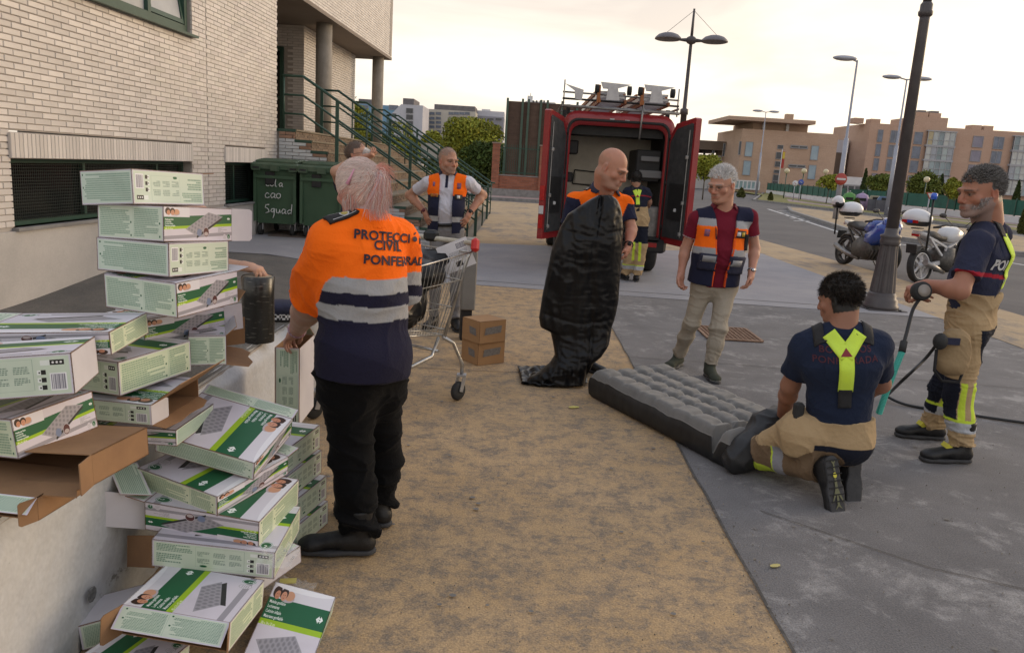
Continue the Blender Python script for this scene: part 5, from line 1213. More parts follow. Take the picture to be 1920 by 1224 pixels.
FG = human('grey haired man in a maroon polo and an open orange and navy vest, looking down', (float(J['pelvis'][0]), Y, 0), J, (.47, .245, .17), .0065,
    shirt=dict(name='polo_shirt', col=mcol, hem=-.045, amp=.006, seed=4), trousers=dict(col=tcol((.36, .315, .25)), top=.06, amp=.009, seed=8, len=.93),
    build=dict(chest=(.122, 1.45), waist=(.135, 1.3), hem=(.135, 1.3), hip=(.118, 1.35), thigh=.092, knee=.072, ankle=.062, belly=((0, .05, .0), (.15, .10, .13)), neck=(.070, .074)),
    head=dict(fwd=(-.66, -.70, -.30), up=(0, 0, 1), s=1.17, wide=1.03, jaw=1.12, chin2=1, brow=(.30, .27, .25), red=.16, beard=(.30, .22, .18), beardmask=lambda x, y, z: .55*np.exp(-((z+.050)**2/.00007+x**2/.0009))*(y > .07),
              scalp=(.45, .42, .40), scalpmask=hairmask_short(), handR=dict(d=(-.05, -.25, -1), n=(.6, -.75, 0), t=(.5, -.9, 0), curl=.55, thumb=.4), handL=dict(d=(-.12, -.25, -1), n=(-.8, .1, 0), t=(-.3, -.9, 0), curl=.5, thumb=.3)),
    shoes=dict(name='shoe', dirR=(-.55, -.8, 0), dirL=(.05, -1, 0), s=1.0, h=.05, L_=.28, colf=lambda V, N_: pick(V[:, 2] < .030, (.30, .30, .28), (.055, .06, .045)), mat=m_cloth), hand_s=1.1)
HG = [(.62, .60, .58), (.5, .48, .46), (.72, .70, .68), (.40, .38, .37)]
def hm_full(x, y, z): return 1.0*((1.0*(z > .055)*(y < .078)+1.0*(z > .075)+1.0*(y < -.01)*(z > -.075)-1.0*(np.abs(x) > .060)*(z < .012)*(y > -.04)*(y < .03)) > .5)
hc, Rm = FG['J']['head'], FG['Rm']
spikes('hair', hc, Rm, 1.17, hm_full, 4200, .026, HG, m_hair, FG['e'], flow=(0.25, -.6, .05), seed=2, wide=1.03, jitter=.25)
def glasses(H, mat, col_=None, w=.031):
    hc, Rm, s = H['J']['head'], H['Rm'], H['hs']; g = lambda x, y, z: tuple(hc+Rm@(np.array([x, y, z])*s)-np.array(H['e'].location)); m_ = MB()
    for q in (-1, 1):
        P = [g(q*w+.021*math.cos(a), .103-.006*abs(math.cos(a)), -.004+.013*math.sin(a)) for a in np.linspace(0, 2*math.pi, 17)[:-1]]; m_.tube(P, .0011, 5, closed=True); m_.tube([g(q*(w+.021), .096, .002), g(q*.078, .06, .004), g(q*.081, -.005, .004)], .0013, 5)
    m_.tube([g(-.011, .104, 0), g(0, .108, .003), g(.011, .104, 0)], .0012, 5); o = m_.build('glasses', mat, H['e']); return o
m_wire = M('wire_frame', (.10, .09, .08), .3, metal=.7); glasses(FG, m_wire)
def vcol_F(q, V):
    x, y, z = q[:, 0], q[:, 1], q[:, 2]; C_ = np.tile(NV, (len(V), 1)); C_ = pick(band(z, -.20, .075) & (y > -.3), OR, C_); C_ = pick(band(z, .025, .085), GREY, C_); C_ = pick(band(z, -.20, -.145), GREY, C_)
    fr = (y > 0); C_ = pick((z > .085), NV, C_)
    C_ = pick(fr & (np.abs(np.abs(x)-(.050+.055*np.clip((z+.35)/.5, 0, 1))) < .006) & (z < .03), (.75, .10, .02), C_)
    return C_
V1 = vest(FG, 'hi_vis_vest', vcol_F, lambda z: .045+.045*np.clip((z+.35)/.5, 0, 1)+.03*np.clip((z-.12)/.1, 0, 1), -.03, off=.022)
def pocket(H, bv, q0, w, h, name, mat, d=None, sub=.03, off=.008, extra=None, th=.01, rot=0):
    """flat patch pushed on to the clothing; q0 = (x, z) in chest frame; +x is the wearer's right"""
    J, T = H['J'], H['T']; c = J['chest']+T@np.array([q0[0], 0, q0[1]]); ddir = -(T[:, 1]) if d is None else nrm(d); ux = T[:, 0]; uy = T[:, 2]
    if rot: ux, uy = ux*math.cos(rot)+uy*math.sin(rot), uy*math.cos(rot)-ux*math.sin(rot)
    g = MB(); n = max(2, int(w/.015)); m_ = max(2, int(h/.015)); g.grid([(-w/2+w*i/(n-1), -h/2+h*j/(m_-1), 0) for i in range(n) for j in range(m_)], n, m_)
    o = decal(g.mesh(name), bv, c, ux, uy, ddir, mat, name, H['e'], off=off); md = o.modifiers.new('s', 'SOLIDIFY'); md.thickness = th; md.offset = 0; return o
m_nvc = M('navy_cloth', NV, .9, (.028, .03, .06), 30, bump=.2, bscale=120); m_patch = M('patch_gold', (.45, .30, .03), .7); m_patchb = M('patch_blue', (.10, .13, .30), .7, (.35, .10, .12), 60); m_orc = M('orange_cloth', OR, .8)
bv = BV[V1.name]
pocket(FG, bv, (.115, -.26), .13, .13, 'pocket', m_nvc, th=.02); pocket(FG, bv, (-.125, -.27), .15, .14, 'pocket', m_nvc, th=.022)
pocket(FG, bv, (.115, -.235), .12, .05, 'reflective_patch', m_refl, off=.02, th=.004); pocket(FG, bv, (-.125, -.255), .14, .05, 'reflective_patch', m_refl, off=.021, th=.004)
pocket(FG, bv, (-.125, -.02), .10, .06, 'name_patch', m_bstrap, off=.006, th=.004); pocket(FG, bv, (-.148, -.02), .028, .036, 'rank_stripes', m_patch, off=.009, th=.003); pocket(FG, bv, (-.105, -.02), .032, .034, 'round_badge', m_print_w, off=.0095, th=.003)
pocket(FG, bv, (.15, -.03), .035, .055, 'shield_badge', m_patchb, off=.005, th=.003); pocket(FG, bv, (.085, -.03), .008, .09, 'zip', m_bstrap, off=.005, th=.005, rot=-.15)
g = pocket(FG, bv, (-.205, -.08), .04, .13, 'glove', m_bstrap, off=.018, th=.03)
def watch(H, s_, mat, face=None, name='watch', r_=.031, t=.0):
    J = H['J']; w, e_ = J['wr'+s_], J['el'+s_]; d = nrm(w-e_); c = w-d*.02; L0 = np.array(H['e'].location); a = nrm(np.cross(d, (0, 0, 1)) if abs(d[2]) < .9 else np.cross(d, (0, 1, 0))); b = np.cross(d, a); m_ = MB()
    m_.tube([tuple(c+a*math.cos(t_)*r_+b*math.sin(t_)*r_-L0) for t_ in np.linspace(0, 2*math.pi, 17)[:-1]], .006, 6, closed=True); f_ = nrm(np.array([0, -1, .2])); cc = c+f_*(r_+.003)-L0; m_.ell(tuple(cc), (.017, .017, .017), 8); return m_.build(name, mat, H['e'])
m_steel = M('watch_steel', (.5, .5, .52), .25, metal=.9); watch(FG, 'L', m_steel)
# ---------- C: man in white polo
Y = 7.7
J = dict(head=A(841, 302, Y-.05), neck=A(840, 328, Y), pelvis=A(836, 424, Y), shR=A(802, 341, Y), shL=A(878, 341, Y), elR=A(768, 366, Y+.16), wrR=A(797, 398, Y-.02), elL=A(905, 366, Y+.16), wrL=A(880, 400, Y-.02),
         hipR=A(820, 434, Y), hipL=A(853, 434, Y), knR=A(818, 500, Y-.03), knL=A(856, 500, Y-.03)); J['anR'] = np.array([J['knR'][0]-.01, Y+.04, .088]); J['anL'] = np.array([J['knL'][0]+.01, Y+.0, .088])
J['waist'], J['chest'] = torso_joints(J['neck'], J['pelvis'], (0, -.02, 0))
def wcol(q, V, H):
    C_ = np.tile((.56, .555, .62), (len(V), 1)); C_ = pick((np.abs(q[:, 0]) < .014) & (q[:, 1] > 0) & band(q[:, 2], .02, .15), NV, C_); C_ = pick((q[:, 2] > .148) & (np.abs(q[:, 0]) < .08), NV, C_); return C_
CG = human('man in a white polo and an orange and navy vest with hands on his hips', (float(J['pelvis'][0]), Y, 0), J, (.42, .22, .145), .007,
    shirt=dict(name='polo_shirt', col=wcol, hem=.01, amp=.007, seed=14), trousers=dict(col=tcol((.21, .205, .21)), top=.06, amp=.009, seed=18),
    build=dict(chest=(.108, 1.42), waist=(.112, 1.3), hem=(.105, 1.4), hip=(.105, 1.4), thigh=.085, knee=.066, ankle=.058, belly=((0, .05, -.02), (.125, .085, .10)), sh=.055, slr=(.066, .064)),
    head=dict(fwd=(.55, -.82, -.06), s=1.06, brow=(.16, .11, .08), red=.15, scalp=(.27, .19, .15), scalpmask=lambda x, y, z: .7*hairmask_short(.0)(x, y, z), beard=(.27, .20, .17), beardmask=lambda x, y, z: .45*(z < -.045)*(y > .01),
              handR=dict(d=(.35, -.45, -.8), n=(.8, .5, 0), t=(0, .3, .3), curl=.25, spread=.12), handL=dict(d=(-.35, -.45, -.8), n=(-.8, .5, 0), t=(0, .3, .3), curl=.25, spread=.12)), shoes=dict(name='shoe', dirR=(-.3, -1, 0), dirL=(.3, -1, 0), h=.04))
spikes('hair', CG['J']['head'], CG['Rm'], 1.06, hm_full, 1500, .010, [(.33, .27, .24), (.24, .18, .15)], m_hair, CG['e'], seed=3, jitter=.3, w=.001)
V1 = vest(CG, 'hi_vis_vest', lambda q, V: pick(q[:, 2] > -.05, OR, pick(band(q[:, 2], -.30, -.25), (.42, .43, .45), NV)), lambda z: .065+.0*z+.02*np.clip((z-.1)/.1, 0, 1), -.05, off=.016, neckr=.075)
bv = BV[V1.name]; pocket(CG, bv, (.11, -.055), .075, .03, 'flag_patch', M('flag_patch', (.5, .33, .03), .7, (.35, .03, .03), 40), th=.003, off=.004); pocket(CG, bv, (.12, .05), .02, .04, 'shield_badge', m_patchb, th=.003, off=.004); pocket(CG, bv, (-.12, .045), .035, .055, 'shield_badge', M('badge_red', (.30, .06, .05), .7, (.08, .08, .2), 50), th=.003, off=.004); pocket(CG, bv, (-.12, -.06), .07, .045, 'name_patch', m_bstrap, th=.003, off=.004)
pocket(CG, bv, (-.12, -.06), .028, .028, 'round_badge', m_print_w, th=.003, off=.007)
def belt(H, mat, dz=.045, grow=.006, h=.03, name='belt'):
    J, Tp, B = H['J'], H['Tp'], H['B']; c = J['pelvis']+Tp[:, 2]*dz-np.array(H['e'].location); m_ = MB(); r_ = B['hip'][0]+grow; f = B['hip'][1]; n = 40; P = []
    for zz in (-h/2, h/2):
        for k in range(n): a = 2*math.pi*k/n; P.append(tuple(c+Tp[:, 0]*math.cos(a)*r_*f+Tp[:, 1]*math.sin(a)*r_+Tp[:, 2]*zz))
    m_.grid(P, 2, n, closed=True); o = m_.build(name, mat, H['e']); md = o.modifiers.new('s', 'SOLIDIFY'); md.thickness = .004; return o
belt(CG, m_leather, .03, .012); watch(CG, 'L', m_bstrap); m_brac = M('bracelet', (.20, .02, .03), .6, (.02, .02, .03), 90); watch(CG, 'R', m_brac, name='bracelet', r_=.03)
# ---------- D: bald man in orange and navy shirt
Y = 6.2
J = dict(head=A(1149, 315, Y-.12), neck=A(1133, 357, Y), pelvis=A(1112, 488, Y), shR=A(1078, 375, Y-.04), shL=A(1172, 383, Y+.08), elR=A(1062, 440, Y-.05), wrR=A(1110, 398, Y-.22), elL=A(1184, 430, Y+.0), wrL=A(1178, 462, Y-.16),
         hipR=A(1092, 502, Y), hipL=A(1130, 502, Y), knR=A(1088, 590, Y-.05), knL=A(1118, 590, Y+.1)); J['anR'] = np.array([J['knR'][0]-.03, Y-.05, .088]); J['anL'] = np.array([.62, 6.36, .088])
J['waist'], J['chest'] = torso_joints(J['neck'], J['pelvis'])
def ocol(q, V, H):
    x, y, z = q.T; C_ = np.tile(OR, (len(V), 1)); C_ = pick((z < -.30), NV, C_); J = H['J']
    for s_ in 'LR':
        d = nrm(J['el'+s_]-J['sh'+s_]); t = (V-J['sh'+s_])@d; o_ = nrm(J['sh'+s_]-J['neck']); oo = (V-J['sh'+s_])@o_; C_ = pick((oo > -.02) & (t > -.01-.0*oo) & (z < .09), NV, C_)
    return C_
DG_ = human('bald man in an orange and navy shirt holding up a black deflated mattress', (float(J['pelvis'][0]), Y, 0), J, (.46, .225, .15), .0065,
    shirt=dict(name='polo_shirt', col=ocol, hem=-.02, amp=.006, seed=24), trousers=dict(col=tcol((.02, .02, .028)), seed=28), sleeve=.72,
    build=dict(chest=(.125, 1.42), waist=(.13, 1.3), hem=(.13, 1.3), neck=(.074, .08)),
    head=dict(fwd=(.74, -.52, -.42), up=(.1, 0, 1), s=1.2, wide=1.02, jaw=1.15, chin2=1, brow=(.12, .08, .06), red=.13, scalp=(.33, .20, .15), scalpmask=lambda x, y, z: .45*(z < .05)*(z > -.07)*(y < .0), beard=(.30, .20, .16), beardmask=lambda x, y, z: .4*(z < -.045)*(y > .0),
              handR=dict(d=(.5, -.3, .5), n=(.3, -.9, 0), t=(0, 0, 1), curl=.9), handL=dict(d=(-.25, -.35, -.9), n=(-.85, .1, .1), t=(-.3, -.95, .0), curl=.55, thumb=.5)), shoes=dict(name='shoe', dirR=(-.2, -1, 0), dirL=(.7, -.7, 0), h=.05))
bv = BV[DG_['shirt'].name]; Jd = DG_['J']; m_check = M('checker', (.02, .02, .03), .8)
def collar(H, mat, name='collar', r0=.074, r1=.062, h=.045, open_=.5, tilt=0):
    """turned-down collar: a flared ring, open at the front"""
    J, T = H['J'], H['T']; nr_ = H['B']['neck'][1]; r1 = nr_+.008; r0 = nr_+.020; c = J['neck']-T[:, 2]*.012-np.array(H['e'].location)+T[:, 1]*.004; n = 36; P = []; rows = [(r1, .045), (r1+.004, .052), (r0, .03), (r0+.018, -.006)]
    for (r_, dz) in rows:
        for k in range(n):
            a = math.pi/2+open_*(1+.6*(.05-dz)/.05)+ (2*math.pi-2*open_*(1+.6*(.05-dz)/.05))*k/(n-1); P.append(tuple(c+T[:, 0]*math.cos(a)*r_*1.08+T[:, 1]*math.sin(a)*r_+T[:, 2]*(dz-.02*math.sin(a))))
    m_ = MB(); m_.grid(P, len(rows), n); o = m_.build(name, mat, H['e']); md = o.modifiers.new('s', 'SOLIDIFY'); md.thickness = .004; return o
def chk(t, vec, cur, b):
    c = N(t, 'ShaderNodeTexChecker'); c.inputs['Scale'].default_value = 75; t.links.new(vec, c.inputs[0]); c.inputs[1].default_value = (.40, .40, .42, 1); c.inputs[2].default_value = (.015, .016, .03, 1); return c.outputs[0]
m_chk = M('checked_band', (.02, .02, .03), .8, extra=chk)
collar(DG_, m_nvc, r0=.085, r1=.07); collar(FG, M('maroon_cloth', MAR, .9, (.12, .01, .02), 40), open_=.7, r0=.08, r1=.066); collar(CG, m_nvc, open_=.6, r0=.075, r1=.06)
# epaulettes
def epaulette(H, s_, out0=.055, out1=.145, w=.05, badge=None):
    J, T = H['J'], H['T']; bv = BV[H['shirt'].name]; o_ = nrm(J['sh'+s_]-J['neck']); a = J['neck']+o_*out0; b = J['neck']+o_*out1; up = -T[:, 2]
    r_ = ribbon(bv, [a, b], w, T[:, 1], tuple(up), m_bstrap, 'epaulette', H['e'], off=.005, back=.15, nu=12, nw=4, thick=.006)
    c = lerp(a, b, .35); g = MB(); n = 16; g.poly([(.017*math.cos(2*math.pi*k/n), .017*math.sin(2*math.pi*k/n), 0) for k in range(n)]); decal(g.mesh('b'), bv, c, o_, T[:, 1], up, badge or m_print_w, 'round_badge', H['e'], off=.011, back=.15)
    g = MB(); g.poly([(-.008, -.006, 0), (.008, -.006, 0), (0, .009, 0)]); decal(g.mesh('b'), bv, c, o_, T[:, 1], up, m_print_r if badge is None else m_print_w, 'badge_emblem', H['e'], off=.013, back=.15)
    c = lerp(a, b, .82); g = MB(); g.poly([(-.006, -.018, 0), (.006, -.018, 0), (.006, .018, 0), (-.006, .018, 0)]); decal(g.mesh('b'), bv, c, o_, T[:, 1], up, m_print_w, 'rank_bar', H['e'], off=.011, back=.15)
epaulette(DG_, 'R', .07, .17); epaulette(DG_, 'L', .07, .17); watch(DG_, 'L', m_bstrap, r_=.033)
cc = DG_['J']['neck']-DG_['T'][:, 2]*.012-np.array(DG_['e'].location); T_ = DG_['T']; P = []
for dz, rr in ((.028, .1035), (.002, .118)):
    for k in range(30): a = math.pi/2+.75+(2*math.pi-1.5)*k/29; P.append(tuple(cc+T_[:, 0]*math.cos(a)*rr*1.08+T_[:, 1]*math.sin(a)*rr+T_[:, 2]*(dz-.02*math.sin(a))))
m_ = MB(); m_.grid(P, 2, 30); m_.build('checked_collar_band', m_chk, DG_['e'])
# ---------- E: fireman at the van
Y = 11.9
J = dict(head=A(1192, 336, Y), neck=A(1193, 352, Y), pelvis=A(1194, 405, Y+.02), shR=A(1211, 360, Y), shL=A(1176, 360, Y), elR=A(1217, 378, Y+.15), wrR=A(1216, 388, Y+.38), elL=A(1170, 378, Y+.15), wrL=A(1174, 392, Y+.35),
         hipR=A(1203, 412, Y), hipL=A(1186, 412, Y), knR=A(1204, 460, Y-.02), knL=A(1182, 460, Y-.02)); J['anR'] = np.array([A(1194, 520, 11.95)[0], 11.95, .1]); J['anL'] = np.array([A(1174, 518, 12.05)[0], 12.05, .1])
J['waist'], J['chest'] = torso_joints(J['neck'], J['pelvis'])
def fcol(q, V, H):
    x, y, z = q.T; C_ = np.tile(KH, (len(V), 1)); h = V[:, 2]; C_ = pick(band(h, .60, .86) & (y < .06), KHD, C_); C_ = pick(band(h, .19, .25), (.42, .43, .45), C_); C_ = pick(band(h, .25, .265), LIME, C_); C_ = pick(band(h, .33, .62) & (np.abs(np.abs(x)-.045) < .02) & (y < .1), LIME, C_); return C_
def nshirt(q, V, H):
    x, y, z = q.T; C_ = np.tile((.020, .022, .038), (len(V), 1)); C_ = pick((np.abs(z-(.02-.35*x*x*3)) < .008) & (y < 0), (.30, .02, .03), C_); return C_
EG = human('fireman in navy shirt with yellow braces reaching into the red van, seen from behind', (float(J['pelvis'][0]), Y, 0), J, (.40, .22, .15), .008, shirt=dict(col=nshirt, hem=.04, amp=.006, seed=34), trousers=dict(col=fcol, top=.14, topr=.128, amp=.012, seed=38, mat=m_heavy),
    build=dict(chest=(.112, 1.5), hip=(.125, 1.35), thigh=.105, knee=.088, ankle=.082), head=dict(fwd=(-.2, .95, -.2), s=.97, handR=None, handL=None, scalp=(.02, .018, .016), scalpmask=lambda x, y, z: 1.0*((z > .02) | (y < .0))*(z > -.06)), shoes=dict(name='boot', dirR=(.1, 1, 0), dirL=(-.3, 1, 0), h=.12))
def hm_dark(x, y, z): return 1.0*(((z > .035) & (y < .085)) | ((y < .005) & (z > -.07)))
DKH = [(.018, .014, .012), (.03, .022, .018), (.01, .009, .008)]
spikes('hair', EG['J']['head'], EG['Rm'], .97, hm_dark, 1500, .025, DKH, m_hair, EG['e'], seed=4)
def braces(H, w=.042, split=.10, nk=.05, top_black=True, back=True, ylen=.16):
    J, T = H['J'], H['T']; bv = BV[H['shirt'].name]; f = tuple(T[:, 1]); X = J['chest']+T@np.array([0, -.3, split]); lo = J['chest']+T@np.array([0, -.3, split-ylen]); bot = J['chest']+T@np.array([0, -.3, split-ylen-.09])
    ribbon(bv, [X, lo], w*1.15, T[:, 0], f, m_hivis, 'yellow_brace', H['e'], off=.007, nu=16); ribbon(bv, [lo+T[:, 2]*.01, bot], w*1.05, T[:, 0], f, m_bstrap, 'black_brace', H['e'], off=.008, nu=12)
    for s_ in (-1, 1):
        p1 = J['chest']+T@np.array([s_*nk*1.1, -.3, split+.10]); sd = tuple(np.cross(nrm(p1-X), T[:, 1])); fl = tuple(nrm(T@np.array([0, .75, -.66])))
        ribbon(bv, [X-nrm(p1-X)*.005, p1], w*1.15, sd, f, m_hivis, 'yellow_brace', H['e'], off=.009, nu=14)
        ribbon(bv, [p1-nrm(p1-X)*.012, J['chest']+T@np.array([s_*nk*1.55, -.22, split+.20]), J['neck']+T@np.array([s_*nk*1.75, -.06, .06]), J['neck']+T@np.array([s_*nk*1.75, .03, .03])], w*.8, [sd, tuple(T[:, 0]*s_*(1 if sd[0]*T[0, 0]*s_ > 0 else -1)), tuple(T[:, 0]*s_*(1 if sd[0]*T[0, 0]*s_ > 0 else -1)), tuple(T[:, 0]*s_*(1 if sd[0]*T[0, 0]*s_ > 0 else -1))], [f, fl, tuple(-T[:, 2]), tuple(-T[:, 2])], m_bstrap, 'black_brace', H['e'], off=.008, nu=20)
    g = MB(); g.poly([(-.028, -.01, 0), (.028, -.01, 0), (0, .03, 0)]); decal(g.mesh('t'), bv, X+T[:, 2]*.005, T[:, 0], T[:, 2], f, m_print_r, 'brace_badge', H['e'], off=.014, back=.4)
braces(EG, w=.05, split=.0, nk=.035, ylen=.12)
# ---------- H: bearded fireman at the right
J = dict(head=A(1838, 359, 4.78), neck=A(1858, 418, 4.82), pelvis=A(1822, 590, 4.82), shL=A(1832, 455, 4.62), shR=A(1868, 440, 4.98), elL=A(1800, 545, 4.50), wrL=A(1737, 534, 4.66), elR=A(1815, 540, 5.08), wrR=A(1755, 540, 4.95),
         hipL=A(1815, 618, 4.72), hipR=A(1822, 612, 4.92), knL=A(1796, 738, 4.68), knR=A(1768, 728, 4.98)); J['anL'] = np.array([2.80, 4.62, .10]); J['anR'] = np.array([2.86, 5.05, .10])
J['waist'] = lerp(J['pelvis'], J['neck'], .36)+np.array([-.01, 0, 0]); J['chest'] = lerp(J['pelvis'], J['neck'], .68)+np.array([0, 0, 0])
def hcol(q, V, H):
    x, y, z = q.T; h = V[:, 2]; C_ = np.tile(KH, (len(V), 1)); hx = V[:, 0]; J = H['J']
    C_ = pick(band(h, .46, .83) & (hx > J['hipL'][0]+.055-(h-.65)*.25), KHD, C_); C_ = pick(band(h, .20, .26), (.40, .41, .43), C_)
    for s_ in 'LR':
        fx = J['kn'+s_][0]+(h-J['kn'+s_][2])*.0; near = np.linalg.norm(V-J['kn'+s_], axis=1) < .17; C_ = pick(near & (hx < J['kn'+s_][0]-.035) & (h < .52), KHD, C_); C_ = pick(band(h, .26, .50) & (np.abs(hx-(J['kn'+s_][0]-.012)) < .018) & (V[:, 1] < J['kn'+s_][1]+.02), LIME, C_); C_ = pick(band(h, .262, .28), LIME, C_)
    return C_*(1-.12*np.clip(np.sin(V@np.array([17, 9, 13.]))*np.sin(V@np.array([-7, 21, 5.])), 0, 1))[:, None]
def hshirt(q, V, H):
    x, y, z = q.T; C_ = np.tile((.030, .033, .060), (len(V), 1)); C_ = pick((np.abs(z+.13+.05*x) < .012) & ((y < .05)), (.34, .02, .035), C_); return C_
HG_ = human('bearded fireman in navy shirt and khaki trousers holding an air gun and hose', (2.85, 4.8, 0), J, (.36, .17, .11), .006, shirt=dict(col=hshirt, hem=.04, amp=.008, seed=44), trousers=dict(col=hcol, top=.15, topr=.142, amp=.015, seed=48, mat=m_heavy, len=1.0), sleeve=.72,
    build=dict(chest=(.130, 1.38), waist=(.128, 1.3), hem=(.135, 1.25), hip=(.140, 1.22), thigh=.110, knee=.092, ankle=.088, belly=((0, .06, -.02), (.13, .10, .13)), sh=.075, slr=(.088, .085), neck=(.076, .08)), arms=(.060, .052, .048, .033), hand_s=1.15,
    head=dict(fwd=(-.96, -.22, -.20), s=1.24, jaw=1.12, brow=(.06, .05, .045), red=.14, beard=(.24, .21, .20), beardmask=lambda x, y, z: .6*np.clip((((z < -.052)*(y > -.01)+(np.abs(x) > .045)*(z < -.025)*(y > -.0)*(y < .06)+(z < -.046)*(y > .075)) > 0)-1.0*np.exp(-((z+.0635)**2/.00006+x**2/.0005)), 0, 1),
              scalp=(.06, .055, .05), scalpmask=hairmask_short(), handL=dict(d=(-.9, .15, -.35), n=(.0, .25, -1), t=(-.3, -.9, .2), curl=.75, thumb=.6), handR=dict(d=(-.9, -.3, -.2), n=(0, -.6, -.8), t=(0, 0, 1), curl=.8)), shoes=None)
HG2 = [(.10, .095, .09), (.16, .15, .145), (.06, .055, .05), (.24, .23, .22)]
spikes('hair', HG_['J']['head'], HG_['Rm'], 1.24, hm_full, 8000, .018, HG2, m_hair, HG_['e'], flow=(0, -.5, -.1), seed=5, w=.0013)
spikes('beard', HG_['J']['head'], HG_['Rm'], 1.24, lambda x, y, z: 1.0*((z < -.055) & (y > .0) & (z > -.125))+.8*((np.abs(x) > .045) & (z < -.02) & (y > 0) & (y < .06)), 2600, .011, [(.30, .28, .27), (.14, .13, .12), (.42, .40, .39)], m_hair, HG_['e'], rad=(.076, .092, .118), off=(0, .010, .0), flow=(0, .2, -.8), seed=6, w=.001)
for s_, td in (('L', (-1, -.08, 0)), ('R', (-1, .05, 0))):
    b_ = boot('boot', HG_['J']['an'+s_], td, (0, 0, 1), m_leather, HG_['e'], s=1.08, h=.17)
    a = HG_['J']['an'+s_]-np.array(HG_['e'].location); MB().box((a[0]-.085, a[1]-.0, a[2]-.005), (.05, .06, .03), Matrix.Rotation(.6, 3, 'Y')).build('boot_tag', M('boot_yellow', (.55, .5, .05), .6), HG_['e'])
bv = BV[HG_['shirt'].name]; Jh, Th = HG_['J'], HG_['T']
bk = tuple(Th[:, 1])
# braces on the back and over the near shoulder
X = Jh['chest']+Th@np.array([0, -.3, -.02]); m1 = Jh['chest']+Th@np.array([-.05, -.3, .09]); top = Jh['chest']+Th@np.array([-.085, -.25, .20])
for s_ in (-1, 1):
    sd = np.cross(nrm(Th@np.array([s_*.4, 0, .9])), Th[:, 1]); ribbon(bv, [X, Jh['chest']+Th@np.array([s_*.055, -.3, .12])], .055, tuple(sd), bk, m_hivis, 'yellow_brace', HG_['e'], off=.009, nu=16)
    ribbon(bv, [Jh['chest']+Th@np.array([s_*.052, -.3, .11]), Jh['chest']+Th@np.array([s_*.085, -.16, .26]), Jh['chest']+Th@np.array([s_*.09, .02, .30]), Jh['chest']+Th@np.array([s_*.09, .22, .14]), Jh['chest']+Th@np.array([s_*.08, .3, -.1])], .05, [tuple(Th[:, 0])]*5, [tuple(Th[:, 1]), tuple(nrm(Th@np.array([0, .7, -.7]))), tuple(-Th[:, 2]), tuple(nrm(Th@np.array([0, -.8, -.6]))), tuple(-Th[:, 1])], m_bstrap, 'black_brace', HG_['e'], off=.009, nu=40)
ribbon(bv, [X+Th[:, 2]*.01, Jh['chest']+Th@np.array([0, -.3, -.2])], .055, Th[:, 0], bk, m_hivis, 'yellow_brace', HG_['e'], off=.01)
me = text_mesh('PONFE', .085, .003); decal(me, bv, Jh['chest']+Th@np.array([-.03, -.3, -.06]), Th[:, 0], Th[:, 2], bk, m_print_w, 'back_lettering', HG_['e'], off=.005, sub=.02)
# trouser leg pocket with pouch and knob
def pouch(H, c, fwd, w, h, d, mat, name='pouch'):
    F = Field(np.array(c)-.2, np.array(c)+.2, .006); f = nrm(fwd); u = np.array([0, 0, 1.]); s = np.cross(f, u); F.ell(c, (w/2, d/2, h/2), .02, np.stack([s, f, u], 1)); F.cone(np.array(c)-u*h*.2, np.array(c)+u*h*.38, w*.42, w*.36, .03, n=s, fa=1.2); 
    return finish(F, name, mat, H['e'], lambda V, N_: np.tile(np.array(KH)*.75, (len(V), 1)), lambda V, N_: wrinkle(V, 7, 18, .008), 1)
pc = A(1787, 665, 4.52); pouch(HG_, pc, (0, -1, 0), .19, .24, .10, m_heavy); L0 = np.array(HG_['e'].location)
MB().ell(tuple(A(1763, 640, 4.46)-L0), (.04, .04, .05), 8).build('black_knob', m_rub, HG_['e']); MB().tube([tuple(A(x_, y_, 4.49)-L0) for x_, y_ in ((1756, 655), (1752, 695), (1766, 714), (1798, 716), (1808, 690))], .009, 6).build('webbing', m_bstrap, HG_['e'])
MB().box(tuple(A(1785, 640, 4.45)-L0), (.09, .01, .04)).build('velcro_patch', m_nvc, HG_['e'])
# ---------- G: kneeling fireman
J = dict(head=A(1573, 560, 4.02), neck=A(1578, 612, 3.98), pelvis=A(1573, 822, 3.98), shL=A(1512, 652, 4.05), shR=A(1643, 648, 3.98), elL=A(1482, 722, 4.18), wrL=A(1466, 786, 4.42), elR=A(1652, 720, 4.22), wrR=A(1560, 760, 4.5),
         hipL=np.array([1.575, 4.03, .34]), hipR=np.array([1.80, 4.00, .34]), knL=np.array([1.43, 4.27, .10]), knR=np.array([1.63, 4.40, .11]), anL=np.array([1.66, 3.90, .165]), anR=np.array([1.84, 4.03, .15]))
J['waist'] = lerp(J['pelvis'], J['neck'], .33)+np.array([0, .0, 0]); J['chest'] = lerp(J['pelvis'], J['neck'], .68)+np.array([0, -.01, 0])
def gcol(q, V, H):
    J = H['J']; x, y, z = V.T; C_ = np.tile(KH, (len(V), 1)); C_ = pick((z < .30+.0*x) & (y < 4.12) & (z > .10) & (x > 1.60), KHD, C_)
    for s_ in 'LR':
        d = J['an'+s_]-J['kn'+s_]; t = ((V-J['kn'+s_])@d)/(d@d); dist = np.linalg.norm(V-J['kn'+s_]-np.clip(t, 0, 1)[:, None]*d, axis=1); low = (dist < .12) & (t > .05) & (z < .27)
        C_ = pick(low, np.array((.17, .115, .07)), C_); C_ = pick(low & (t > .42) & (t < .56), (.26, .26, .28), C_); C_ = pick((t < .38) & (t > -.4) & (dist < .2) & (z < .085) & (z > .03), LIME, C_); C_ = pick(low & (t > .40) & (t < .42), LIME, C_)
    return C_
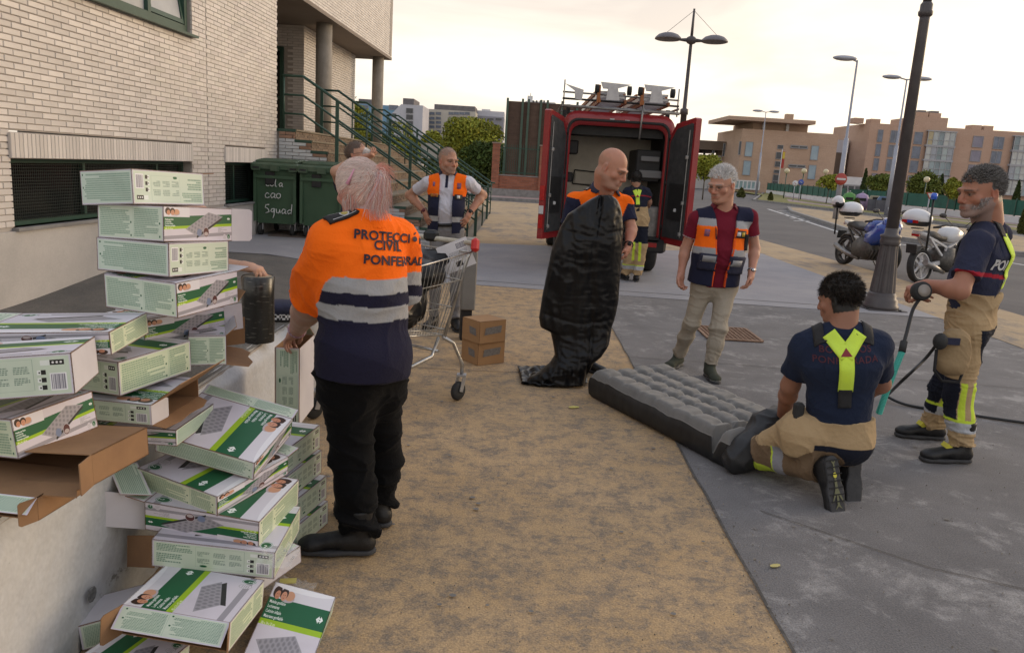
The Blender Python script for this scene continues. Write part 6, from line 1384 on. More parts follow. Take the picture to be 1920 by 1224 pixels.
GG = human('kneeling dark haired fireman in a navy T-shirt with yellow Y shaped braces', (1.65, 4.0, 0), J, (.30, .15, .10), .0055, shirt=dict(name='t_shirt', col=lambda q, V, H: np.tile((.017, .024, .048), (len(V), 1)), hem=.06, amp=.007, f=9, seed=54), sleeve=.68,
    trousers=dict(col=gcol, top=.12, topr=.122, amp=.012, seed=58, mat=m_heavy, len=1.0, glute=((.0, -.035, -.045), (.12, .12, .12))), build=dict(chest=(.138, 1.42), waist=(.112, 1.42), hem=(.118, 1.42), hip=(.128, 1.45), thigh=.092, knee=.082, ankle=.080, sh=.085, slr=(.090, .080), neck=(.068, .074)), arms=(.060, .050, .044, .030),
    head=dict(fwd=(-.62, .72, -.30), s=1.02, scalp=(.02, .018, .016), scalpmask=lambda x, y, z: 1.0*((z > .03) | (y < .0))*(z > -.07), handL=dict(d=(-.1, .3, -.9), n=(.9, .1, 0), t=(0, .8, 0), curl=.6), handR=None), shoes=None)
spikes('hair', GG['J']['head'], GG['Rm'], 1.02, hm_dark, 9000, .024, [(.016, .012, .010), (.03, .021, .016), (.045, .03, .022), (.008, .007, .006)], m_hair, GG['e'], seed=9, flow=lambda p: (.1, -.3, .3 if p[2] > .07 else -.4), jitter=.7, lift=.9, w=.0014, seg=3)
F = Field(*bbox(J['head'], m=.2), .005); Rm = GG['Rm']; hc = GG['J']['head']; F.ell(hc+Rm@np.array([0, -.022, .036]), (.083, .106, .094), .02, Rm); F.cut(hc+Rm@np.array([0, .05, .03]), Rm@np.array([0, .9, -.45])); F.cut(hc+Rm@np.array([0, -.03, -.062]), Rm@np.array([0, .2, -1]))
finish(F, 'hair_base', m_hair, GG['e'], lambda V, N_: np.tile((.016, .013, .011), (len(V), 1)), lambda V, N_: wrinkle(V, 3, 60, .006))
boot('boot', J['anL'], (.16, -.34, -.93), (-.30, .88, -.33), m_leather, GG['e'], s=1.05, h=.17, L_=.29, res=.005); boot('boot', J['anR'], (.0, -.22, -.97), (-.20, .95, -.25), m_leather, GG['e'], s=1.0, h=.12, L_=.27)
# sole markings and yellow dot on the near boot
ub = nrm((-.30, .88, -.33)); fb = nrm(np.array((.16, -.34, -.93))-ub*np.dot((.16, -.34, -.93), ub)); sb_ = np.cross(fb, ub); bs = lambda x, y, z: tuple(np.array(J['anL'])+(sb_*x+fb*y-ub*(.0915+z))*1.05-np.array(GG['e'].location))
m_olive = M('olive_tread', (.14, .14, .075), .7)
g = MB()
for poly in ([(-.006, .04), (.006, .04), (.010, .09), (.030, .14), (.034, .16), (.006, .115), (-.006, .115), (-.030, .155), (-.028, .14), (-.008, .09)], [(-.004, .115), (.006, .115), (.008, .165), (.022, .185), (.0, .172), (-.02, .187), (-.006, .165)], [(-.018, -.055), (.0, -.04), (.016, -.055), (.004, -.03), (.008, .005), (-.004, .0), (-.004, -.03)]): g.poly([bs(x, y, 0) for x, y in poly])
g.build('tread_marking', m_olive, GG['e']); g = MB(); g.poly([bs(.011*math.cos(t), .022+.014*math.sin(t), .001) for t in np.linspace(0, 2*math.pi, 15)[:-1]]); g.build('yellow_dot', M('boot_yellow', (.55, .5, .05), .6), GG['e'])
for k in range(7): MB().bar(bs(-.04+.0*k, -.05+.033*k, .001), bs(.04, -.05+.033*k, .001), .004, .005).build('tread_groove', m_rub, GG['e'])
braces(GG, w=.062, split=.075, nk=.068, ylen=.19)
bv = BV[GG['shirt'].name]; Tg, Jg = GG['T'], GG['J']; m_dred = M('dull_red_print', (.075, .018, .028), .85)
for txt, z, s in (('BOMBEROS', .098, .046), ('PONFERRADA', .048, .046)): decal(text_mesh(txt, s, .0005, spacing=1.08), bv, Jg['chest']+Tg@np.array([0, -.3, z]), Tg[:, 0], Tg[:, 2], Tg[:, 1], m_dred, 'back_lettering', GG['e'], off=.003, sub=.02)
MB().rbox(tuple(A(1497, 770, 3.98)-np.array(GG['e'].location)), (.05, .05, .09), .01).build('radio', m_rub, GG['e'])
# ---------- B: man drinking, mostly hidden by the pink haired woman
Y = 6.9
J = dict(head=A(671, 290, Y), neck=A(661, 325, Y), pelvis=A(662, 452, Y), shR=A(640, 348, Y-.16), shL=A(655, 345, Y+.2), elR=A(634, 316, Y-.38), wrR=A(681, 296, Y-.24), elL=A(650, 400, Y+.25), wrL=A(675, 440, Y+.1),
         hipR=A(655, 465, Y-.08), hipL=A(668, 465, Y+.08)); J['elR'] = A(630, 322, Y-.36); J['knR'] = np.array([J['hipR'][0]+.02, Y-.08, .5]); J['knL'] = np.array([J['hipL'][0], Y+.1, .5]); J['anR'] = np.array([J['hipR'][0], Y-.08, .088]); J['anL'] = np.array([J['hipL'][0], Y+.1, .088])
J['waist'], J['chest'] = torso_joints(J['neck'], J['pelvis'])
BG = human('short haired man with glasses drinking from a clear plastic cup behind the pink hair', (float(J['pelvis'][0]), Y, 0), J, (.45, .25, .17), .007, shirt=dict(col=lambda q, V, H: np.tile((.03, .032, .05), (len(V), 1)), amp=.005), trousers=dict(col=tcol((.03, .03, .04))), build=dict(chest=(.10, 1.4), waist=(.10, 1.3), sh=.055, slr=(.06, .06)), sleeve=.35,
    head=dict(fwd=(.96, -.22, .22), s=.98, scalp=(.07, .055, .045), scalpmask=lambda x, y, z: .9*hairmask_short(.0)(x, y, z), handR=dict(d=(.75, -.1, .25), n=(0, .3, 1), t=(0, .9, .0), curl=.7), handL=None), shoes=dict(name='shoe', dirR=(1, 0, 0), dirL=(1, 0, 0), h=.04))
spikes('hair', BG['J']['head'], BG['Rm'], .98, hm_full, 1500, .010, [(.05, .04, .035), (.10, .08, .07)], m_hair, BG['e'], seed=13, jitter=.3, w=.001); glasses(BG, m_bstrap)
m_clear = M('clear_plastic', (.75, .75, .74), .15, (.55, .55, .55), 30, alpha=.45)
cup = empty('plastic_cup', tuple(A(691, 287, Y-.2))); tag(cup, 'clear plastic cup held up to the mouth of the drinking man', 'cup'); MB().lathe([(.024, -.05), (.034, .04), (.036, .042), (.033, .04), (.023, -.048)], 20, rot=Matrix.Rotation(R(-70), 3, 'Y')).build('cup_wall', m_clear, cup)
# ---------- A: pink haired woman, nearest the camera
J = dict(head=A(670, 356, 3.22), neck=A(690, 408, 3.18), pelvis=A(680, 672, 3.16), shL=A(620, 455, 3.10), shR=A(742, 450, 3.36), elL=A(580, 570, 3.26), wrL=A(556, 620, 3.58), elR=A(750, 560, 3.5), wrR=A(705, 640, 3.75),
         hipL=A(652, 712, 3.12), hipR=A(704, 708, 3.26), knL=A(660, 855, 3.10), knR=A(716, 850, 3.34)); J['anL'] = np.array([-.585, 3.02, .10]); J['anR'] = np.array([-.555, 3.30, .10])
J['waist'] = lerp(J['pelvis'], J['neck'], .36); J['chest'] = lerp(J['pelvis'], J['neck'], .68)
def acol(q, V, H):
    x, y, z = q.T; w = .004*np.sin(x*30); C_ = np.tile((.017, .016, .034), (len(V), 1)); C_ = pick(z > -.045+w, (.93, .155, .010), C_)
    C_ = pick(band(z, -.105+w, -.045+w) & (x > -.30), GREY, C_); C_ = pick(band(z, -.215+w, -.155+w) & (x > -.3), GREY, C_); J = H['J']
    d = J['elL']-J['shL']; t = ((V-J['shL'])@d)/(d@d); dist = np.linalg.norm(V-J['shL']-np.clip(t, 0, 1)[:, None]*d, axis=1); C_ = pick((dist < .15) & (t > .1) & (((V-J['shL'])@nrm(J['shL']-J['shR'])) > -.065+.06*t), (.93, .155, .010), C_)
    return C_
def abits(F, H):
    J, T = H['J'], H['T']; F.ell(J['pelvis']+T@np.array([0, -.03, .03]), (.20, .16, .14), .08, T); F.ell(J['waist']+T@np.array([0, .03, .05]), (.185, .16, .17), .08, T)
def achest(z): return z
AG = human('woman with pink and blonde hair in an orange and navy shirt, seen from behind', (-.60, 3.15, 0), J, (.42, .25, .19), .0055, shirt=dict(name='polo_shirt', col=acol, hem=-.055, amp=.008, f=7, seed=64, bits=abits, mat=m_cloth), sleeve=.93,
    trousers=dict(col=tcol((.0045, .0045, .005)), top=.10, amp=.012, seed=68, len=1.0, glute=((0, -.03, -.03), (.11, .11, .13))),
    build=dict(chest=(.138, 1.24), waist=(.142, 1.18), hem=(.180, 1.18), hip=(.146, 1.18), thigh=.118, knee=.095, ankle=.080, sh=.088, slr=(.102, .100), neck=(.062, .074)), arms=(.070, .062, .055, .034), hand_s=.98,
    head=dict(fwd=(-.66, .70, -.28), s=.92, wide=1.05, jaw=1.1, chin2=1, handL=dict(d=(-.55, .45, -.6), n=(.3, .1, -.9), t=(.5, .7, .2), curl=.5), handR=dict(d=(-.3, .9, -.3), n=(0, 0, -1), t=(-1, 0, 0)), scalp=(.5, .40, .38), scalpmask=lambda x, y, z: 1.0*((z > .03) | (y < .02))), shoes=None)
for s_, td in (('L', (-1, -.10, 0)), ('R', (-.9, .5, 0))): boot('boot', AG['J']['an'+s_], td, (0, 0, 1), m_leather, AG['e'], s=1.05, h=.12)
bv = BV[AG['shirt'].name]; Ja, Ta = AG['J'], AG['T']
# lettering across the shoulder blades: three lines
m_let = M('lettering_dark', (.022, .016, .03), .8)
c0 = Ja['chest']+Ta@np.array([.055, -.4, 0]); toC = nrm(CAM-Ja['chest']); tox = nrm(np.cross(Ta[:, 1], (0, 0, 1)))
d_ = nrm(np.array([.10, 1, -.12])*.6+Ta[:, 1]*.4); ux_ = nrm(np.cross(d_, (0, 0, 1))+np.array([0, 0, -.06])); uy_ = np.cross(ux_, d_)
for txt, px, py in (('PROTECCIÓN', 674, 440), ('CIVIL', 716, 463), ('PONFERRADA', 692, 491)):
    decal(text_mesh(txt, .050, .0016, 'LEFT', 1.06), bv, A(px, py, 2.8), ux_, uy_, d_, m_let, 'back_lettering', AG['e'], off=.006, back=.3, sub=.015, drop=True)
# stand-up collar
F = Field(*bbox(Ja['neck'], m=.18), .005); z = AG['z']; F.cone(Ja['neck']-z*.04, Ja['neck']+z*.035, .085, .074, .01, flat=(1, 1)); finish(F, 'collar', m_cloth, AG['e'], lambda V, N_: np.tile((.93, .155, .010), (len(V), 1)))
# epaulette on the left shoulder
o_ = nrm(Ja['shL']-Ja['neck']); up = nrm(-Ta[:, 2]*1+Ta[:, 1]*.35); a = Ja['neck']+o_*.085; b = Ja['shL']+o_*.055
ribbon(bv, [a, b], .055, tuple(nrm(np.cross(o_, up))), tuple(up), m_bstrap, 'epaulette', AG['e'], off=.008, back=.25, nu=14, nw=5, thick=.01)
for (t_, rr, mt) in ((.42, .021, m_print_w), (.42, .015, M('badge_gold', (.45, .36, .10), .6))):
    g = MB(); n = 18; g.poly([(rr*math.cos(2*math.pi*k/n)*1.1, rr*math.sin(2*math.pi*k/n), 0) for k in range(n)]); decal(g.mesh('b'), bv, lerp(a, b, t_), o_, nrm(np.cross(o_, up)), up, mt, 'round_badge', AG['e'], off=.0155+(.001 if rr < .02 else 0), back=.25)
for sg in (-1, 1): decal(MB().poly([(-.06, -.0012, 0), (.06, -.0012, 0), (.06, .0012, 0), (-.06, .0012, 0)]).mesh('l'), bv, lerp(a, b, .5)+nrm(np.cross(o_, up))*sg*.021, o_, nrm(np.cross(o_, up)), up, m_print_w, 'piping', AG['e'], off=.0155, back=.25, sub=.02)
watch(AG, 'L', M('beads', (.22, .05, .12), .35, (.5, .4, .42), 160), name='bracelet', r_=.038)
# ---- hair: mass, strands and ponytail
hc, Rm = AG['J']['head'], AG['Rm']; hs = .93; g3 = lambda x, y, z: hc+Rm@(np.array([x, y, z])*hs)
knot = g3(.015, -.116, .036)
camdir = nrm(CAM-hc)
F = Field(*bbox(hc, m=.27), .005)
F.ell(g3(0, -.018, .036), np.array([.088, .108, .094])*hs, .03, Rm); F.ell(g3(0, -.025, -.035), np.array([.080, .080, .075])*hs, .04, Rm); F.ell(knot, (.03, .03, .03), .04)
F.cut(g3(0, .055, 0), Rm@np.array([0, 1, -.35])); F.cut(g3(0, -.03, -.10), Rm@np.array([0, .3, -1.]))
BL = np.array((.74, .63, .56)); PK = np.array((.62, .30, .24)); MV = np.array((.58, .42, .45)); DK = np.array((.20, .13, .13))
def haircol(V):
    q = (V-hc)@Rm/hs; a = np.sin(V@np.array([31, 12, 57.])*1.4+2*np.sin(V@np.array([9, 40, -17.])))*.5+.5; b = np.sin(V@np.array([70, -55, 21.]))*.5+.5
    pk = np.clip(.15+.75*(q[:, 2] < -.02)*a+.30*(np.linalg.norm(V-knot, axis=1) < .06)+.25*(a > .86), 0, 1)[:, None]; C_ = BL*(1-pk)+PK*pk; C_ = C_*(1-.3*b[:, None]*(q[:, 2:3] > -.02))+.3*b[:, None]*(q[:, 2:3] > -.02)*MV; return C_
finish(F, 'hair', m_hair, AG['e'], lambda V, N_: haircol(V)*.72, lambda V, N_: wrinkle(V, 31, 70, .004), 1); bvh = BV[[k for k in BV if k.startswith('hair')][-1]]
def strands(name, starts, ends, n, jit, w, seg, lift, colf, sagf=None, seed=0, fan=.0):
    r_ = np.random.default_rng(seed); V = []; F_ = []; Cc = []; L0 = np.array(AG['e'].location)
    for i in range(n):
        s0 = starts(r_); e0 = ends(r_, s0); base = len(V); c = colf(r_, s0)*(.75+.45*r_.random()); ph = r_.random()*6; am = jit*(.3+r_.random()); sd = nrm(np.cross(e0-s0, camdir)+1e-6)
        for k in range(seg+1):
            t = k/seg; p = s0*(1-t)+e0*t
            if sagf is not None: p = p+sagf(t, s0, e0, r_)
            else:
                loc, n_, _, _ = bvh.find_nearest(Vector(p)); p = np.array(loc)+np.array(n_)*(lift*(.3+.9*((i*7) % 10)/10))*(1 if (Vector(p)-loc).length < .2 else 1)
            p = p+sd*am*math.sin(ph+t*5)*t*(1-t)*2; ww = w*(1-.75*t if sagf is not None else 1)
            V += [p-sd*ww-L0, p+sd*ww-L0]; Cc += [c*(1-.15*t)]*2
        F_ += [(base+2*k, base+2*k+1, base+2*k+3, base+2*k+2) for k in range(seg)]
    me = mk_mesh(name, np.array(V), np.array(F_)); C_ = np.ones((len(V), 4), np.float32); C_[:, :3] = np.array(Cc); me.color_attributes.new('Col', 'FLOAT_COLOR', 'POINT').data.foreach_set('color', C_.ravel()); return tag(link(name, me, m_hair, AG['e']), kind='stuff')
def st_(r_):
    while True:
        th = r_.random()*2*math.pi; zz = -.95+1.95*r_.random(); rr = math.sqrt(max(1-zz*zz, 0)); p = g3(math.cos(th)*rr*.096, .0+math.sin(th)*rr*.115-.01, .03+zz*.11)
        q = (p-hc)@Rm/hs
        if q[1] > -.09 and q[2] > -.11: return p
def hc1(r_, s0): return haircol(s0[None, :])[0]
strands('hair_strands', st_, lambda r_, s0: knot+r_.normal(size=3)*.010, 5200, .006, .0008, 10, .006, hc1, seed=1)
pd = nrm(np.array([1, -.15, -.1])*1.0)
def pe(r_, s0):
    u = r_.random(); out = Rm@np.array([.0, -1, 0]); e = knot+np.array([.0+.05*u, -.03, 0])+np.array([r_.normal()*.020, r_.normal()*.03, -.05-.125*r_.random()**.7]); return e
def sag(t, s0, e0, r_): return np.array([.036, -.02, .032])*math.sin(math.pi*min(t*1.15, 1))*(1.2-t)
strands('ponytail', lambda r_: knot+r_.normal(size=3)*.010, pe, 2000, .010, .0008, 9, 0, lambda r_, s0: (PK if r_.random() < .5 else (BL if r_.random() < .7 else MV))*1.0, sagf=sag, seed=2)
strands('loose_ends', lambda r_: knot+r_.normal(size=3)*.012, lambda r_, s0: knot+np.array([.05+.05*r_.random(), -.01+r_.normal()*.02, .05*r_.random()-.02]), 120, .01, .0006, 6, 0, lambda r_, s0: PK*1.1, sagf=lambda t, s0, e0, r_: np.array([0, 0, .03])*math.sin(math.pi*t), seed=3)
strands('nape_hair', lambda r_: g3(-.085+.17*r_.random(), -.03-.05*r_.random(), -.03), lambda r_, s0: s0+Rm@np.array([r_.normal()*.01, .02*r_.random(), -.07-.03*r_.random()]), 500, .006, .001, 6, 0, lambda r_, s0: PK*.9 if r_.random() < .7 else BL*.8, sagf=lambda t, s0, e0, r_: np.zeros(3), seed=4)
pc_, pd_ = bvh.ray_cast(Vector(A(660, 333, 2.6)), Vector(A(660, 333, 3.6)-A(660, 333, 2.6)).normalized())[:2]
if pc_ is not None:
    nn_ = np.array(pd_); u = nrm(np.cross(nn_, (0, 1, .2))); 
    P0 = np.array(A(664, 318, 3.1)); clip = MB(); q1 = np.array(pc_)+nn_*.012-np.array(AG['e'].location); dn = nrm(np.array(A(650, 345, 3.1))-np.array(A(664, 314, 3.1)))
    clip.tube([tuple(q1-dn*.035), tuple(q1), tuple(q1+dn*.03)], [.0025, .0045, .009], 8); clip.build('hair_clip', M('pink_plastic', (.62, .30, .40), .3), AG['e'])
# ================================================================ PRINTED CARTONS
GLY = {}
def glyph_tris(txt):
    if txt not in GLY:
        me = text_mesh(txt, 1.0, .012, 'LEFT'); me.calc_loop_triangles(); v = np.array([x.co[:2] for x in me.vertices]); GLY[txt] = (v, np.array([t.vertices[:] for t in me.loop_triangles])); bpy.data.meshes.remove(me)
    return GLY[txt]
class Img:
    def __init__(s, w, h, c): s.w, s.h = w, h; s.a = np.ones((h, w, 4), np.float32); s.a[..., :3] = c; s.Y, s.X = np.mgrid[0:h, 0:w]; s.X = (s.X+.5)/w; s.Y = (s.Y+.5)/h; s.asp = w/h
    def m(s, m, c, al=1): m = (np.asarray(m, np.float32)*al)[..., None]; s.a[..., :3] = s.a[..., :3]*(1-m)+np.array(c)*m; return s
    def rect(s, x0, y0, x1, y1, c, al=1): return s.m((s.X >= x0) & (s.X < x1) & (s.Y >= y0) & (s.Y < y1), c, al)
    def ell(s, x, y, rx, ry, c, al=1, soft=.08): d = ((s.X-x)/rx)**2+((s.Y-y)/ry)**2; return s.m(np.clip((1-d)/soft, 0, 1), c, al)
    def poly(s, P, c, al=1):
        ins = np.zeros(s.X.shape, bool); n = len(P)
        for i in range(n):
            (x0, y0), (x1, y1) = P[i], P[(i+1) % n]; cnd = ((y0 > s.Y) != (y1 > s.Y)); xi = (x1-x0)*(s.Y-y0)/((y1-y0) if y1 != y0 else 1e-9)+x0; ins ^= cnd & (s.X < xi)
        return s.m(ins, c, al)
    def text(s, t, x, y, h, c, rot=0):
        v, T = glyph_tris(t); ca, sa = math.cos(rot), math.sin(rot); px = (x*s.w+(v[:, 0]*ca-v[:, 1]*sa)*h*s.h); py = (y*s.h+(v[:, 0]*sa+v[:, 1]*ca)*h*s.h)
        for a, b, d in T:
            xs, ys = px[[a, b, d]], py[[a, b, d]]; x0, x1 = int(max(xs.min(), 0)), int(min(xs.max()+2, s.w)); y0, y1 = int(max(ys.min(), 0)), int(min(ys.max()+2, s.h))
            if x1 <= x0 or y1 <= y0: continue
            gy, gx = np.mgrid[y0:y1, x0:x1]; gx = gx+.5; gy = gy+.5
            w0 = (xs[1]-xs[0])*(gy-ys[0])-(ys[1]-ys[0])*(gx-xs[0]); w1 = (xs[2]-xs[1])*(gy-ys[1])-(ys[2]-ys[1])*(gx-xs[1]); w2 = (xs[0]-xs[2])*(gy-ys[2])-(ys[0]-ys[2])*(gx-xs[2])
            k = ((w0 >= -.3) & (w1 >= -.3) & (w2 >= -.3)) | ((w0 <= .3) & (w1 <= .3) & (w2 <= .3)); s.a[y0:y1, x0:x1, :3][k] = c
        return s
    def lines(s, x0, y0, x1, y1, n, c, seed=0, al=.55, frag=.93):
        r_ = np.random.default_rng(seed)
        for i in range(n):
            y = y0+(y1-y0)*(i+.5)/n; t = (y1-y0)/n*.34; xe = x0+(x1-x0)*(frag+(1-frag)*r_.random()) if r_.random() < .75 else x0+(x1-x0)*(.3+.6*r_.random())
            m = (s.X > x0) & (s.X < xe) & (np.abs(s.Y-y) < t) & (np.sin(s.X*s.w*.9+i*17)+np.sin(s.X*s.w*.37+i*5) > -.9); s.m(m, c, al)
        return s
    def mat(s, name, rough=.45):
        if name in MATS: return MATS[name]
        im = bpy.data.images.new(name, s.w, s.h); im.pixels.foreach_set(s.a.ravel()); im.pack(); m = bpy.data.materials.new(name); m.use_nodes = True; t = m.node_tree; b = t.nodes['Principled BSDF']; ti = N(t, 'ShaderNodeTexImage'); ti.image = im
        hs = N(t, 'ShaderNodeBump'); hs.inputs['Strength'].default_value = .08; nn = N(t, 'ShaderNodeTexNoise'); nn.inputs['Scale'].default_value = 25; t.links.new(nn.outputs[0], hs.inputs['Height']); t.links.new(hs.outputs[0], b.inputs['Normal'])
        tn = N(t, 'ShaderNodeTexNoise'); tn.inputs['Scale'].default_value = 7; tn.inputs['Detail'].default_value = 5; tcn = N(t, 'ShaderNodeTexCoord'); t.links.new(tcn.outputs['Object'], tn.inputs['Vector']); mr = N(t, 'ShaderNodeMapRange'); mr.inputs[1].default_value = .25; mr.inputs[2].default_value = .5; mr.inputs[3].default_value = .86; mr.inputs[4].default_value = 1; t.links.new(tn.outputs[0], mr.inputs[0])
        mx = N(t, 'ShaderNodeMixRGB', blend_type='MULTIPLY'); mx.inputs[0].default_value = 1; t.links.new(ti.outputs[0], mx.inputs[1]); t.links.new(mr.outputs[0], mx.inputs[2]); t.links.new(mx.outputs[0], b.inputs['Base Color']); b.inputs['Roughness'].default_value = rough; MATS[name] = m; return m
WH = (.82, .80, .84); GRN = (.07, .36, .22); LIM = (.60, .74, .10); PG = (.79, .84, .77); PY = (.78, .85, .68); TX = (.25, .42, .33); GY = (.60, .59, .62)   # display-referred, sRGB image
def mattress_pic(im, P, side, seed=0):
    """padded mattress picture: P four corners of its top, side: offset of the dark side"""
    P = np.array(P); im.poly([P[0], P[1], P[1]+side, P[2]+side, P[3]+side, P[3]], (.16, .16, .17)); im.poly(P, (.62, .61, .64))
    for i in range(7):
        for j in range(4):
            u, v = (i+.6)/7.2, (j+.6)/4.2; p = (P[0]*(1-u)+P[3]*u)*(1-v)+(P[1]*(1-u)+P[2]*u)*v; r_ = np.linalg.norm((P[3]-P[0])*np.array([im.asp, 1]))/7*.36; im.ell(p[0], p[1], r_/im.asp, r_*.8, (.48, .47, .50), .8, .9)
def couple(im, x, y, s):
    a = s/im.asp
    im.ell(x+a*1.9, y-s*.25, a*1.3, s*.45, (.72, .68, .70)); im.ell(x+a*2.2, y, a*.9, s*.5, (.80, .60, .48)); im.ell(x-a*.2, y+s*.15, a*.75, s*.62, (.22, .14, .11)); im.ell(x-a*.0, y-s*.12, a*.5, s*.45, (.78, .55, .43)); im.ell(x+a*1.1, y+s*.1, a*.72, s*.6, (.20, .13, .10)); im.ell(x+a*1.15, y-s*.12, a*.52, s*.48, (.80, .58, .47))
    for dx in (-.15, .15, 1.0, 1.3): im.ell(x+a*dx, y-s*.02, a*.07, s*.03, (.3, .18, .14))
    for dx in (0, 1.15): im.ell(x+a*dx, y-s*.33, a*.12, s*.035, (.6, .3, .28))
def logo(im, x, y, s, c=(.92, .94, .93)):
    a = s/im.asp; im.poly([(x-a*1.1, y), (x-a*.25, y+s*.62), (x-a*.25, y+s*.25), (x-a*.5, y), (x-a*.25, y-s*.25), (x-a*.25, y-s*.62)], c); im.poly([(x+a*1.1, y), (x+a*.25, y+s*.62), (x+a*.25, y+s*.3), (x+a*.0, y), (x+a*.25, y-s*.3), (x+a*.25, y-s*.62)], c); im.ell(x-a*.05, y, a*.34, s*.36, c); im.ell(x+a*.12, y, a*.14, s*.14, GRN)
def emblem2(im, x, y, s):
    a = s/im.asp; im.ell(x, y, a, s, (.45, .62, .54)); im.ell(x, y, a*.9, s*.9, WH); im.ell(x, y, a*.78, s*.78, GRN); im.text('2', x-a*.34, y-s*.36, s*1.05, (.92, .95, .93))
def ring(im, x, y, s): a = s/im.asp; im.ell(x, y, a, s, (.62, .62, .62)); im.ell(x, y, a*.93, s*.93, WH); [im.rect(x-a*.6, y+s*k, x+a*.6, y+s*(k+.09), (.6, .6, .6)) for k in (-.5, -.2, .1, .4)]
def barcode(im, x, y, w, h, seed=3, vert=True):
    im.rect(x-.008, y-.03, x+w+.008, y+h+.03, (.92, .92, .93)); r_ = np.random.default_rng(seed); p = x
    while p < x+w: q = w*.012*(1+r_.integers(0, 3)); im.rect(p, y, p+q, y+h, (.2, .18, .28)); p += q+w*.012*(1+r_.integers(0, 3))
NAMES = ('Matelas gonflable', 'Luchtmatras', 'Colchón inflable', 'Materasso gonfiabile')
im = Img(760, 230, WH)   # long art side
im.poly([(0, .18), (0, .72), (1, .72), (1, .52)] if 0 else [(0, .42), (0, .70), (1, .82), (1, .54)], GRN); im.poly([(0, .34), (0, .42), (1, .54), (1, .46)], LIM); im.poly([(0, .06), (0, .16), (1, .28), (1, .18)], GY)
im.rect(0, .70, .36, 1, (.86, .85, .88)); couple(im, .07, .84, .16)
for k, t in enumerate(NAMES): im.text(t, .02, .63-.06*k, .055, (.93, .94, .93))
im.text('185 x 76 x 22 cm', .02, .37, .05, (.95, .97, .85))
mattress_pic(im, [(.30, .36), (.46, .16), (.86, .74), (.64, .86)], np.array([0, -.07])); im.ell(.50, .26, .035, .11, (.45, .5, .62)); im.ell(.60, .27, .045, .15, (.75, .73, .76)); im.ell(.60, .27, .04, .135, (.32, .16, .17)); im.ell(.60, .22, .03, .06, (.7, .66, .66))
logo(im, .95, .68, .07); emblem2(im, .95, .14, .085); ring(im, .885, .14, .08)
im.lines(.78, .27, .93, .42, 5, (.55, .55, .56), 4); m_art = im.mat('print_art')
def textimg(seed, cols, base, w=760, h=230, n=13):
    im = Img(w, h, WH); im.rect(.018, .05, .982, .95, base); rr = im
    for k, (a, b) in enumerate(cols): im.lines(a, .10, b, .90, n, TX, seed+k, .5); im.ell(b+.012, .13, .010, .033, (.1, .35, .22)); im.ell(b+.012, .5, .010, .033, (.1, .35, .22))
    for a, b in cols[1:]: im.rect(a-.015, .06, a-.012, .94, (.6, .72, .62))
    return im
m_text = textimg(3, [(.04, .94)], (.785, .835, .775)).mat('print_text'); m_text2 = textimg(9, [(.04, .50), (.56, .93)], (.80, .845, .77), n=15).mat('print_text_two'); m_text3 = textimg(19, [(.04, .62), (.68, .93)], (.82, .85, .74), n=12).mat('print_text_lime')
im = Img(760, 230, WH); im.rect(.018, .05, .982, .95, PG)   # information side
im.lines(.04, .62, .33, .9, 5, TX, 1, .6); im.lines(.04, .2, .25, .55, 5, TX, 2, .6)
for i in range(3):
    for j in range(2): im.lines(.37+.13*i, .30+.26*j, .47+.13*i, .48+.26*j, 4, (.35, .45, .40), 7+i+3*j, .6)
for x in (.355, .75): im.rect(x, .16, x+.002, .9, (.55, .66, .58))
im.rect(.355, .16, .75, .165, (.55, .66, .58)); im.rect(.355, .895, .75, .90, (.55, .66, .58)); im.ell(.42, .2, .03, .04, GRN)
im.rect(.80, .74, .95, .86, (.88, .9, .88)); im.rect(.86, .74, .95, .86, (.08, .08, .08)); im.ell(.88, .8, .008, .028, (.9, .9, .9)); im.ell(.905, .8, .008, .028, (.9, .9, .9)); im.ell(.93, .8, .008, .028, (.9, .9, .9))
for j in range(3): im.rect(.775, .16+.18*j, .80, .27+.18*j, (.9, .92, .9)); im.rect(.80, .16+.18*j, .83, .27+.18*j, (.08, .08, .08)); im.ell(.79, .21+.18*j, .006, .02, (.2, .2, .2))
barcode(im, .86, .16, .09, .36); m_info = im.mat('print_info')
im = Img(760, 600, WH)   # large face
c_, s_ = math.cos(R(0)), 0
im.rect(0, .60, 1, .83, GRN); im.rect(0, .54, 1, .60, LIM); im.rect(0, .07, 1, .13, GY); im.rect(0, .83, 1, 1, (.84, .83, .86)); couple(im, .12, .88, .11); im.ell(.5, .99, .5, .06, (.9, .9, .92))
for k, t in enumerate(NAMES): im.text(t, .04, .785-.052*k, .047, (.93, .94, .93))
im.text('185 x 76 x 22 cm', .04, .555, .04, (.95, .97, .85)); logo(im, .88, .715, .065)
mattress_pic(im, [(.08, .38), (.30, .20), (.80, .36), (.62, .50)], np.array([0, -.05])); emblem2(im, .90, .12, .07); ring(im, .78, .12, .065); m_top = im.mat('print_large')
m_kraft = M('kraft_board', (.30, .17, .085), .9, (.24, .135, .07), 6, bump=.1, bscale=30)
def corr(t, vec, cur, b):
    w = N(t, 'ShaderNodeTexWave'); w.inputs['Scale'].default_value = 60; t.links.new(vec, w.inputs[0]); mx = N(t, 'ShaderNodeMixRGB'); t.links.new(w.outputs[0], mx.inputs[0]); mx.inputs[1].default_value = (.22, .125, .065, 1); mx.inputs[2].default_value = (.40, .25, .14, 1); return mx.outputs[0]
m_corr = M('corrugated_board', (.3, .2, .1), .9, extra=corr); m_flapw = M('white_board', (.62, .60, .64), .6, (.55, .53, .57), 4); m_kbox = M('kraft_carton', (.36, .21, .10), .85, (.31, .175, .085), 4, bump=.08, bscale=20)
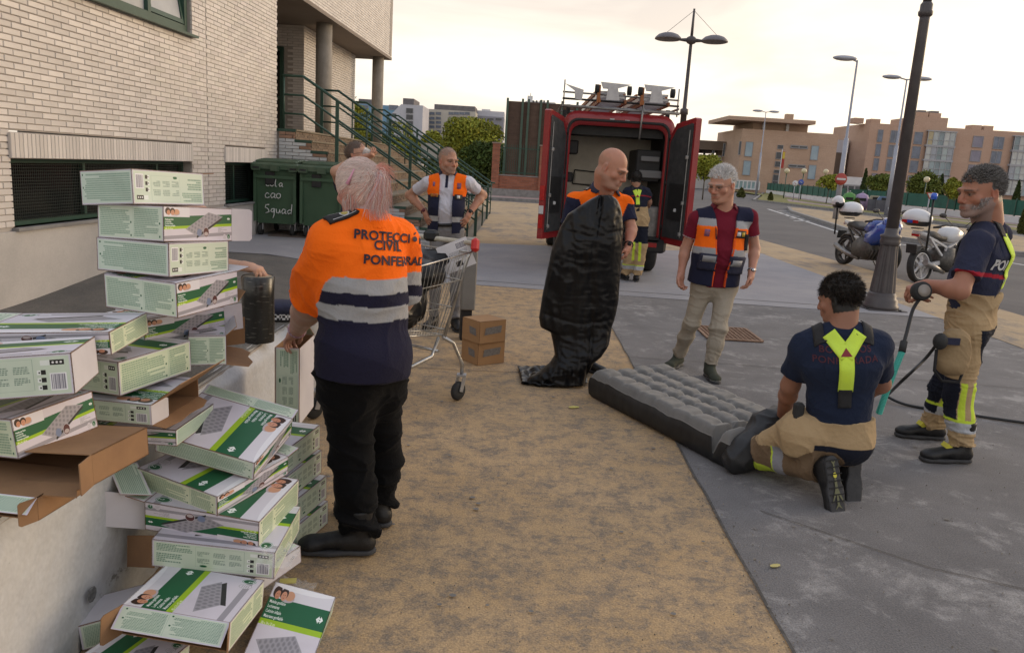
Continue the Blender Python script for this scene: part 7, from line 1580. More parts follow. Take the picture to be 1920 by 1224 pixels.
PMAT = dict(text=m_text, text2=m_text2, text3=m_text3, art=m_art, info=m_info, top=m_top, white=m_flapw, kraft=m_kraft, kbox=m_kbox, corr=m_corr)
def panel(parent, name, o, u, v, w, h, mo, mi='kraft', t=.003, flip=False, curl=0, shape=None):
    """thin board: corner o, directions u (width) and v (height); printed outside along u x v"""
    u, v = Vector(u), Vector(v); n = u.cross(v).normalized(); o = Vector(o); nu = 6 if curl else 2; S = shape or [(0, 0), (1, 0), (1, 1), (0, 1)]; V = []; F_ = []; uv = []
    if curl:
        for off in (0, -t):
            for j in range(nu):
                for i in (0, 1): f = j/(nu-1); V.append(o+u*w*i+v*h*f+n*(off+curl*f*f))
        for j in range(nu-1): a = 2*j; F_.append((a, a+1, a+3, a+2)); b = 2*nu+2*j; F_.append((b, b+2, b+3, b+1))
        b = 2*nu; F_ += [(0, 2*nu, 2*nu+1, 1)]+[(2*j, 2*j+2, b+2*j+2, b+2*j) for j in range(nu-1)]+[(2*j+1, b+2*j+1, b+2*j+3, 2*j+3) for j in range(nu-1)]+[(2*nu-2, 2*nu-1, b+2*nu-1, b+2*nu-2)]
        mi_ = [0, 1]*(nu-1)+[1]*(len(F_)-2*(nu-1)); fr = lambda k: ((k % (2*nu)) % 2, ((k % (2*nu))//2)/(nu-1))
    else:
        m = len(S); V = [o+u*w*a+v*h*b for a, b in S]+[o+u*w*a+v*h*b-n*t for a, b in S]; F_ = [tuple(range(m)), tuple(reversed(range(m, 2*m)))]+[(i+m, (i+1) % m+m, (i+1) % m, i) for i in range(m)]; mi_ = [0, 1]+[1]*m; fr = lambda k: S[k % m]
    me = bpy.data.meshes.new(name); me.from_pydata([tuple(x) for x in V], [], F_); me.materials.append(PMAT[mo]); me.materials.append(PMAT[mi]); me.polygons.foreach_set('material_index', mi_)
    for f in F_:
        for k in f: a, b = fr(k); uv.append((1-a, 1-b) if flip else (a, b))
    uvfaces(me, uv); return link(name, me, None, parent)
def carton(label, px, py, Y, phi, L='text', Rt='art', T='top', la=.30, lb=.38, H=.115, sa=0, sb=0, open_=None, flaps=(), group='airbed cartons', flip=False, cat='carton', name='airbed_carton', pos=None, tflip=False, trot=False, lp=None, rp=None, cl=.28):
    C_ = Vector(A(px, py, Y)) if pos is None else Vector(pos); ph = R(phi); b = Vector((math.cos(ph)*math.cos(R(sb)), math.sin(ph)*math.cos(R(sb)), math.sin(R(sb)))).normalized(); a = Vector((-math.sin(ph)*math.cos(R(sa)), math.cos(ph)*math.cos(R(sa)), math.sin(R(sa)))); a = (a-b*a.dot(b)).normalized(); n = b.cross(a)
    if lp:
        def solve(q, ln):
            d = Vector(ray(*q)).normalized(); c0 = Vector(CAM)-C_; t0 = -c0.dot(d); h2 = ln*ln-(c0+d*t0).length_squared; v = c0+d*(t0+math.sqrt(max(h2, 0))); v.z = max(-cl*ln, min(cl*ln, v.z)); return v.normalized()
        a, b = solve(lp, la), solve(rp, lb); m_ = (a+b).normalized(); d_ = (b-a); d_ = (d_-m_*d_.dot(m_)).normalized(); b = (m_+d_)/math.sqrt(2); a = (m_-d_)/math.sqrt(2); n = b.cross(a)
    e = empty(name, C_-n*H); tag(e, label, cat, group); O = Vector((0, 0, 0)); W3 = {}
    def PP(i, j, k): return a*(la*i)+b*(lb*j)+n*(H*k)
    sk = open_ or ''
    if 'L' not in sk: panel(e, 'side_panel', PP(1, 0, 0), -a, n, la, H, L, flip=flip)            # faces -b
    if 'R' not in sk: panel(e, 'front_panel', PP(0, 0, 0), b, n, lb, H, Rt, flip=flip)           # faces -a
    if 'l' not in sk: panel(e, 'side_panel', PP(0, 1, 0), a, n, la, H, L)
    if 'r' not in sk: panel(e, 'back_panel', PP(1, 1, 0), -b, n, lb, H, Rt)
    if 'T' not in sk: (panel(e, 'top_panel', PP(0, 0, 1), b, a, lb, la, T, flip=tflip) if not trot else panel(e, 'top_panel', PP(1, 0, 1), -a, b, la, lb, T, flip=tflip))
    panel(e, 'bottom_panel', PP(1, 0, 0), b, -a, lb, la, 'white')
    for f in flaps:
        hinge, ang, ln, mo = f[:4]; mi = f[4] if len(f) > 4 else 'kraft'; sh = f[5] if len(f) > 5 else None; cu = f[6] if len(f) > 6 else 0
        # hinge: edge name; outward direction out, direction the flap lies in when open flat
        Hn = {'LT': (PP(0, 0, 1), a, la, -b, n), 'LB': (PP(1, 0, 0), -a, la, -b, -n), 'RT': (PP(0, 1, 1), -b, lb, -a, n), 'RB': (PP(0, 0, 0), b, lb, -a, -n), 'lT': (PP(1, 1, 1), -a, la, b, n), 'lB': (PP(0, 1, 0), a, la, b, -n), 'rT': (PP(1, 0, 1), b, lb, a, n),
              'L0': (PP(0, 0, 0), n, H, -b, -a), 'L1': (PP(1, 0, 1), -n, H, -b, a), 'l0': (PP(0, 1, 1), -n, H, b, -a), 'l1': (PP(1, 1, 0), n, H, b, a), 'R0': (PP(0, 0, 1), -n, H, -a, -b), 'R1': (PP(0, 1, 0), n, H, -a, b)}[hinge]
        o_, ud, wd, out, nn_ = Hn; vdir = (out*math.cos(R(ang))+nn_*math.sin(R(ang))).normalized(); panel(e, 'flap', o_+vdir*.001, ud, vdir, wd, ln, mo, mi, shape=sh, curl=cu)
    return e
RF = [(0, 0), (1, 0), (1, .88), (.93, 1), (.07, 1), (0, .88)]; TF = [(0, 0), (1, 0), (.97, .7), (.8, 1), (.55, .85), (.3, 1.0), (.03, .8)]
c = carton
# upper pile on the ledge, from the top
c('topmost closed carton of the tall pile, barcode side to the right', 246, 316, 2.60, 46, 'text', 'info', lp=(143, 320), rp=(386, 325), la=.25, lb=.30, flip=True, flaps=[('lT', 4, .05, 'kraft')])
c('second carton from the top of the tall pile, with a white end flap', 306, 386, 2.58, 49, 'text2', 'art', H=.117, lp=(168, 380), rp=(448, 392), la=.29, lb=.32, flaps=[('l0', 5, .10, 'white', 'white', RF), ('lB', -12, .06, 'kraft', 'kraft', TF)], open_='l', sb=-.5)
c('third carton of the tall pile, pale green text side and barcode side, closed', 316, 456, 2.57, 56, 'text', 'info', H=.112, lp=(165, 445), rp=(442, 452), la=.31, lb=.29, flip=True)
c('fourth carton of the tall pile, slanting upwards, mattress picture side', 330, 531, 2.55, 48, 'text2', 'art', H=.118, lp=(180, 515), rp=(457, 510), la=.31, lb=.30, flaps=[('lT', 6, .07, 'white', 'kraft'), ('lB', -30, .08, 'kraft', 'kraft', TF)], open_='l')
c('fifth carton of the tall pile, half hidden under the slanting one', 268, 600, 2.72, 31, 'text', 'art', H=.10, lp=(200, 585), rp=(417, 574), la=.25, lb=.33, flaps=[('l0', 2, .08, 'white', 'white'), ('lB', -8, .08, 'white', 'kraft', RF)], open_='l')
c('white carton behind the pile showing only its corner above the ledge', 262, 596, 3.15, 40, 'white', 'text2', H=.10, la=.40)
c('text sided carton with torn open brown end, below the fifth pile carton', 352, 630, 2.78, 22, 'text', 'text2', lb=.13, H=.112, open_='l', flaps=[('lB', 10, .10, 'kraft', 'kraft', TF), ('l1', 25, .09, 'kraft', 'kraft'), ('lT', 42, .05, 'white', 'kraft')])
c('thin carton with a torn hole in its printed top, left of the tall pile', 205, 622, 2.30, 66, 'art', 'text3', lp=(-45, 620), rp=(262, 586), la=.40, lb=.30, H=.072, flip=True, trot=True, flaps=[('rT', 2, .09, 'text2', 'kraft')], tflip=True)
c('carton at the left edge with its barcode side facing the camera', 133, 661, 2.02, 86, 'info', 'white', la=.38, lb=.28, H=.113, lp=(-140, 668), rp=(128, 634), trot=True)
c('carton with two text sides, lying under the thin torn carton', 221, 679, 2.42, 48, 'info', 'text3', la=.28, lb=.34, H=.113, lp=(92, 660), rp=(355, 638), trot=True)
c('open carton with long pale green flap and white flap beside the ledge edge', 283, 759, 2.42, 84, 'info', 'kraft', la=.36, lb=.30, H=.072, open_='R', sb=2, trot=True, tflip=True, flaps=[('R0', 88 if 0 else -86, .09, 'white', 'white', RF), ('RT', 38, .13, 'text2', 'kraft'), ('RB', 12, .05, 'kraft', 'kraft', TF)])
c('dark printed carton squeezed flat between ledge top and an open carton', 330, 806, 2.50, 88, 'art', 'text', la=.40, lb=.30, H=.058)
c('carton at the left edge with couple and mattress picture side, tilted up', 20, 786, 1.98, 54, 'text3', 'art', la=.26, lb=.26, H=.112, lp=(-80, 768), rp=(153, 732))
c('big torn brown carton lying open towards the camera at the left edge', 172, 852, 1.98, 84, 'kraft', 'kraft', T='kraft', la=.50, lb=.26, H=.085, sb=-2, sa=-3, open_='L', name='torn_carton', flaps=[('LB', 8, .07, 'white', 'kraft', [(0, 0), (1, 0), (.95, .5), (1, 1), (.1, .9), (0, .5)]), ('rT', 30, .12, 'corr', 'corr', [(0, 0), (.95, 0), (.9, .9), (.6, 1), (.2, .35)]), ('L0', 14, .08, 'kraft', 'kraft')])
c('second torn open brown carton under the big one at the left edge', 70, 932, 1.90, 84, 'kraft', 'kraft', T='kraft', la=.40, lb=.2, H=.065, open_='L', name='torn_carton', flaps=[('LT', -38, .05, 'text2', 'kraft'), ('L0', -20, .05, 'kraft', 'kraft', RF)])
# lower heap on the ground in front of the ledge
c('thin carton on top of the ground heap, large mattress picture face up', 478, 868, 2.55, 62, 'text', 'art', la=.37, lb=.30, H=.074, lp=(282, 822), rp=(556, 767), cl=.2, flaps=[('lT', 12, .05, 'text2', 'kraft')], tflip=True)
c('second thin carton of the ground heap with logo showing at its corner', 407, 931, 2.44, 51, 'text3', 'art', la=.36, lb=.36, H=.073, lp=(257, 861), rp=(542, 854), cl=.07, flaps=[('lT', 10, .06, 'text2', 'kraft')], tflip=True)
c('third carton of the ground heap with a large rounded white flap towards the wall', 486, 978, 2.43, 68, 'art', 'text3', la=.41, lb=.33, H=.105, lp=(262, 927), rp=(572, 875), cl=.05, flip=True, tflip=True, flaps=[('r' 'T', 8, .10, 'text', 'kraft')])
c('fourth carton of the ground heap, barcode side to the camera', 516, 1036, 2.41, 75, 'info', 'text3', la=.41, lb=.32, H=.10, lp=(283, 1002), rp=(566, 932), cl=.06, trot=True)
c('twisted open carton low in the heap with picture and brown inside showing', 335, 1122, 2.40, 118, 'text2', 'art', la=.30, lb=.16, H=.09, sa=-6, open_='r', trot=True, T='white', flaps=[('rT', 10, .08, 'text', 'kraft')])
c('wide open carton near the bottom with a long printed flap hanging forward', 432, 1166, 2.14, 74, 'kraft', 'text3', la=.34, lb=.26, H=.10, lp=(217, 1145), rp=(512, 1090), cl=.12, open_='L', flaps=[('LT', -38, .075, 'text2', 'kraft'), ('L0', 20, .07, 'kraft', 'kraft', RF), ('L1', 15, .08, 'kraft', 'kraft', RF)])
c('opened brown carton wedged in the heap above the long printed flap', 440, 1108, 2.38, 60, 'kraft', 'white', T='text', la=.28, lb=.30, H=.07, sa=4, sb=8, open_='L', flaps=[('LB', 2, .07, 'kraft', 'kraft'), ('LT', 30, .06, 'text2', 'kraft')])
c('carton at the very bottom with round green emblem on its top', 250, 1292, 1.98, 60, 'text', 'text', la=.24, lb=.26, H=.10, lp=(140, 1232), rp=(330, 1226), cl=.05)
c('carton standing tilted at the bottom right of the heap, green print face up', 565, 1300, 2.2, 86, 'white', 'text', la=.22, lb=.38, H=.10, sb=20, sa=14, trot=True)
for k, (y0, lb_) in enumerate(((1018, 'lowest carton of the neat stack behind the heap, on the ground'), (966, 'second carton from the ground in the neat stack behind the heap'), (912, 'third carton from the ground in the neat stack behind the heap'), (862, 'fourth carton of the neat stack behind the heap, under the upright one'))):
    P0 = G(545-k*1.5, 1055); c(lb_, 0, 0, 0, 76+k*1.5, 'text2', 'info', la=.30, lb=.36, H=.108, pos=(-.86-.012*k+.008*(k % 2), 2.93+.02*k, .110*(k+1)), group='airbed cartons', trot=True)
# upright carton by the ledge
e = c('upright carton standing against the ledge under the hand of the pink haired woman', 0, 0, 0, 2, 'white', 'info', la=.31, lb=.118, H=.385, pos=(A(515, 651, 3.62)[0], 3.62, A(515, 651, 3.62)[2]), open_='RT', flaps=[('r' 'T', 150, .11, 'text2', 'kraft')], T='text2')
Hh = .385; panel(e, 'front_panel', (.118*math.cos(R(2)), .118*math.sin(R(2)), 0), (0, 0, 1), (-1, 0, 0), Hh, .118, 'info', flip=True)
# white flaps that fold round the corner of the third and fourth cartons
def loose(label, pts, mo, mi, name='loose_flap'):
    P_ = [Vector(A(*p)) for p in pts]; e = empty(name, P_[0]); tag(e, label, 'cardboard flap'); u = P_[1]-P_[0]; v = P_[3]-P_[0]; w, h = u.length, v.length; panel(e, 'board', (0, 0, 0), u.normalized(), v.normalized(), w, h, mo, mi, shape=RF if mo == 'white' else None); return e
loose('white rounded flap sticking out to the left from the third heap carton', [(272, 992, 2.52), (272, 928, 2.52), (186, 926, 2.45), (186, 986, 2.45)], 'white', 'white')
loose('green lined flap pointing left above the white rounded flap', [(285, 928, 2.50), (258, 868, 2.60), (200, 903, 2.48), (225, 926, 2.46)], 'text', 'kraft')
loose('brown flap hanging at the left of the fourth heap carton', [(290, 1003, 2.45), (290, 1064, 2.42), (212, 1050, 2.50), (240, 1003, 2.55)], 'kraft', 'kraft')
# plastic wrap scraps
m_wrap = M('thin_plastic', (.75, .75, .72), .12, alpha=.22, spec=.9)
def crumple(label, px, py, Y, w, h, seed, name='plastic_wrap', z=None):
    p = Vector(A(px, py, Y)) if z is None else Vector(G(px, py, z)); e = empty(name, p); tag(e, label, 'plastic wrap'); n = 14; P_ = []
    for i in range(n):
        for j in range(n): q = Vector((i/n*3, j/n*3, seed)); P_.append(((i/(n-1)-.5)*w, (j/(n-1)-.5)*h+.03*noise.noise(q*1.3), .035*abs(noise.noise(q*1.7))+.012*noise.noise(q*5)+.004))
    MB().grid(P_, n, n).build('film', m_wrap, e); return e
e = crumple('crumpled clear plastic with a yellow label lying by the heap', 540, 1105, 0, .20, .12, 3, z=.03); MB().box((0, 0, .036), (.06, .035, .002), Matrix.Rotation(.2, 3, 'Z')).build('yellow_label', M('yellow_paper', (.55, .45, .06), .6), e)
crumple('torn clear plastic hanging over the heap edge', 520, 1050, 2.35, .12, .14, 8)
# small brown cartons by the trolley
def kcarton(label, px, py, Y, ph, z):
    e = carton(label, px, py, Y, ph, 'kbox', 'kbox', 'kbox', la=.24, lb=.27, H=.185, group='small brown cartons', pos=tuple(G(px, py, 0)+np.array([0, 0, z])))
    a = Vector((-math.sin(R(ph)), math.cos(R(ph)), 0)); b = Vector((math.cos(R(ph)), math.sin(R(ph)), 0)); off = -a*.003
    for (s0, s1, z0, z1, dirv, offv) in ((.05, .22, .07, .13, b, -a*.0025), (.04, .13, .06, .12, a, -b*.0025)):
        P_ = [dirv*s0+Vector((0, 0, z0))+offv, dirv*s1+Vector((0, 0, z0+.01))+offv, dirv*(s1+.01)+Vector((0, 0, z1+.01))+offv, dirv*(s0+.01)+Vector((0, 0, z1))+offv]; MB().poly(P_).build('printed_picture', M('print_grey', (.13, .12, .12), .7, (.2, .19, .18), 60), e)
    return e
kcarton('lower small brown carton on the ground beside the trolley', 895, 686, 0, 38, .185); kcarton('upper small brown carton stacked on the lower one beside the trolley', 896, 687, 0, 40, .371)
# ================================================================ RED VAN
m_vred = M('van_red', (.30, .018, .022), .35, (.24, .018, .02), 3, coat=.4, bump=.02)
m_vdark = M('van_dark_panel', (.03, .032, .034), .7, (.055, .055, .056), 8, bump=.1, extra=mask_extra((.16, .16, .155), 6, .78, .84, 6, (1, 1, .4), fine=.1))
m_valu = M('van_alu_lining', (.60, .56, .48), .5, (.45, .42, .36), 2.5, metal=.15, bump=.12, bscale=9)
m_vblk = M('van_black', (.012, .012, .013), .6, (.02, .02, .02), 9)
m_lampr = M('lamp_red', (.42, .015, .015), .2, (.3, .01, .01), 20, coat=.5)
m_steelp = M('steel_tube', (.32, .31, .30), .4, (.2, .2, .2), 10, metal=.6)
van = empty('van', (1.49, 12.75, 0)); tag(van, 'red van with both rear doors open and ladders on its roof rack', 'van')
HW = .88; ZF, ZT = .62, 2.50; LY_ = 5.2
def ringp(hw, z0, z1, r_): # rounded portal outline
    P = [(-hw, z0), (-hw, z1-r_)]; P += [(-hw+r_-r_*math.cos(t), z1-r_+r_*math.sin(t)) for t in np.linspace(0, math.pi/2, 7)[1:]]; P += [(hw-r_+r_*math.sin(t), z1-r_+r_*math.cos(t)) for t in np.linspace(0, math.pi/2, 7)]; P += [(hw, z0)]; return P
o_, i_ = ringp(HW, .55, 2.53, .22), ringp(HW-.13, .55, 2.32, .16)
b = MB(); n = len(o_)
def portal(Y0, Y1, o1, i1, m_):
    V = [(p[0], Y0, p[1]) for p in o1]+[(p[0], Y0, p[1]) for p in i1]+[(p[0], Y1, p[1]) for p in o1]+[(p[0], Y1, p[1]) for p in i1]; F_ = []
    for k in range(n-1): F_ += [(k, k+1, n+k+1, n+k), (2*n+k+1, 2*n+k, 3*n+k, 3*n+k+1), (k+1, k, 2*n+k, 2*n+k+1), (n+k, n+k+1, 3*n+k+1, 3*n+k)]
    m_._add(V, F_, True)
portal(0, .10, o_, i_, b); b.build('rear_frame', m_vred, van)
b = MB(); o2 = ringp(HW-.005, .55, 2.51, .22); i2 = ringp(HW-.06, .55, 2.45, .2); portal(.10, LY_, o2, i2, b); b.box((0, LY_, 1.5), (1.7, .06, 1.9)); b.build('body_shell', m_vred, van)
b = MB(); portal(.012, .05, ringp(HW-.07, .60, 2.42, .17), ringp(HW-.10, .60, 2.38, .16), b); 
for k in range(len(b.v)): b.v[k] = (b.v[k][0], b.v[k][1]-.03, b.v[k][2])
b.build('door_seal', m_vblk, van)
MB().box((0, LY_/2, .58), (1.68, LY_-.1, .08)).build('floor', m_vblk, van)
MB().box((0, 1.55, 1.25), (1.62, .05, 1.35)).box((0, 1.56, 2.1), (1.62, .05, .36)).build('bulkhead', m_valu, van)
MB().box((0, .9, 2.36), (1.6, 1.5, .04)).build('ceiling', m_vblk, van)
for s_ in (-1, 1): MB().box((s_*.78, .85, 1.45), (.04, 1.3, 1.7)).build('side_lining', m_valu if s_ < 0 else m_vblk, van)
MB().box((-.02, .5, 2.26), (1.5, .7, .16)).build('overhead_shelf', m_vblk, van)
MB().rbox((.54, .65, 1.75), (.40, .9, .5), .02).build('equipment_rack', m_vblk, van); MB().rbox((.58, .18, 1.62), (.36, .06, .12), .01).build('grey_case', M('case_grey', (.16, .16, .16), .6), van); MB().rbox((.56, .18, 1.86), (.3, .05, .08), .01).build('grey_case', MATS['case_grey'], van)
MB().rbox((-.70, .6, 1.98), (.22, .5, .22), .02).build('black_box', m_vblk, van); MB().rbox((-.74, .5, 1.5), (.18, .4, .16), .02).build('black_box', m_vblk, van)
b = MB(); [b.bar(a_, c__, .02) for a_, c__ in (((-.55, 1.5, 1.62), (-.12, 1.5, 1.60)), ((-.12, 1.5, 1.60), (-.14, 1.5, 1.36)), ((-.14, 1.5, 1.36), (-.57, 1.5, 1.38)), ((-.57, 1.5, 1.38), (-.55, 1.5, 1.62)))]; b.build('wall_bracket', m_vblk, van); MB().box((-.35, 1.5, 1.49), (.36, .03, .19)).build('tin_plate', m_valu, van)
MB().rbox((-.2, .9, .85), (.9, .7, .46), .02).build('storage_box', M('storage_dark', (.05, .05, .05), .7, (.08, .08, .08), 5), van); MB().rbox((.62, .45, .86), (.36, .6, .5), .02).build('steel_drum', m_steelp, van)
b = MB(); b.tube([(.55, .05, 1.0), (.58, .02, .88), (.54, .02, .80), (.58, .03, .72)], .018, 6); b.build('orange_strap', M('orange_strap', (.55, .14, .02), .7), van)
MB().rbox((0, -.06, .50), (1.78, .22, .22), .04).box((0, -.10, .62), (1.5, .24, .03)).build('bumper', m_vblk, van)
for s_ in (-1, 1): MB().box((s_*.62, -.175, .52), (.22, .012, .07)).build('bumper_reflector', m_lampr, van)
for s_ in (-1, 1):
    for yy in (.75, 4.3):
        q = Matrix.Rotation(R(90), 3, 'Y'); w = MB(); w.lathe([(.16, -.12), (.30, -.125), (.345, -.09), (.35, 0), (.345, .09), (.30, .125), (.16, .12)], 32, (s_*.74, yy, .35), q); wh = w.build('wheel', m_rub, van)
        MB().lathe([(.02, -.10), (.16, -.10), (.19, -.05), (.19, .05), (.16, .10), (.02, .10)], 20, (s_*.74, yy, .35), q).build('rim', m_steelp, wh)
MB().box((0, .3, .36), (1.4, .4, .06)).build('axle', m_vblk, van)
m_lic = M('label_white', (.5, .5, .5), .6)
MB().box((-.12, -.005, 2.43), (.07, .012, .018)).build('light_strip', m_lic, van); MB().box((.12, -.005, 2.42), (.07, .012, .018)).build('light_strip', m_lic, van)
def vdoor(s_, ang):
    d = empty('rear_door', (s_*(HW-.07), -.02, 0), parent=van); a = R(ang); out = Vector((s_*math.cos(a)*-1 if 0 else s_*math.cos(math.pi-a)*-1, 0, 0)); u = Vector((-s_*math.cos(a), -math.sin(a), 0)); nin = Vector((s_*math.sin(a)*1.0, -math.cos(a), 0)); w = .78
    # u: from hinge to free edge; nin: inner-face normal, towards the other door
    nin = Vector((-u.y*-s_*-1, u.x*-s_*-1, 0)); nin = Vector((u.y*s_, -u.x*s_, 0)); 
    def outline(k, zt, zb): return [(0+k, zb), (w-k, zb), (w-k, zt-.0), (w-.04-k, zt+.02), (.18+k, zt-.05), (k, zt-.25)]
    def slab(P, t0, t1, m_, name, mat):
        V = [u*p[0]+nin*t0+Vector((0, 0, p[1])) for p in P]+[u*p[0]+nin*t1+Vector((0, 0, p[1])) for p in P]; k = len(P); return MB()._add(V, [tuple(range(k)), tuple(reversed(range(k, 2*k)))]+[(i, i+k, (i+1) % k+k, (i+1) % k) for i in range(k)]).build(name, mat, d)
    slab(outline(0, 2.46, .56), -.09, 0, 0, 'outer_skin', m_vred); slab(outline(.05, 2.38, .66), 0, .012, 0, 'inner_panel', m_vdark)
    P = [(.16, .95), (.62, .95), (.62, 1.5), (.16, 1.5)]; slab(P, .012, .02, 0, 'recess', m_vblk); P = [(.2, 1.65), (.62, 1.65), (.62, 2.15), (.2, 2.2)]; slab(P, .012, .018, 0, 'window_blank', m_vdark)
    g = MB(); c0 = u*.66+nin*.022; g.bar(c0+Vector((0, 0, .7)), c0+Vector((0, 0, 2.3)), .012); g.build('lock_rod', m_steelp, d)
    for z in (1.22, 1.9, .75): MB().rbox(tuple(u*.66+nin*.03+Vector((0, 0, z))), (.05, .05, .06), .01).build('latch', m_steelp, d)
    MB().rbox(tuple(u*.45+nin*.02+Vector((0, 0, 1.1))), (.07, .02, .05), .008).build('white_sticker', m_lic, d)
    if s_ < 0:
        for z, h_, mt in ((1.25, .22, m_lampr), (1.0, .12, m_lic), (.82, .2, m_lampr)): MB().box(tuple(u*(w+.012)-nin*.045+Vector((0, 0, z))), (.07, .035, h_)).build('tail_lamp', mt, d)
    for z in (.8, 1.5, 2.2): MB().tube([(0, 0, z-.04), (0, 0, z+.04)], .02, 8).build('hinge', m_vblk, d)
vdoor(-1, 113); vdoor(1, 107)
rk = empty('roof_rack', (1.49, 12.75, 2.52)); tag(rk, 'steel tube roof rack on the red van', 'roof rack')
for i_y, yy in enumerate((.35, 1.6, 3.0)):
    MB().tube([(-.90, yy, .10), (.90, yy, .10)], .018, 6).build('crossbar', m_steelp, rk)
    for s_ in (-1, 1): MB().bar((s_*.80, yy, -.03), (s_*.80, yy, .12), .06, .08).build('foot', m_vblk, rk)
MB().tube([(-.92, -.02, .07), (.92, -.02, .05)], .022, 8).build('rear_bar', m_steelp, rk); MB().tube([(-.92, -.02, .18), (.90, -.02, .16)], .016, 8).build('rear_bar', m_vblk, rk); MB().tube([(-.92, .0, .28), (.90, .0, .25)], .014, 8).build('rear_bar', m_steelp, rk)
for x, h_ in ((-.9, .46), (.88, .42)): MB().tube([(x, -.02, 0), (x, -.02, h_)], .012, 6).build('upright', m_steelp, rk)
for s_ in (-1, 1): MB().tube([(s_*.9, 0, .12), (s_*.9, 3.2, .12)], .018, 6).build('side_rail', m_steelp, rk)
MB().tube([(.34, -.07, .22), (.32, -.08, -.38)], .016, 8).build('hanging_bar', m_steelp, rk)
m_alu = M('ladder_alu', (.45, .45, .47), .35, (.35, .35, .37), 8, metal=.5); m_orl = M('ladder_orange', (.34, .12, .035), .6, (.22, .08, .03), 6)
def ladder(x, label, n_sec=3):
    l = empty('ladder', (1.49+x, 12.75, 2.64)); tag(l, label, 'ladder')
    for k in range(n_sec):
        for s_ in (-1, 1): MB().bar((s_*(.20+.02*k), -.15+.25*k, .05+.07*k), (s_*(.20+.02*k), 3.2, .05+.07*k), .03, .06).build('rail', m_orl if k != 1 else m_alu, l)
        for j in range(9): MB().bar((-.2, .0+.3*j, .05+.07*k), (.2, .0+.3*j, .05+.07*k), .03).build('rung', m_alu, l)
    V = [(-.19, -.17, .14), (.02, -.17, .14), (-.02, -.17, .33), (-.17, -.17, .33)]; MB().prism([(p[0]+.08, p[2]-.08) for p in V], .02, (0, -.18, 0)).build('end_plate', m_alu, l)
    MB().prism([(-.2, .30), (.28, .28), (.02, .2), (-.16, .2)], .012, (0, -.1, .03)).build('guard_plate', m_alu, l)
    for s_ in (-1, 1): MB().lathe([(.02, -.03), (.07, -.03), (.07, .03), (.02, .03)], 14, (s_*.25, -.1, .22), Matrix.Rotation(R(90), 3, 'Y')).build('roller', m_rub, l)
    MB().box((-.22, -.12, .15), (.05, .04, .26)).build('orange_end', m_orl, l)
ladder(-.15, 'left stack of orange and aluminium ladders on the van roof'); ladder(.52, 'right stack of orange and aluminium ladders on the van roof')
e = empty('warning_plate', (1.49-.7, 12.7, 2.78)); tag(e, 'grey triangular metal plate at the left end of the roof rack', 'plate'); MB().prism([(-.2, .14), (.10, .06), (.08, -.10), (-.03, -.08), (-.04, .04)], .012).build('plate', m_alu, e)
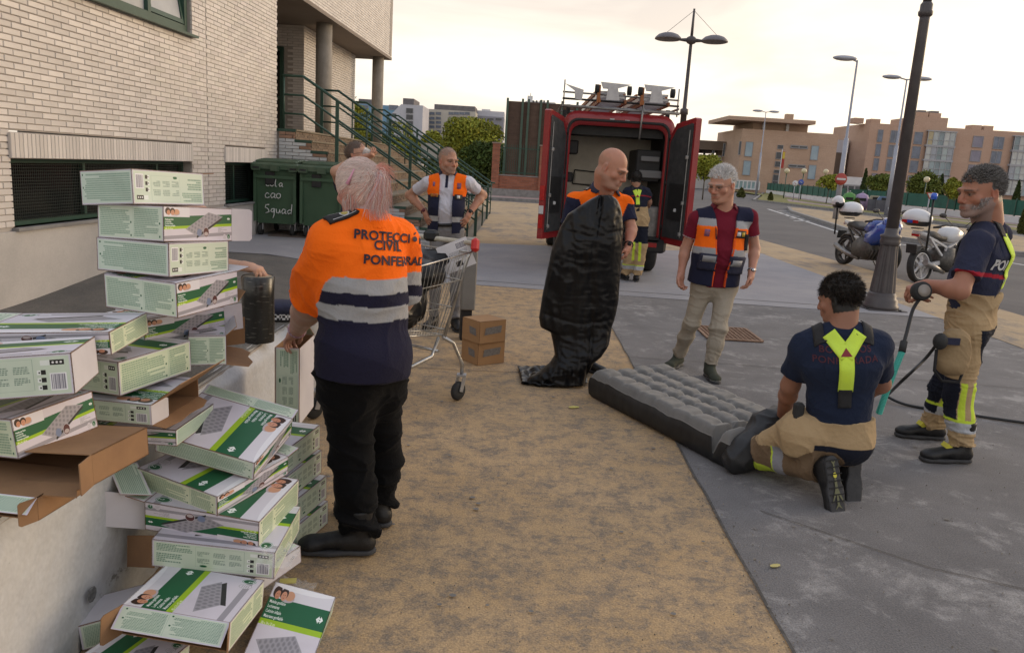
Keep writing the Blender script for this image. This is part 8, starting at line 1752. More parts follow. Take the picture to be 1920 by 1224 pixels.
# ================================================================ MOTORCYCLES
m_mblue = M('moto_blue', (.02, .07, .36), .25, (.02, .06, .3), 4, coat=.6); m_mwhite = M('moto_white', (.62, .62, .63), .3, (.55, .55, .56), 3, coat=.4); m_seat = M('moto_seat', (.04, .038, .036), .6, (.06, .055, .05), 9); m_eng = M('engine', (.06, .058, .055), .5, (.12, .11, .10), 18, metal=.4)
m_screen = M('windscreen', (.35, .36, .38), .1, alpha=.35); m_disc = M('brake_disc', (.3, .3, .3), .4, metal=.8)
def moto(x, y, hd, label, body, light, spoke='dark', helmet=False):
    e = empty('motorcycle', (x, y, -.004)); tag(e, label, 'motorcycle'); f = Vector((math.cos(hd), math.sin(hd), 0)); s = Vector((-f.y, f.x, 0)); lean = .10; up = (Vector((0, 0, 1))+s*lean).normalized(); Q = Matrix((f, s, up)).transposed()
    P = lambda a, b, c: tuple(Q@Vector((a, b, c)))
    rotw = Q@Matrix.Rotation(R(90), 3, 'X')
    for nm, cx in (('rear', -.72), ('front', .72)):
        prof = [(.25, -.05), (.30, -.06), (.31, -.03), (.315, 0), (.31, .03), (.30, .06), (.25, .05), (.25, -.05)]; w = MB().lathe(prof, 32, P(cx, 0, .315), rotw, cap=False).build('wheel', m_rub, e)
        r_ = MB(); mt = m_mwhite if spoke == 'white' else m_eng; r_.lathe([(.225, -.04), (.24, -.045), (.24, .045), (.225, .04)], 32, P(cx, 0, .315), rotw, cap=False)
        for k in range(5):
            a = k*math.tau/5; r_.bar(P(cx+.04*math.cos(a), 0, .315+.04*math.sin(a)), P(cx+.23*math.cos(a), 0, .315+.23*math.sin(a)), .03, .03)
        r_.lathe([(.0, -.06), (.05, -.06), (.05, .06), (0, .06)], 14, P(cx, 0, .315), rotw); r_.build('rim', mt, w); MB().lathe([(.09, -.004), (.15, -.004), (.15, .004), (.09, .004)], 24, P(cx, -.07 if nm == 'front' else .07, .315), rotw).build('brake_disc', m_disc, w)
    def tub(name, prof, hw, mat, par=e, bev=.35):
        """side profile (x, z) inflated across the width"""
        n_ = len(prof); cx = sum(p[0] for p in prof)/n_; cz = sum(p[1] for p in prof)/n_; V = []
        for yy, k in ((-hw, 1-bev), (-hw*.6, 1), (hw*.6, 1), (hw, 1-bev)): V += [P(cx+(p[0]-cx)*k, yy, cz+(p[1]-cz)*k) for p in prof]
        F_ = [tuple(range(n_)), tuple(reversed(range(3*n_, 4*n_)))]+[(r0*n_+i, (r0+1)*n_+i, (r0+1)*n_+(i+1) % n_, r0*n_+(i+1) % n_) for r0 in range(3) for i in range(n_)]
        return MB()._add(V, F_, True).build(name, mat, par)
    tub('engine', [(-.25, .25), (.22, .22), (.33, .40), (.30, .62), (-.1, .66), (-.3, .5)], .20, m_eng, bev=.12)
    for k in range(4): MB().tube([P(.22, -.12+.08*k, .50), P(.36, -.12+.08*k, .40), P(.25, -.1+.07*k, .22), P(-.1, -.05+.05*k, .20)], .018, 6).build('exhaust_pipe', m_eng, e)
    MB().tube([P(-.1, -.08, .20), P(-.45, -.16, .28), P(-.85, -.18, .40)], [.035, .05, .055], 10).build('silencer', m_steelp, e)
    MB().bar(P(-.25, .09, .38), P(-.72, .09, .32), .04, .07).build('swingarm', m_mwhite if spoke == 'white' else m_eng, e); MB().bar(P(-.25, -.09, .38), P(-.72, -.09, .32), .04, .07).build('swingarm', m_mwhite if spoke == 'white' else m_eng, e)
    fr = MB(); [fr.bar(P(a, s_*.13, b), P(c__, s_*.12, d), .035) for s_ in (-1, 1) for a, b, c__, d in ((.38, .82, -.15, .62), (-.15, .62, -.22, .35), (-.15, .66, -.68, .84), (-.24, .48, -.62, .80))]; fr.build('frame', m_mwhite if spoke == 'white' else m_eng, e)
    for s_ in (-1, 1): MB().tube([P(.42, s_*.10, .92), P(.72, s_*.10, .315)], [.028, .024], 8).build('fork', m_steelp, e)
    tub('fuel_tank', [(-.12, .78), (.02, .98), (.22, 1.02), (.38, .95), (.38, .80), (.1, .72)], .17, body)
    tub('seat', [(-.72, .90), (-.72, .84), (-.3, .76), (-.10, .76), (-.08, .84), (-.3, .86), (-.5, .94)], .14, m_seat, bev=.2)
    tub('tail', [(-.88, .94), (-.86, .86), (-.5, .78), (-.3, .74), (-.5, .88)], .12, light, bev=.2)
    if spoke != 'white':
        tub('fairing', [(.05, .52), (.30, .50), (.52, .62), (.68, .82), (.66, .96), (.42, .98), (.25, .80), (.05, .72)], .23, body, bev=.3); tub('nose', [(.48, .92), (.70, .80), (.74, .90), (.62, 1.06), (.46, 1.08)], .17, body, bev=.35)
        for s_ in (-1, 1): MB().ell(P(.70, s_*.07, .88), (.05, .05, .05), 8).build('headlight', m_mwhite, e)
        V = [P(.70, -.13, .98), P(.70, .13, .98), P(.47, .10, 1.28), P(.47, -.10, 1.28)]; o = MB()._add(V, [(0, 1, 2, 3)]).build('windscreen', m_screen, e); o.modifiers.new('s', 'SOLIDIFY').thickness = .004
    tub('front_mudguard', [(.42, .56), (.52, .62), (.72, .66), (.9, .60), (.92, .56), (.72, .62), (.52, .585)], .07, light, bev=.1); tub('rear_mudguard', [(-.95, .56), (-.80, .66), (-.6, .66), (-.6, .63), (-.8, .63), (-.93, .54)], .07, m_eng, bev=.1)
    MB().tube([P(.30, -.36, .98), P(.36, -.2, 1.03), P(.42, 0, 1.02), P(.36, .2, 1.03), P(.30, .36, .98)], .014, 8).build('handlebar', m_eng, e)
    for s_ in (-1, 1): MB().tube([P(.29, s_*.24, .99), P(.27, s_*.38, .97)], .02, 8).build('grip', m_rub, e); MB().tube([P(.45, s_*.12, 1.04), P(.44, s_*.28, 1.18)], .008, 6).build('mirror_stem', m_eng, e); MB().ell(P(.44, s_*.31, 1.20), (.035, .075, .045), 8, Q).build('mirror', m_eng, e)
    MB().rbox(P(-.86, 0, .98), (.16, .16, .02), .005, Q).build('rack', m_eng, e)
    tc_ = empty('top_box', e.location+Vector(P(-.88, 0, 1.0)), 0); tag(tc_, 'white topped luggage box on the back of the '+('blue motorcycle' if spoke != 'white' else 'white motorcycle'), 'top box')
    F = Field((-.3, -.3, -.05), (.3, .3, .4), .012); F.ell((0, 0, .15), (.21, .26, .17), .02); F.cut((0, 0, .02), (0, 0, -1)); V, F_ = F.mesh(); V = relax(V, F_, 2); Cc = np.ones((len(V), 4), np.float32); Cc[:, :3] = pick(V[:, 2] > .11, (.62, .62, .63), (.03, .03, .032)); Vw = V@np.array(Q.to_3x3()).T
    me = mk_mesh('shell', Vw, F_); me.color_attributes.new('Col', 'FLOAT_COLOR', 'POINT').data.foreach_set('color', Cc.ravel()); link('shell', me, M('glossy_plastic', (1, 1, 1), .3, attr=True, coat=.3), tc_)
    if spoke == 'white': MB().box(P(-.215, .0, .10), (.012, .30, .05), Q).build('reflector_strip', m_lampr, tc_); MB().box(P(-.219, .0, .10), (.012, .1, .052), Q).build('blue_square', m_mblue, tc_)
    MB().rbox(P(-1.0, 0, .62), (.02, .2, .16), .004, Q).build('number_plate', m_vblk, e); MB().box(P(-.90, 0, .86), (.03, .14, .04), Q).build('tail_light', m_lampr, e); MB().tube([P(-.1, .15, .3), P(-.05, .36, .0)], .012, 6).build('side_stand', m_eng, e)
    pl = MB(); b0, b1 = P(-.92, -.22, .62), P(-.92, -.30, 1.22 if helmet else 1.55); pl.tube([b0, b1], .018, 8); pl.build('light_pole', m_vblk, e)
    if not helmet: MB().lathe([(.02, -.05), (.05, -.05), (.055, .04), (.03, .06)], 14, b1).build('blue_beacon', M('beacon_blue', (.03, .12, .6), .2, coat=.5), e)
    return e, P, b1
m1 = (G(1592, 497)+G(1645, 511))/2; e1, P1, hp = moto(m1[0], m1[1], math.atan2(-1, .18), 'blue police style motorcycle with white luggage box, parked beyond the thick lamp post', m_mblue, m_mwhite, helmet=True)
e1['label'] = 'blue motorcycle with white luggage box, parked beyond the thick lamp post'
hl = empty('helmet', e1.location+Vector(hp)+Vector((0, 0, .05))); tag(hl, 'white open helmet with black visor hanging on the pole of the blue motorcycle', 'helmet')
F = Field((-.2, -.2, -.2), (.2, .2, .2), .009); F.ell((0, 0, .02), (.125, .15, .14), .02); F.cut((0, 0, -.10), (0, 0, -1)); F.ell((0, -.12, -.05), (.085, .07, .05), .01, op='s'); V, F_ = F.mesh(); V = relax(V, F_, 1); me = mk_mesh('shell', V, F_); Cc = np.ones((len(V), 4), np.float32); Cc[:, :3] = pick((V[:, 2] > -.03) | (V[:, 1] > .02) & (V[:, 2] > -.06), (.62, .62, .63), (.02, .02, .022)); me.color_attributes.new('Col', 'FLOAT_COLOR', 'POINT').data.foreach_set('color', Cc.ravel()); link('shell', me, MATS['glossy_plastic'], hl); MB().ell((0, -.105, .0), (.10, .045, .055), 8).build('visor', m_vblk, hl)
c2_ = G(1722, 531); hd2 = math.atan2(.53, .85); e2, _, _ = moto(c2_[0]+.72*math.cos(hd2), c2_[1]+.72*math.sin(hd2), hd2, 'white motorcycle with a blue beacon pole, parked behind the bearded fireman', m_mwhite, m_mwhite, spoke='white')
# ================================================================ SHOPPING TROLLEY
m_wire2 = M('chrome_wire', (.55, .54, .52), .3, (.35, .34, .32), 20, metal=.75); m_handle = M('handle_plastic', (.55, .52, .44), .5, (.38, .34, .26), 14); m_redp = M('red_plastic', (.50, .02, .02), .35)
hr = np.array(A(888, 461, 5.3)); TS = 1.075; hl_ = hr+np.array([-.53, .34, 0]); ax_ = nrm(hl_-hr); fw = nrm(np.array([ax_[1], -ax_[0], 0])); fw = fw if fw[1] < 0 else -fw   # nose towards the camera
tr = empty('shopping_trolley', (hr[0], hr[1], 0)); tr.scale = (TS,)*3; tag(tr, 'wire shopping trolley with red handle end standing right of the pink haired woman', 'trolley')
T3 = lambda a, b, c_: tuple(np.array([0, 0, 0.])+ax_*a+fw*b+np.array([0, 0, c_]))   # a: right to left, b: towards the nose
WT = .55
MB().tube([T3(-.01, 0, 1.02), T3(WT+.01, 0, 1.02)], .016, 10).build('handle_bar', m_handle, tr)
for a_ in (-.02, WT+.02): MB().rbox(T3(a_, .01, 1.01), (.05, .07, .085), .015, Matrix.Rotation(-.3, 3, 'X')).build('handle_end', m_redp, tr)
MB().rbox(T3(WT*.62, 0, 1.035), (.10, .07, .075), .02).build('coin_lock', m_vblk, tr)
top0, top1 = .965, .84; bz0, bz1 = .44, .50; LT, LB = .92, .74; ins = .09
def rim(a_, t): return T3(a_+(WT/2-a_)*.28*t, .02+LT*t, top0+(top1-top0)*t)
def bot(a_, t): aa = ins+(WT-2*ins)*(a_/WT); return T3(aa+(WT/2-aa)*.28*t, .16+(LB-.16)*t, bz0+(bz1-bz0)*t)
lerpt = lambda p, q, k: tuple(np.array(p)*(1-k)+np.array(q)*k)
f = MB()
for a_ in (0, WT): f.tube([rim(a_, 0), rim(a_, 1)], .0055, 6); f.tube([bot(a_, 0), bot(a_, 1)], .005, 6)
f.tube([rim(0, 1), rim(WT, 1)], .0055, 6); f.tube([rim(0, 0), rim(WT, 0)], .0055, 6); f.tube([bot(0, 0), bot(WT, 0)], .005, 6); f.tube([bot(0, 1), bot(WT, 1)], .005, 6)
for k in (.33, .66, .93):
    P_ = [lerpt(rim(0, t), bot(0, t), k) for t in (0, 1)]+[lerpt(rim(WT, t), bot(WT, t), k) for t in (1, 0)]; f.tube(P_+[P_[0]], .0038, 6)
f.build('basket_frame', m_wire2, tr)
f = MB()
for a_ in (0, WT):
    for k in range(27): t = k/26; f.tube([rim(a_, t), bot(a_, t)], .0022, 5, cap=False)
for k in range(13): a_ = WT*k/12; f.tube([rim(a_, 1), bot(a_, 1)], .0022, 5, cap=False); f.tube([rim(a_, 0), bot(a_, 0)], .0022, 5, cap=False); f.tube([bot(a_, 0), bot(a_, 1)], .0022, 5, cap=False)
tag(f.build('basket_wires', m_wire2, tr), kind='stuff')
f = MB()
for a_ in (.0, WT): f.tube([T3(a_, 0, 1.0), T3(a_+(.02 if a_ == 0 else -.02), .03, .93), T3(a_+(ins if a_ == 0 else -ins)*.9, .15, .43)], .010, 8); f.tube([T3(a_+(ins if a_ == 0 else -ins), .16, .43), T3(a_+(ins*.7 if a_ == 0 else -ins*.7), .08, .38), T3(a_+(.03 if a_ == 0 else -.03), .02, .24), T3(a_+(.03 if a_ == 0 else -.03), .02, .17)], .012, 8); f.tube([T3(a_+(ins if a_ == 0 else -ins), .2, .43), T3(a_+(.06 if a_ == 0 else -.06), .30, .33), T3(a_+(.12 if a_ == 0 else -.12), .88, .20), T3(a_+(.14 if a_ == 0 else -.14), .9, .17)], .012, 8)
f.tube([T3(.04, .26, .36), T3(WT-.04, .26, .36)], .01, 8); f.tube([T3(.12, .88, .2), T3(WT-.12, .88, .2)], .01, 8); f.build('chassis', m_wire2, tr)
for a_, b_ in ((.03, 0.02), (WT-.03, .02), (.14, .9), (WT-.14, .9)):
    q = Matrix((ax_, fw, (0, 0, 1))).transposed(); MB().lathe([(.015, -.015), (.055, -.018), (.062, -.008), (.062, .008), (.055, .018), (.015, .015)], 22, T3(a_, b_+.03, .0645), q@Matrix.Rotation(R(90), 3, 'Y')).build('wheel', m_rub, tr)
    g = MB(); [g.bar(T3(a_+s_*.024, b_+.03, .062), T3(a_+s_*.024, b_, .16), .004, .035) for s_ in (-1, 1)]; g.box(T3(a_, b_, .165), (.06, .06, .012)); g.build('castor', m_galv, tr)
sg = empty('shop_leaflet', tuple(np.array(tr.location)+TS*np.array(T3(.11, .03, .93)))); tag(sg, 'white printed leaflet with a logo and barcode stuck on the trolley handle', 'leaflet')
im = Img(300, 300, (.86, .86, .88)); logo(im, .33, .52, .08, (.1, .1, .12)); im.ell(.35, .52, .03, .03, (.86, .86, .88)); barcode(im, .60, .70, .3, .2); im.rect(.40, .12, .62, .3, (.2, .2, .22)); im.lines(.3, .36, .9, .66, 8, (.5, .5, .52), 3); PMAT['leaf'] = im.mat('print_leaflet')
ux = Vector((.9, .0, .42)).normalized(); uy = Vector((-.40, -.15, .9)).normalized(); panel(sg, 'sheet', -ux*.11-uy*.10, ux, uy, .22, .20, 'leaf', 'white', t=.001)
# load in the trolley: crumpled black vinyl and a few brown items
m_vinyl = M('black_vinyl', (.003, .003, .004), .31, (.010, .010, .011), 5, spec=.3, bump=.2, bscale=14)
F = Field((-.9, -1.2, .3), (.5, .5, 1.1), .012)
def T3w(a, b, c_): return np.array(T3(a, b, c_))
F.ell(T3w(.27, .28, .82), (.22, .26, .13), .05); F.ell(T3w(.22, .45, .66), (.18, .24, .16), .05); F.ell(T3w(.30, .12, .90), (.18, .10, .07), .04); F.ell(T3w(.28, .45, .80), (.16, .26, .08), .05)
ld = empty('black_sheet_bundle', tr.location); ld.scale = tr.scale; tag(ld, 'crumpled black vinyl mattress stuffed in the shopping trolley', 'mattress'); V, F_ = F.mesh(); V = relax(V, F_, 1); V = V+vnorm(V, F_)*wrinkle(V, 5, 13, .030)[:, None]; link('sheet', mk_mesh('sheet', V, F_), m_vinyl, ld)
ob = empty('brown_paper_bundle', tr.location); ob.scale = tr.scale; tag(ob, 'brown paper rubbish at the bottom of the trolley', 'paper'); F = Field((-.7, -1, .35), (.4, .3, .8), .014); F.ell(T3w(.25, .40, .56), (.13, .22, .08), .03); V, F_ = F.mesh(); V = V+vnorm(V, F_)*wrinkle(V, 8, 16, .03)[:, None]; link('paper', mk_mesh('paper', V, F_), m_kraft, ob)
# grey metal cabinet behind the trolley
gp_ = G(880, 640); gb = empty('metal_cabinet', (gp_[0]-.07, gp_[1]+.1, 0), R(8)); tag(gb, 'narrow grey metal cabinet on a black foot, just behind the trolley', 'cabinet'); MB().rbox((.03, 0, .62), (.13, .2, .66), .01).build('casing', M('cabinet_grey', (.20, .19, .175), .5, (.27, .26, .24), 2, (0.3, .7)) if 0 else M('cabinet_grey', (.20, .19, .175), .5, (.27, .26, .24), 2, metal=.3), gb); MB().box((.02, 0, .145), (.10, .15, .29)).build('foot', m_vblk, gb)
# ================================================================ AIR MATTRESSES
m_flock = M('grey_flock', (.125, .12, .112), .95, (.16, .153, .143), 9, bump=.25, bscale=220, sheen=.25); m_flkd = M('black_side', (.013, .013, .014), .5, (.02, .02, .021), 8, bump=.1)
am = empty('air_mattress', (0, 0, 0)); tag(am, 'inflated grey flocked air mattress lying on the ground before the kneeling fireman', 'air mattress')
c0 = np.array([.60, 5.56]); c1 = np.array([1.20, 5.92]); d0 = np.array([1.27, 4.25]); d1 = np.array([1.80, 4.62])
nu, nv = 120, 48; V = []; 
def mtop(u, v):
    p = (c0*(1-u)+d0*u)*(1-v)+(c1*(1-u)+d1*u)*v; e_ = min(v, 1-v)*.75; f_ = min(u, 1-u)*1.9; edge = min(e_, f_)
    z = .205-.055*max(0, 1-edge/.045)**2; gu = ((u+.012*noise.noise(Vector((v*6, u*3, 7))))*1.9/.235) % 1; gv = (v*.75-.09)/.19
    rowp = 0
    for cv in (.28, .50, .72): rowp += math.exp(-((v-cv)*.75/.020)**2)*(.5+.5*math.cos(2*math.pi*gu))**.8
    z -= (.046+.02*noise.noise(Vector((u*5, v*4, 3))))*min(rowp, 1)*(1 if .05 < u < .97 else .3); z -= .014*math.exp(-((min(gu, 1-gu))*.235/.022)**2)*(1-min(1, max(0, (abs(v-.5)-.40)/.1))); 
    z -= .012*sum(math.exp(-((v-cv)*.75/.028)**2) for cv in (.28, .50, .72)); z += .004*noise.noise(Vector((u*22, v*11, 1)))+.009*noise.noise(Vector((u*9, v*5, 4)))+.006*abs(noise.noise(Vector((u*16, v*5, 9))))
    # end folded upwards towards the kneeling man
    if u > .90: k = (u-.90)/.10; z += (.10*k*k*math.sin(min(v*1.2, 1)*math.pi*.55))-.10*math.exp(-((u-.915)/.022)**2)*(1-.3*v)
    return (p[0], p[1], max(z, .05))
for i in range(nu):
    for j in range(nv): V.append(mtop(i/(nu-1), j/(nv-1)))
MB().grid(V, nu, nv).build('flocked_top', m_flock, am)
rimp = [(i, 0) for i in range(nu)]+[(nu-1, j) for j in range(1, nv)]+[(i, nv-1) for i in range(nu-2, -1, -1)]+[(0, j) for j in range(nv-2, 0, -1)]; m_ = len(rimp); cen = (c0+c1+d0+d1)/4; S = []
for l, (k, o) in enumerate(((1.0, 0), (.93, .012), (.70, .02), (.4, .02), (.15, .010), (0.02, -.02))):
    for (i, j) in rimp:
        x, y, z = V[i*nv+j]; d = nrm(np.array([x, y])-cen); wob = .004*noise.noise(Vector((x*20, y*20, l))); S.append((x+d[0]*(o+wob), y+d[1]*(o+wob), z*k))
MB().grid(S, 6, m_, closed=True).build('black_side', m_flkd, am)
pp = MB(); pp.tube([V[i*nv+j] for (i, j) in rimp], .0035, 5, closed=True); pp.build('piping', M('piping_grey', (.2, .19, .18), .8), am)
# black vinyl hump with hose at the end, where the fireman holds it
F = Field((1.0, 3.8, -.02), (2.1, 4.9, .5), .010); F.cone((1.36, 4.27, .10), (1.62, 4.50, .20), .10, .115, .06, n=(0, 0, 1), fa=1.1); F.cone((1.30, 4.22, .07), (1.50, 4.36, .09), .075, .09, .05); F.ell((1.55, 4.43, .22), (.13, .08, .10), .05); F.cut((1.4, 4.3, .005), (0, 0, -1)); V_, F_ = F.mesh(); V_ = relax(V_, F_, 1); V_ = V_+vnorm(V_, F_)*wrinkle(V_, 4, 15, .016)[:, None]
link('folded_end', mk_mesh('folded_end', V_, F_), m_flkd, am)
vt = MB(); q1 = np.array(A(1455, 818, 4.22)); vt.tube([tuple(q1+np.array([.05*math.cos(t), 0.01*math.sin(t), .035*math.sin(t)])) for t in np.linspace(0, 6.28, 19)[:-1]], .012, 8, closed=True); vt.build('strap_loop', m_bstrap, am)
# deflated black mattress held up by the bald man
dm = empty('deflated_mattress', (0, 0, 0)); tag(dm, 'black deflated mattress hanging from the chest of the bald man to the ground', 'air mattress')
prof = [(366, 1122, 1146), (374, 1106, 1156), (388, 1084, 1163), (402, 1064, 1166), (430, 1049, 1168), (470, 1034, 1166), (510, 1026, 1163), (560, 1016, 1159), (595, 1010, 1153), (612, 1013, 1147), (622, 1032, 1146), (645, 1037, 1142), (665, 1040, 1128), (680, 1030, 1112), (695, 1014, 1104), (708, 992, 1100), (720, 976, 1098)]
nr, nc = 150, 96; S = []
ys = np.linspace(366, 720, nr)
for i, yy in enumerate(ys):
    xl = np.interp(yy, [p[0] for p in prof], [p[1] for p in prof]); xr = np.interp(yy, [p[0] for p in prof], [p[2] for p in prof]); t = i/(nr-1); Yc = 5.92-.12*max(0, t-.75)/.25
    L_, R_ = np.array(A(xl, yy, Yc)), np.array(A(xr, yy, Yc)); mid = (L_+R_)/2; hw = np.linalg.norm(R_-L_)/2; dep = (.05+.09*min(t*4, 1)) if t < .9 else .14-.8*(t-.9)*.6
    for j in range(nc):
        a = 2*math.pi*j/nc; ca, sa = math.cos(a), math.sin(a); ex = abs(ca)**.85*(1 if ca > 0 else -1); ey = abs(sa)**.8*(1 if sa > 0 else -1)
        p = mid+(R_-mid)*ex+np.array([0, dep*ey, 0]); S.append(p)
S = np.array(S); zc = S[:, 2].copy(); fold = wrinkle(S, 12, 8, .060, M3=np.diag([1.5, .8, .4]), warp=1.5, sharp=1.0)+wrinkle(S, 15, 19, .022, M3=np.diag([1.3, .7, .55]), warp=2.0, sharp=1.0)+wrinkle(S, 19, 42, .007)
cyl = np.tile(np.stack([np.cos(2*np.pi*np.arange(nc)/nc)*.25, np.sin(2*np.pi*np.arange(nc)/nc), 0*np.arange(nc)], 1), (nr, 1)); rr_ = np.abs(cyl[:, 1:2])
low = np.clip((.35-zc)/.35, 0, 1)[:, None]; S = S+cyl*fold[:, None]*(.75+1.0*low)*(.35+.65*rr_); 
for sx0, z0 in ((0, .52), (0, 1.18)): 
    k_ = np.exp(-((zc-(z0+.03*np.sin(S[:, 0]*9)))/.014)**2)*(S[:, 1] < 5.95); S[:, 1] += .006*k_
for (rx, rz) in ((.40, .86), (.42, .42), (.62, .43)):
    rd_ = np.sqrt((S[:, 0]-rx)**2+(zc-rz)**2); k_ = np.exp(-((rd_-.065)/.010)**2)*(S[:, 1] < 5.95); S[:, 1] -= .005*k_
seam = np.exp(-((S[:, 0]-(.58+.02*np.sin(zc*5)))/.012)**2)*(S[:, 1] < 5.95); S[:, 1] += .035*seam; S[:, 2] = np.maximum(S[:, 2], .006)
b = MB(); b.grid([tuple(p) for p in S], nr, nc, closed=True); b.f += [tuple(reversed(range(nc))), tuple((nr-1)*nc+k for k in range(nc))]; b.mi += [0, 0]; b.sm += [True, True]; b.build('vinyl_skin', m_vinyl, dm)
# spread tail on the ground
tl = []; nn1, nn2 = 40, 26
for i in range(nn1):
    for j in range(nn2):
        u, v = i/(nn1-1), j/(nn2-1); p = G(978+u*124-8*v, 722-32*v+6*math.sin(u*3), 0); tl.append((p[0], p[1], .012+.05*abs(noise.noise(Vector((u*4, v*3, 2))))*math.sin(math.pi*min(u*1.3, 1))+.035*noise.noise(Vector((u*9, v*7, 5)))*.6+.03*v*u+.008))
tl = [(p[0], p[1], max(p[2], .006)) for p in tl]; o = MB().grid(tl, nn1, nn2).build('ground_fold', m_vinyl, dm); o.modifiers.new('s', 'SOLIDIFY').thickness = .006
# ================================================================ HOSES, GAUGE, CAP, WRAPPED POST
m_teal = M('teal_hose', (.03, .30, .24), .5, extra=None); m_hose = M('black_hose', (.012, .012, .013), .45, (.02, .02, .02), 20)
h = empty('air_hose', (0, 0, 0)); tag(h, 'black air hose running from the gauge to a coiled teal section and along the ground', 'hose')
def crv(P, n=10):
    P = [Vector(p) for p in P]; Q_ = []
    for i in range(len(P)-1):
        p0, p1, p2, p3 = P[max(i-1, 0)], P[i], P[i+1], P[min(i+2, len(P)-1)]
        for k in range(n): t = k/n; Q_.append(.5*((2*p1)+(-p0+p2)*t+(2*p0-5*p1+4*p2-p3)*t*t+(-p0+3*p1-3*p2+p3)*t**3))
    return Q_+[P[-1]]
MB().tube(crv([A(1728, 556, 4.60), A(1712, 580, 4.58), A(1701, 620, 4.5), A(1694, 646, 4.45)]), .010, 8).build('black_line', m_hose, h)
MB().tube([A(1695, 640, 4.45), A(1691, 660, 4.42)], .020, 10).build('coupling', m_rub, h)
tp = crv([A(1691, 660, 4.42), A(1675, 700, 4.38), A(1660, 740, 4.36), A(1648, 775, 4.34)], 16); MB().tube(tp, .0145, 10).build('teal_section', m_teal, h)
co = MB(); 
for k in range(0, len(tp)-1): co.tube([tp[k]+Vector((.016*math.cos(a), .016*math.sin(a), .004*math.sin(a))) for a in np.linspace(0, 6.28, 11)[:-1]], .0028, 4, closed=True)
tag(co.build('spiral_guard', M('teal_light', (.06, .42, .34), .5), h), kind='stuff')
MB().tube(crv([A(1500, 797, 4.30), A(1485, 799, 4.32), A(1470, 806, 4.34)]), .012, 8).build('teal_end', m_teal, h)
gl = lambda x, y: tuple(G(x, y)+np.array([0, 0, .014])); MB().tube(crv([tuple(np.array(gl(1655, 752))+np.array([0, 0, .04])), gl(1700, 762), gl(1800, 778), gl(1880, 790), gl(1990, 805)]), .011, 8).build('ground_line', m_hose, h); MB().tube(crv([gl(1657, 750), A(1690, 715, 5.1), A(1735, 672, 5.15), A(1760, 640, 5.1)]), .011, 8).build('trouser_loop', m_hose, h)
gg = empty('pressure_gauge', tuple(A(1727, 546, 4.56))); tag(gg, 'round black pressure gauge gripped by the bearded fireman', 'gauge'); MB().lathe([(0, -.03), (.045, -.03), (.055, -.02), (.055, .02), (.045, .03), (0, .03)], 24, (0, 0, 0), Matrix.Rotation(R(75), 3, 'X')).build('housing', m_rub, gg); MB().lathe([(0, 0), (.036, 0), (.036, .004), (0, .004)], 24, (.0, -.033, .009), Matrix.Rotation(R(75), 3, 'X')).build('dial', M('dial_face', (.25, .22, .19), .4), gg)
cp = empty('peaked_cap', tuple(G(528, 600, .60)+np.array([0, 0, 0]))); tag(cp, 'black peaked cap with a chequered band resting on the ledge', 'cap')
MB().lathe([(.098, .02), (.10, .055), (.115, .07), (.125, .10), (.085, .118), (.0, .122)], 28).build('crown', m_nvc, cp); MB().lathe([(.0985, .018), (.1015, .055)], 40, cap=False).build('chequered_band', M('cap_check', (.02, .02, .02), .7, extra=lambda t, vec, cur, b: (lambda c: (setattr(c.inputs['Scale'], 'default_value', 62), t.links.new(vec, c.inputs[0]), setattr(c.inputs[1], 'default_value', (.6, .6, .6, 1)), setattr(c.inputs[2], 'default_value', (.01, .01, .012, 1)), c.outputs[0])[-1])(N(t, 'ShaderNodeTexChecker'))), cp); MB().lathe([(.095, .012), (.10, .02), (.0, .02)], 28).build('base', m_vblk, cp)
wp = empty('wrapped_roll', tuple(G(482, 640, .60)+np.array([0, .02, 0]))); tag(wp, 'upright roll wrapped in shiny black film standing on the ledge behind the cartons', 'roll')
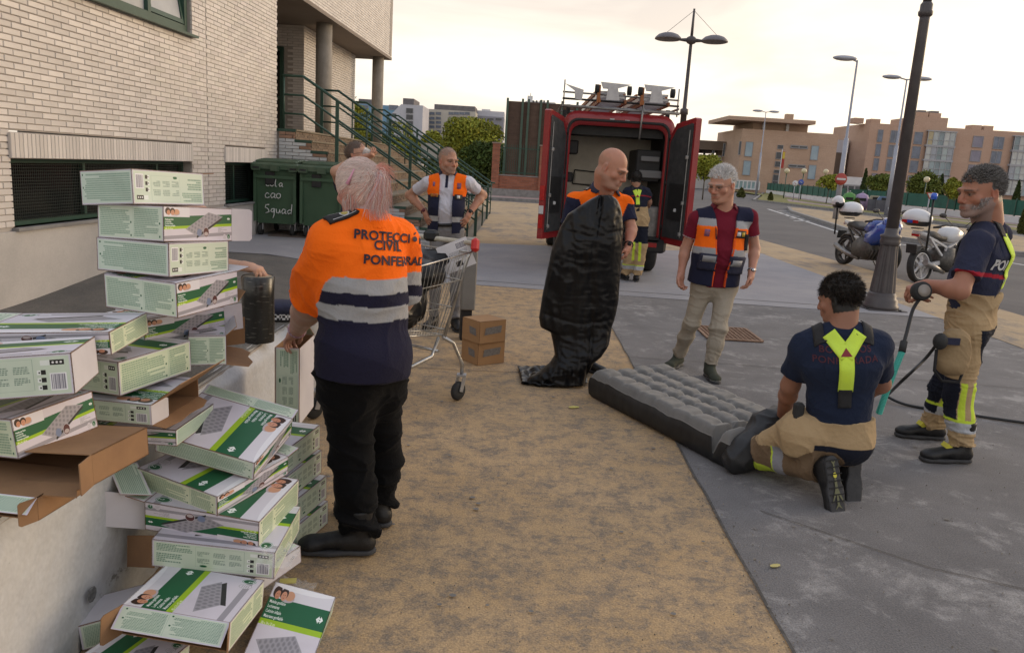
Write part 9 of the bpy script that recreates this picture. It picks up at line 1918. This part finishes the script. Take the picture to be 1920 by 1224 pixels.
def filmx(t, vec, cur, b):
    mpn = N(t, 'ShaderNodeMapping'); mpn.inputs['Scale'].default_value = (2, 2, 14); mpn.inputs['Rotation'].default_value = (.5, .3, 0); t.links.new(vec, mpn.inputs[0]); nn = N(t, 'ShaderNodeTexNoise'); nn.inputs['Scale'].default_value = 9; nn.inputs['Detail'].default_value = 8; t.links.new(mpn.outputs[0], nn.inputs['Vector']); rr = N(t, 'ShaderNodeValToRGB'); rr.color_ramp.elements[0].position = .6; rr.color_ramp.elements[1].position = .72; rr.color_ramp.elements[0].color = (.018, .017, .015, 1); rr.color_ramp.elements[1].color = (.14, .13, .11, 1); t.links.new(nn.outputs[0], rr.inputs[0]); bb = N(t, 'ShaderNodeBump'); bb.inputs['Strength'].default_value = .6; t.links.new(nn.outputs[0], bb.inputs['Height']); t.links.new(bb.outputs[0], b.inputs['Normal']); return rr.outputs[0]
MB().lathe([(.085, 0), (.087, .1), (.085, .25), (.088, .352), (.080, .36)], 32, cap=False).build('film', M('stretch_film', (.02, .02, .02), .25, extra=filmx, spec=.6), wp); MB().lathe([(.0, .352), (.082, .358), (.0, .36)], 32, cap=False).build('core_end', M('roll_end', (.30, .26, .20), .8, (.2, .17, .14), 40), wp)
# hand of a person hidden behind the cartons
P_h = person('hand and forearm resting on the black wrapped roll, its owner hidden behind the cartons', tuple(A(430, 505, 4.6)*np.array([1, 1, 0])))
hw_ = np.array(wp.location)+np.array([-.075, .01, .405]); el_ = hw_+np.array([-.28, .28, -.04]); sh_ = el_+np.array([-.12, .12, .26]); F = Field(*bbox(hw_, el_, sh_, hw_+np.array([-.36, .32, -1.0]), m=.26), .0075); arm_body(F, sh_, el_, hw_); hand_sdf(F, hw_, (.95, -.25, -.10), (0, .1, -1), (.2, .9, 0), 1.05, .75, thumb=.5)
body_c = sh_+np.array([-.16, .1, -.16])
F.cone(sh_, body_c+np.array([0, 0, .12]), .06, .09, .04); F.ell(body_c, (.14, .12, .20), .05)
finish(F, 'body', m_skin, P_h, lambda V, N_: np.tile((.46, .26, .18), (len(V), 1)))
bpy.context.view_layer.update()
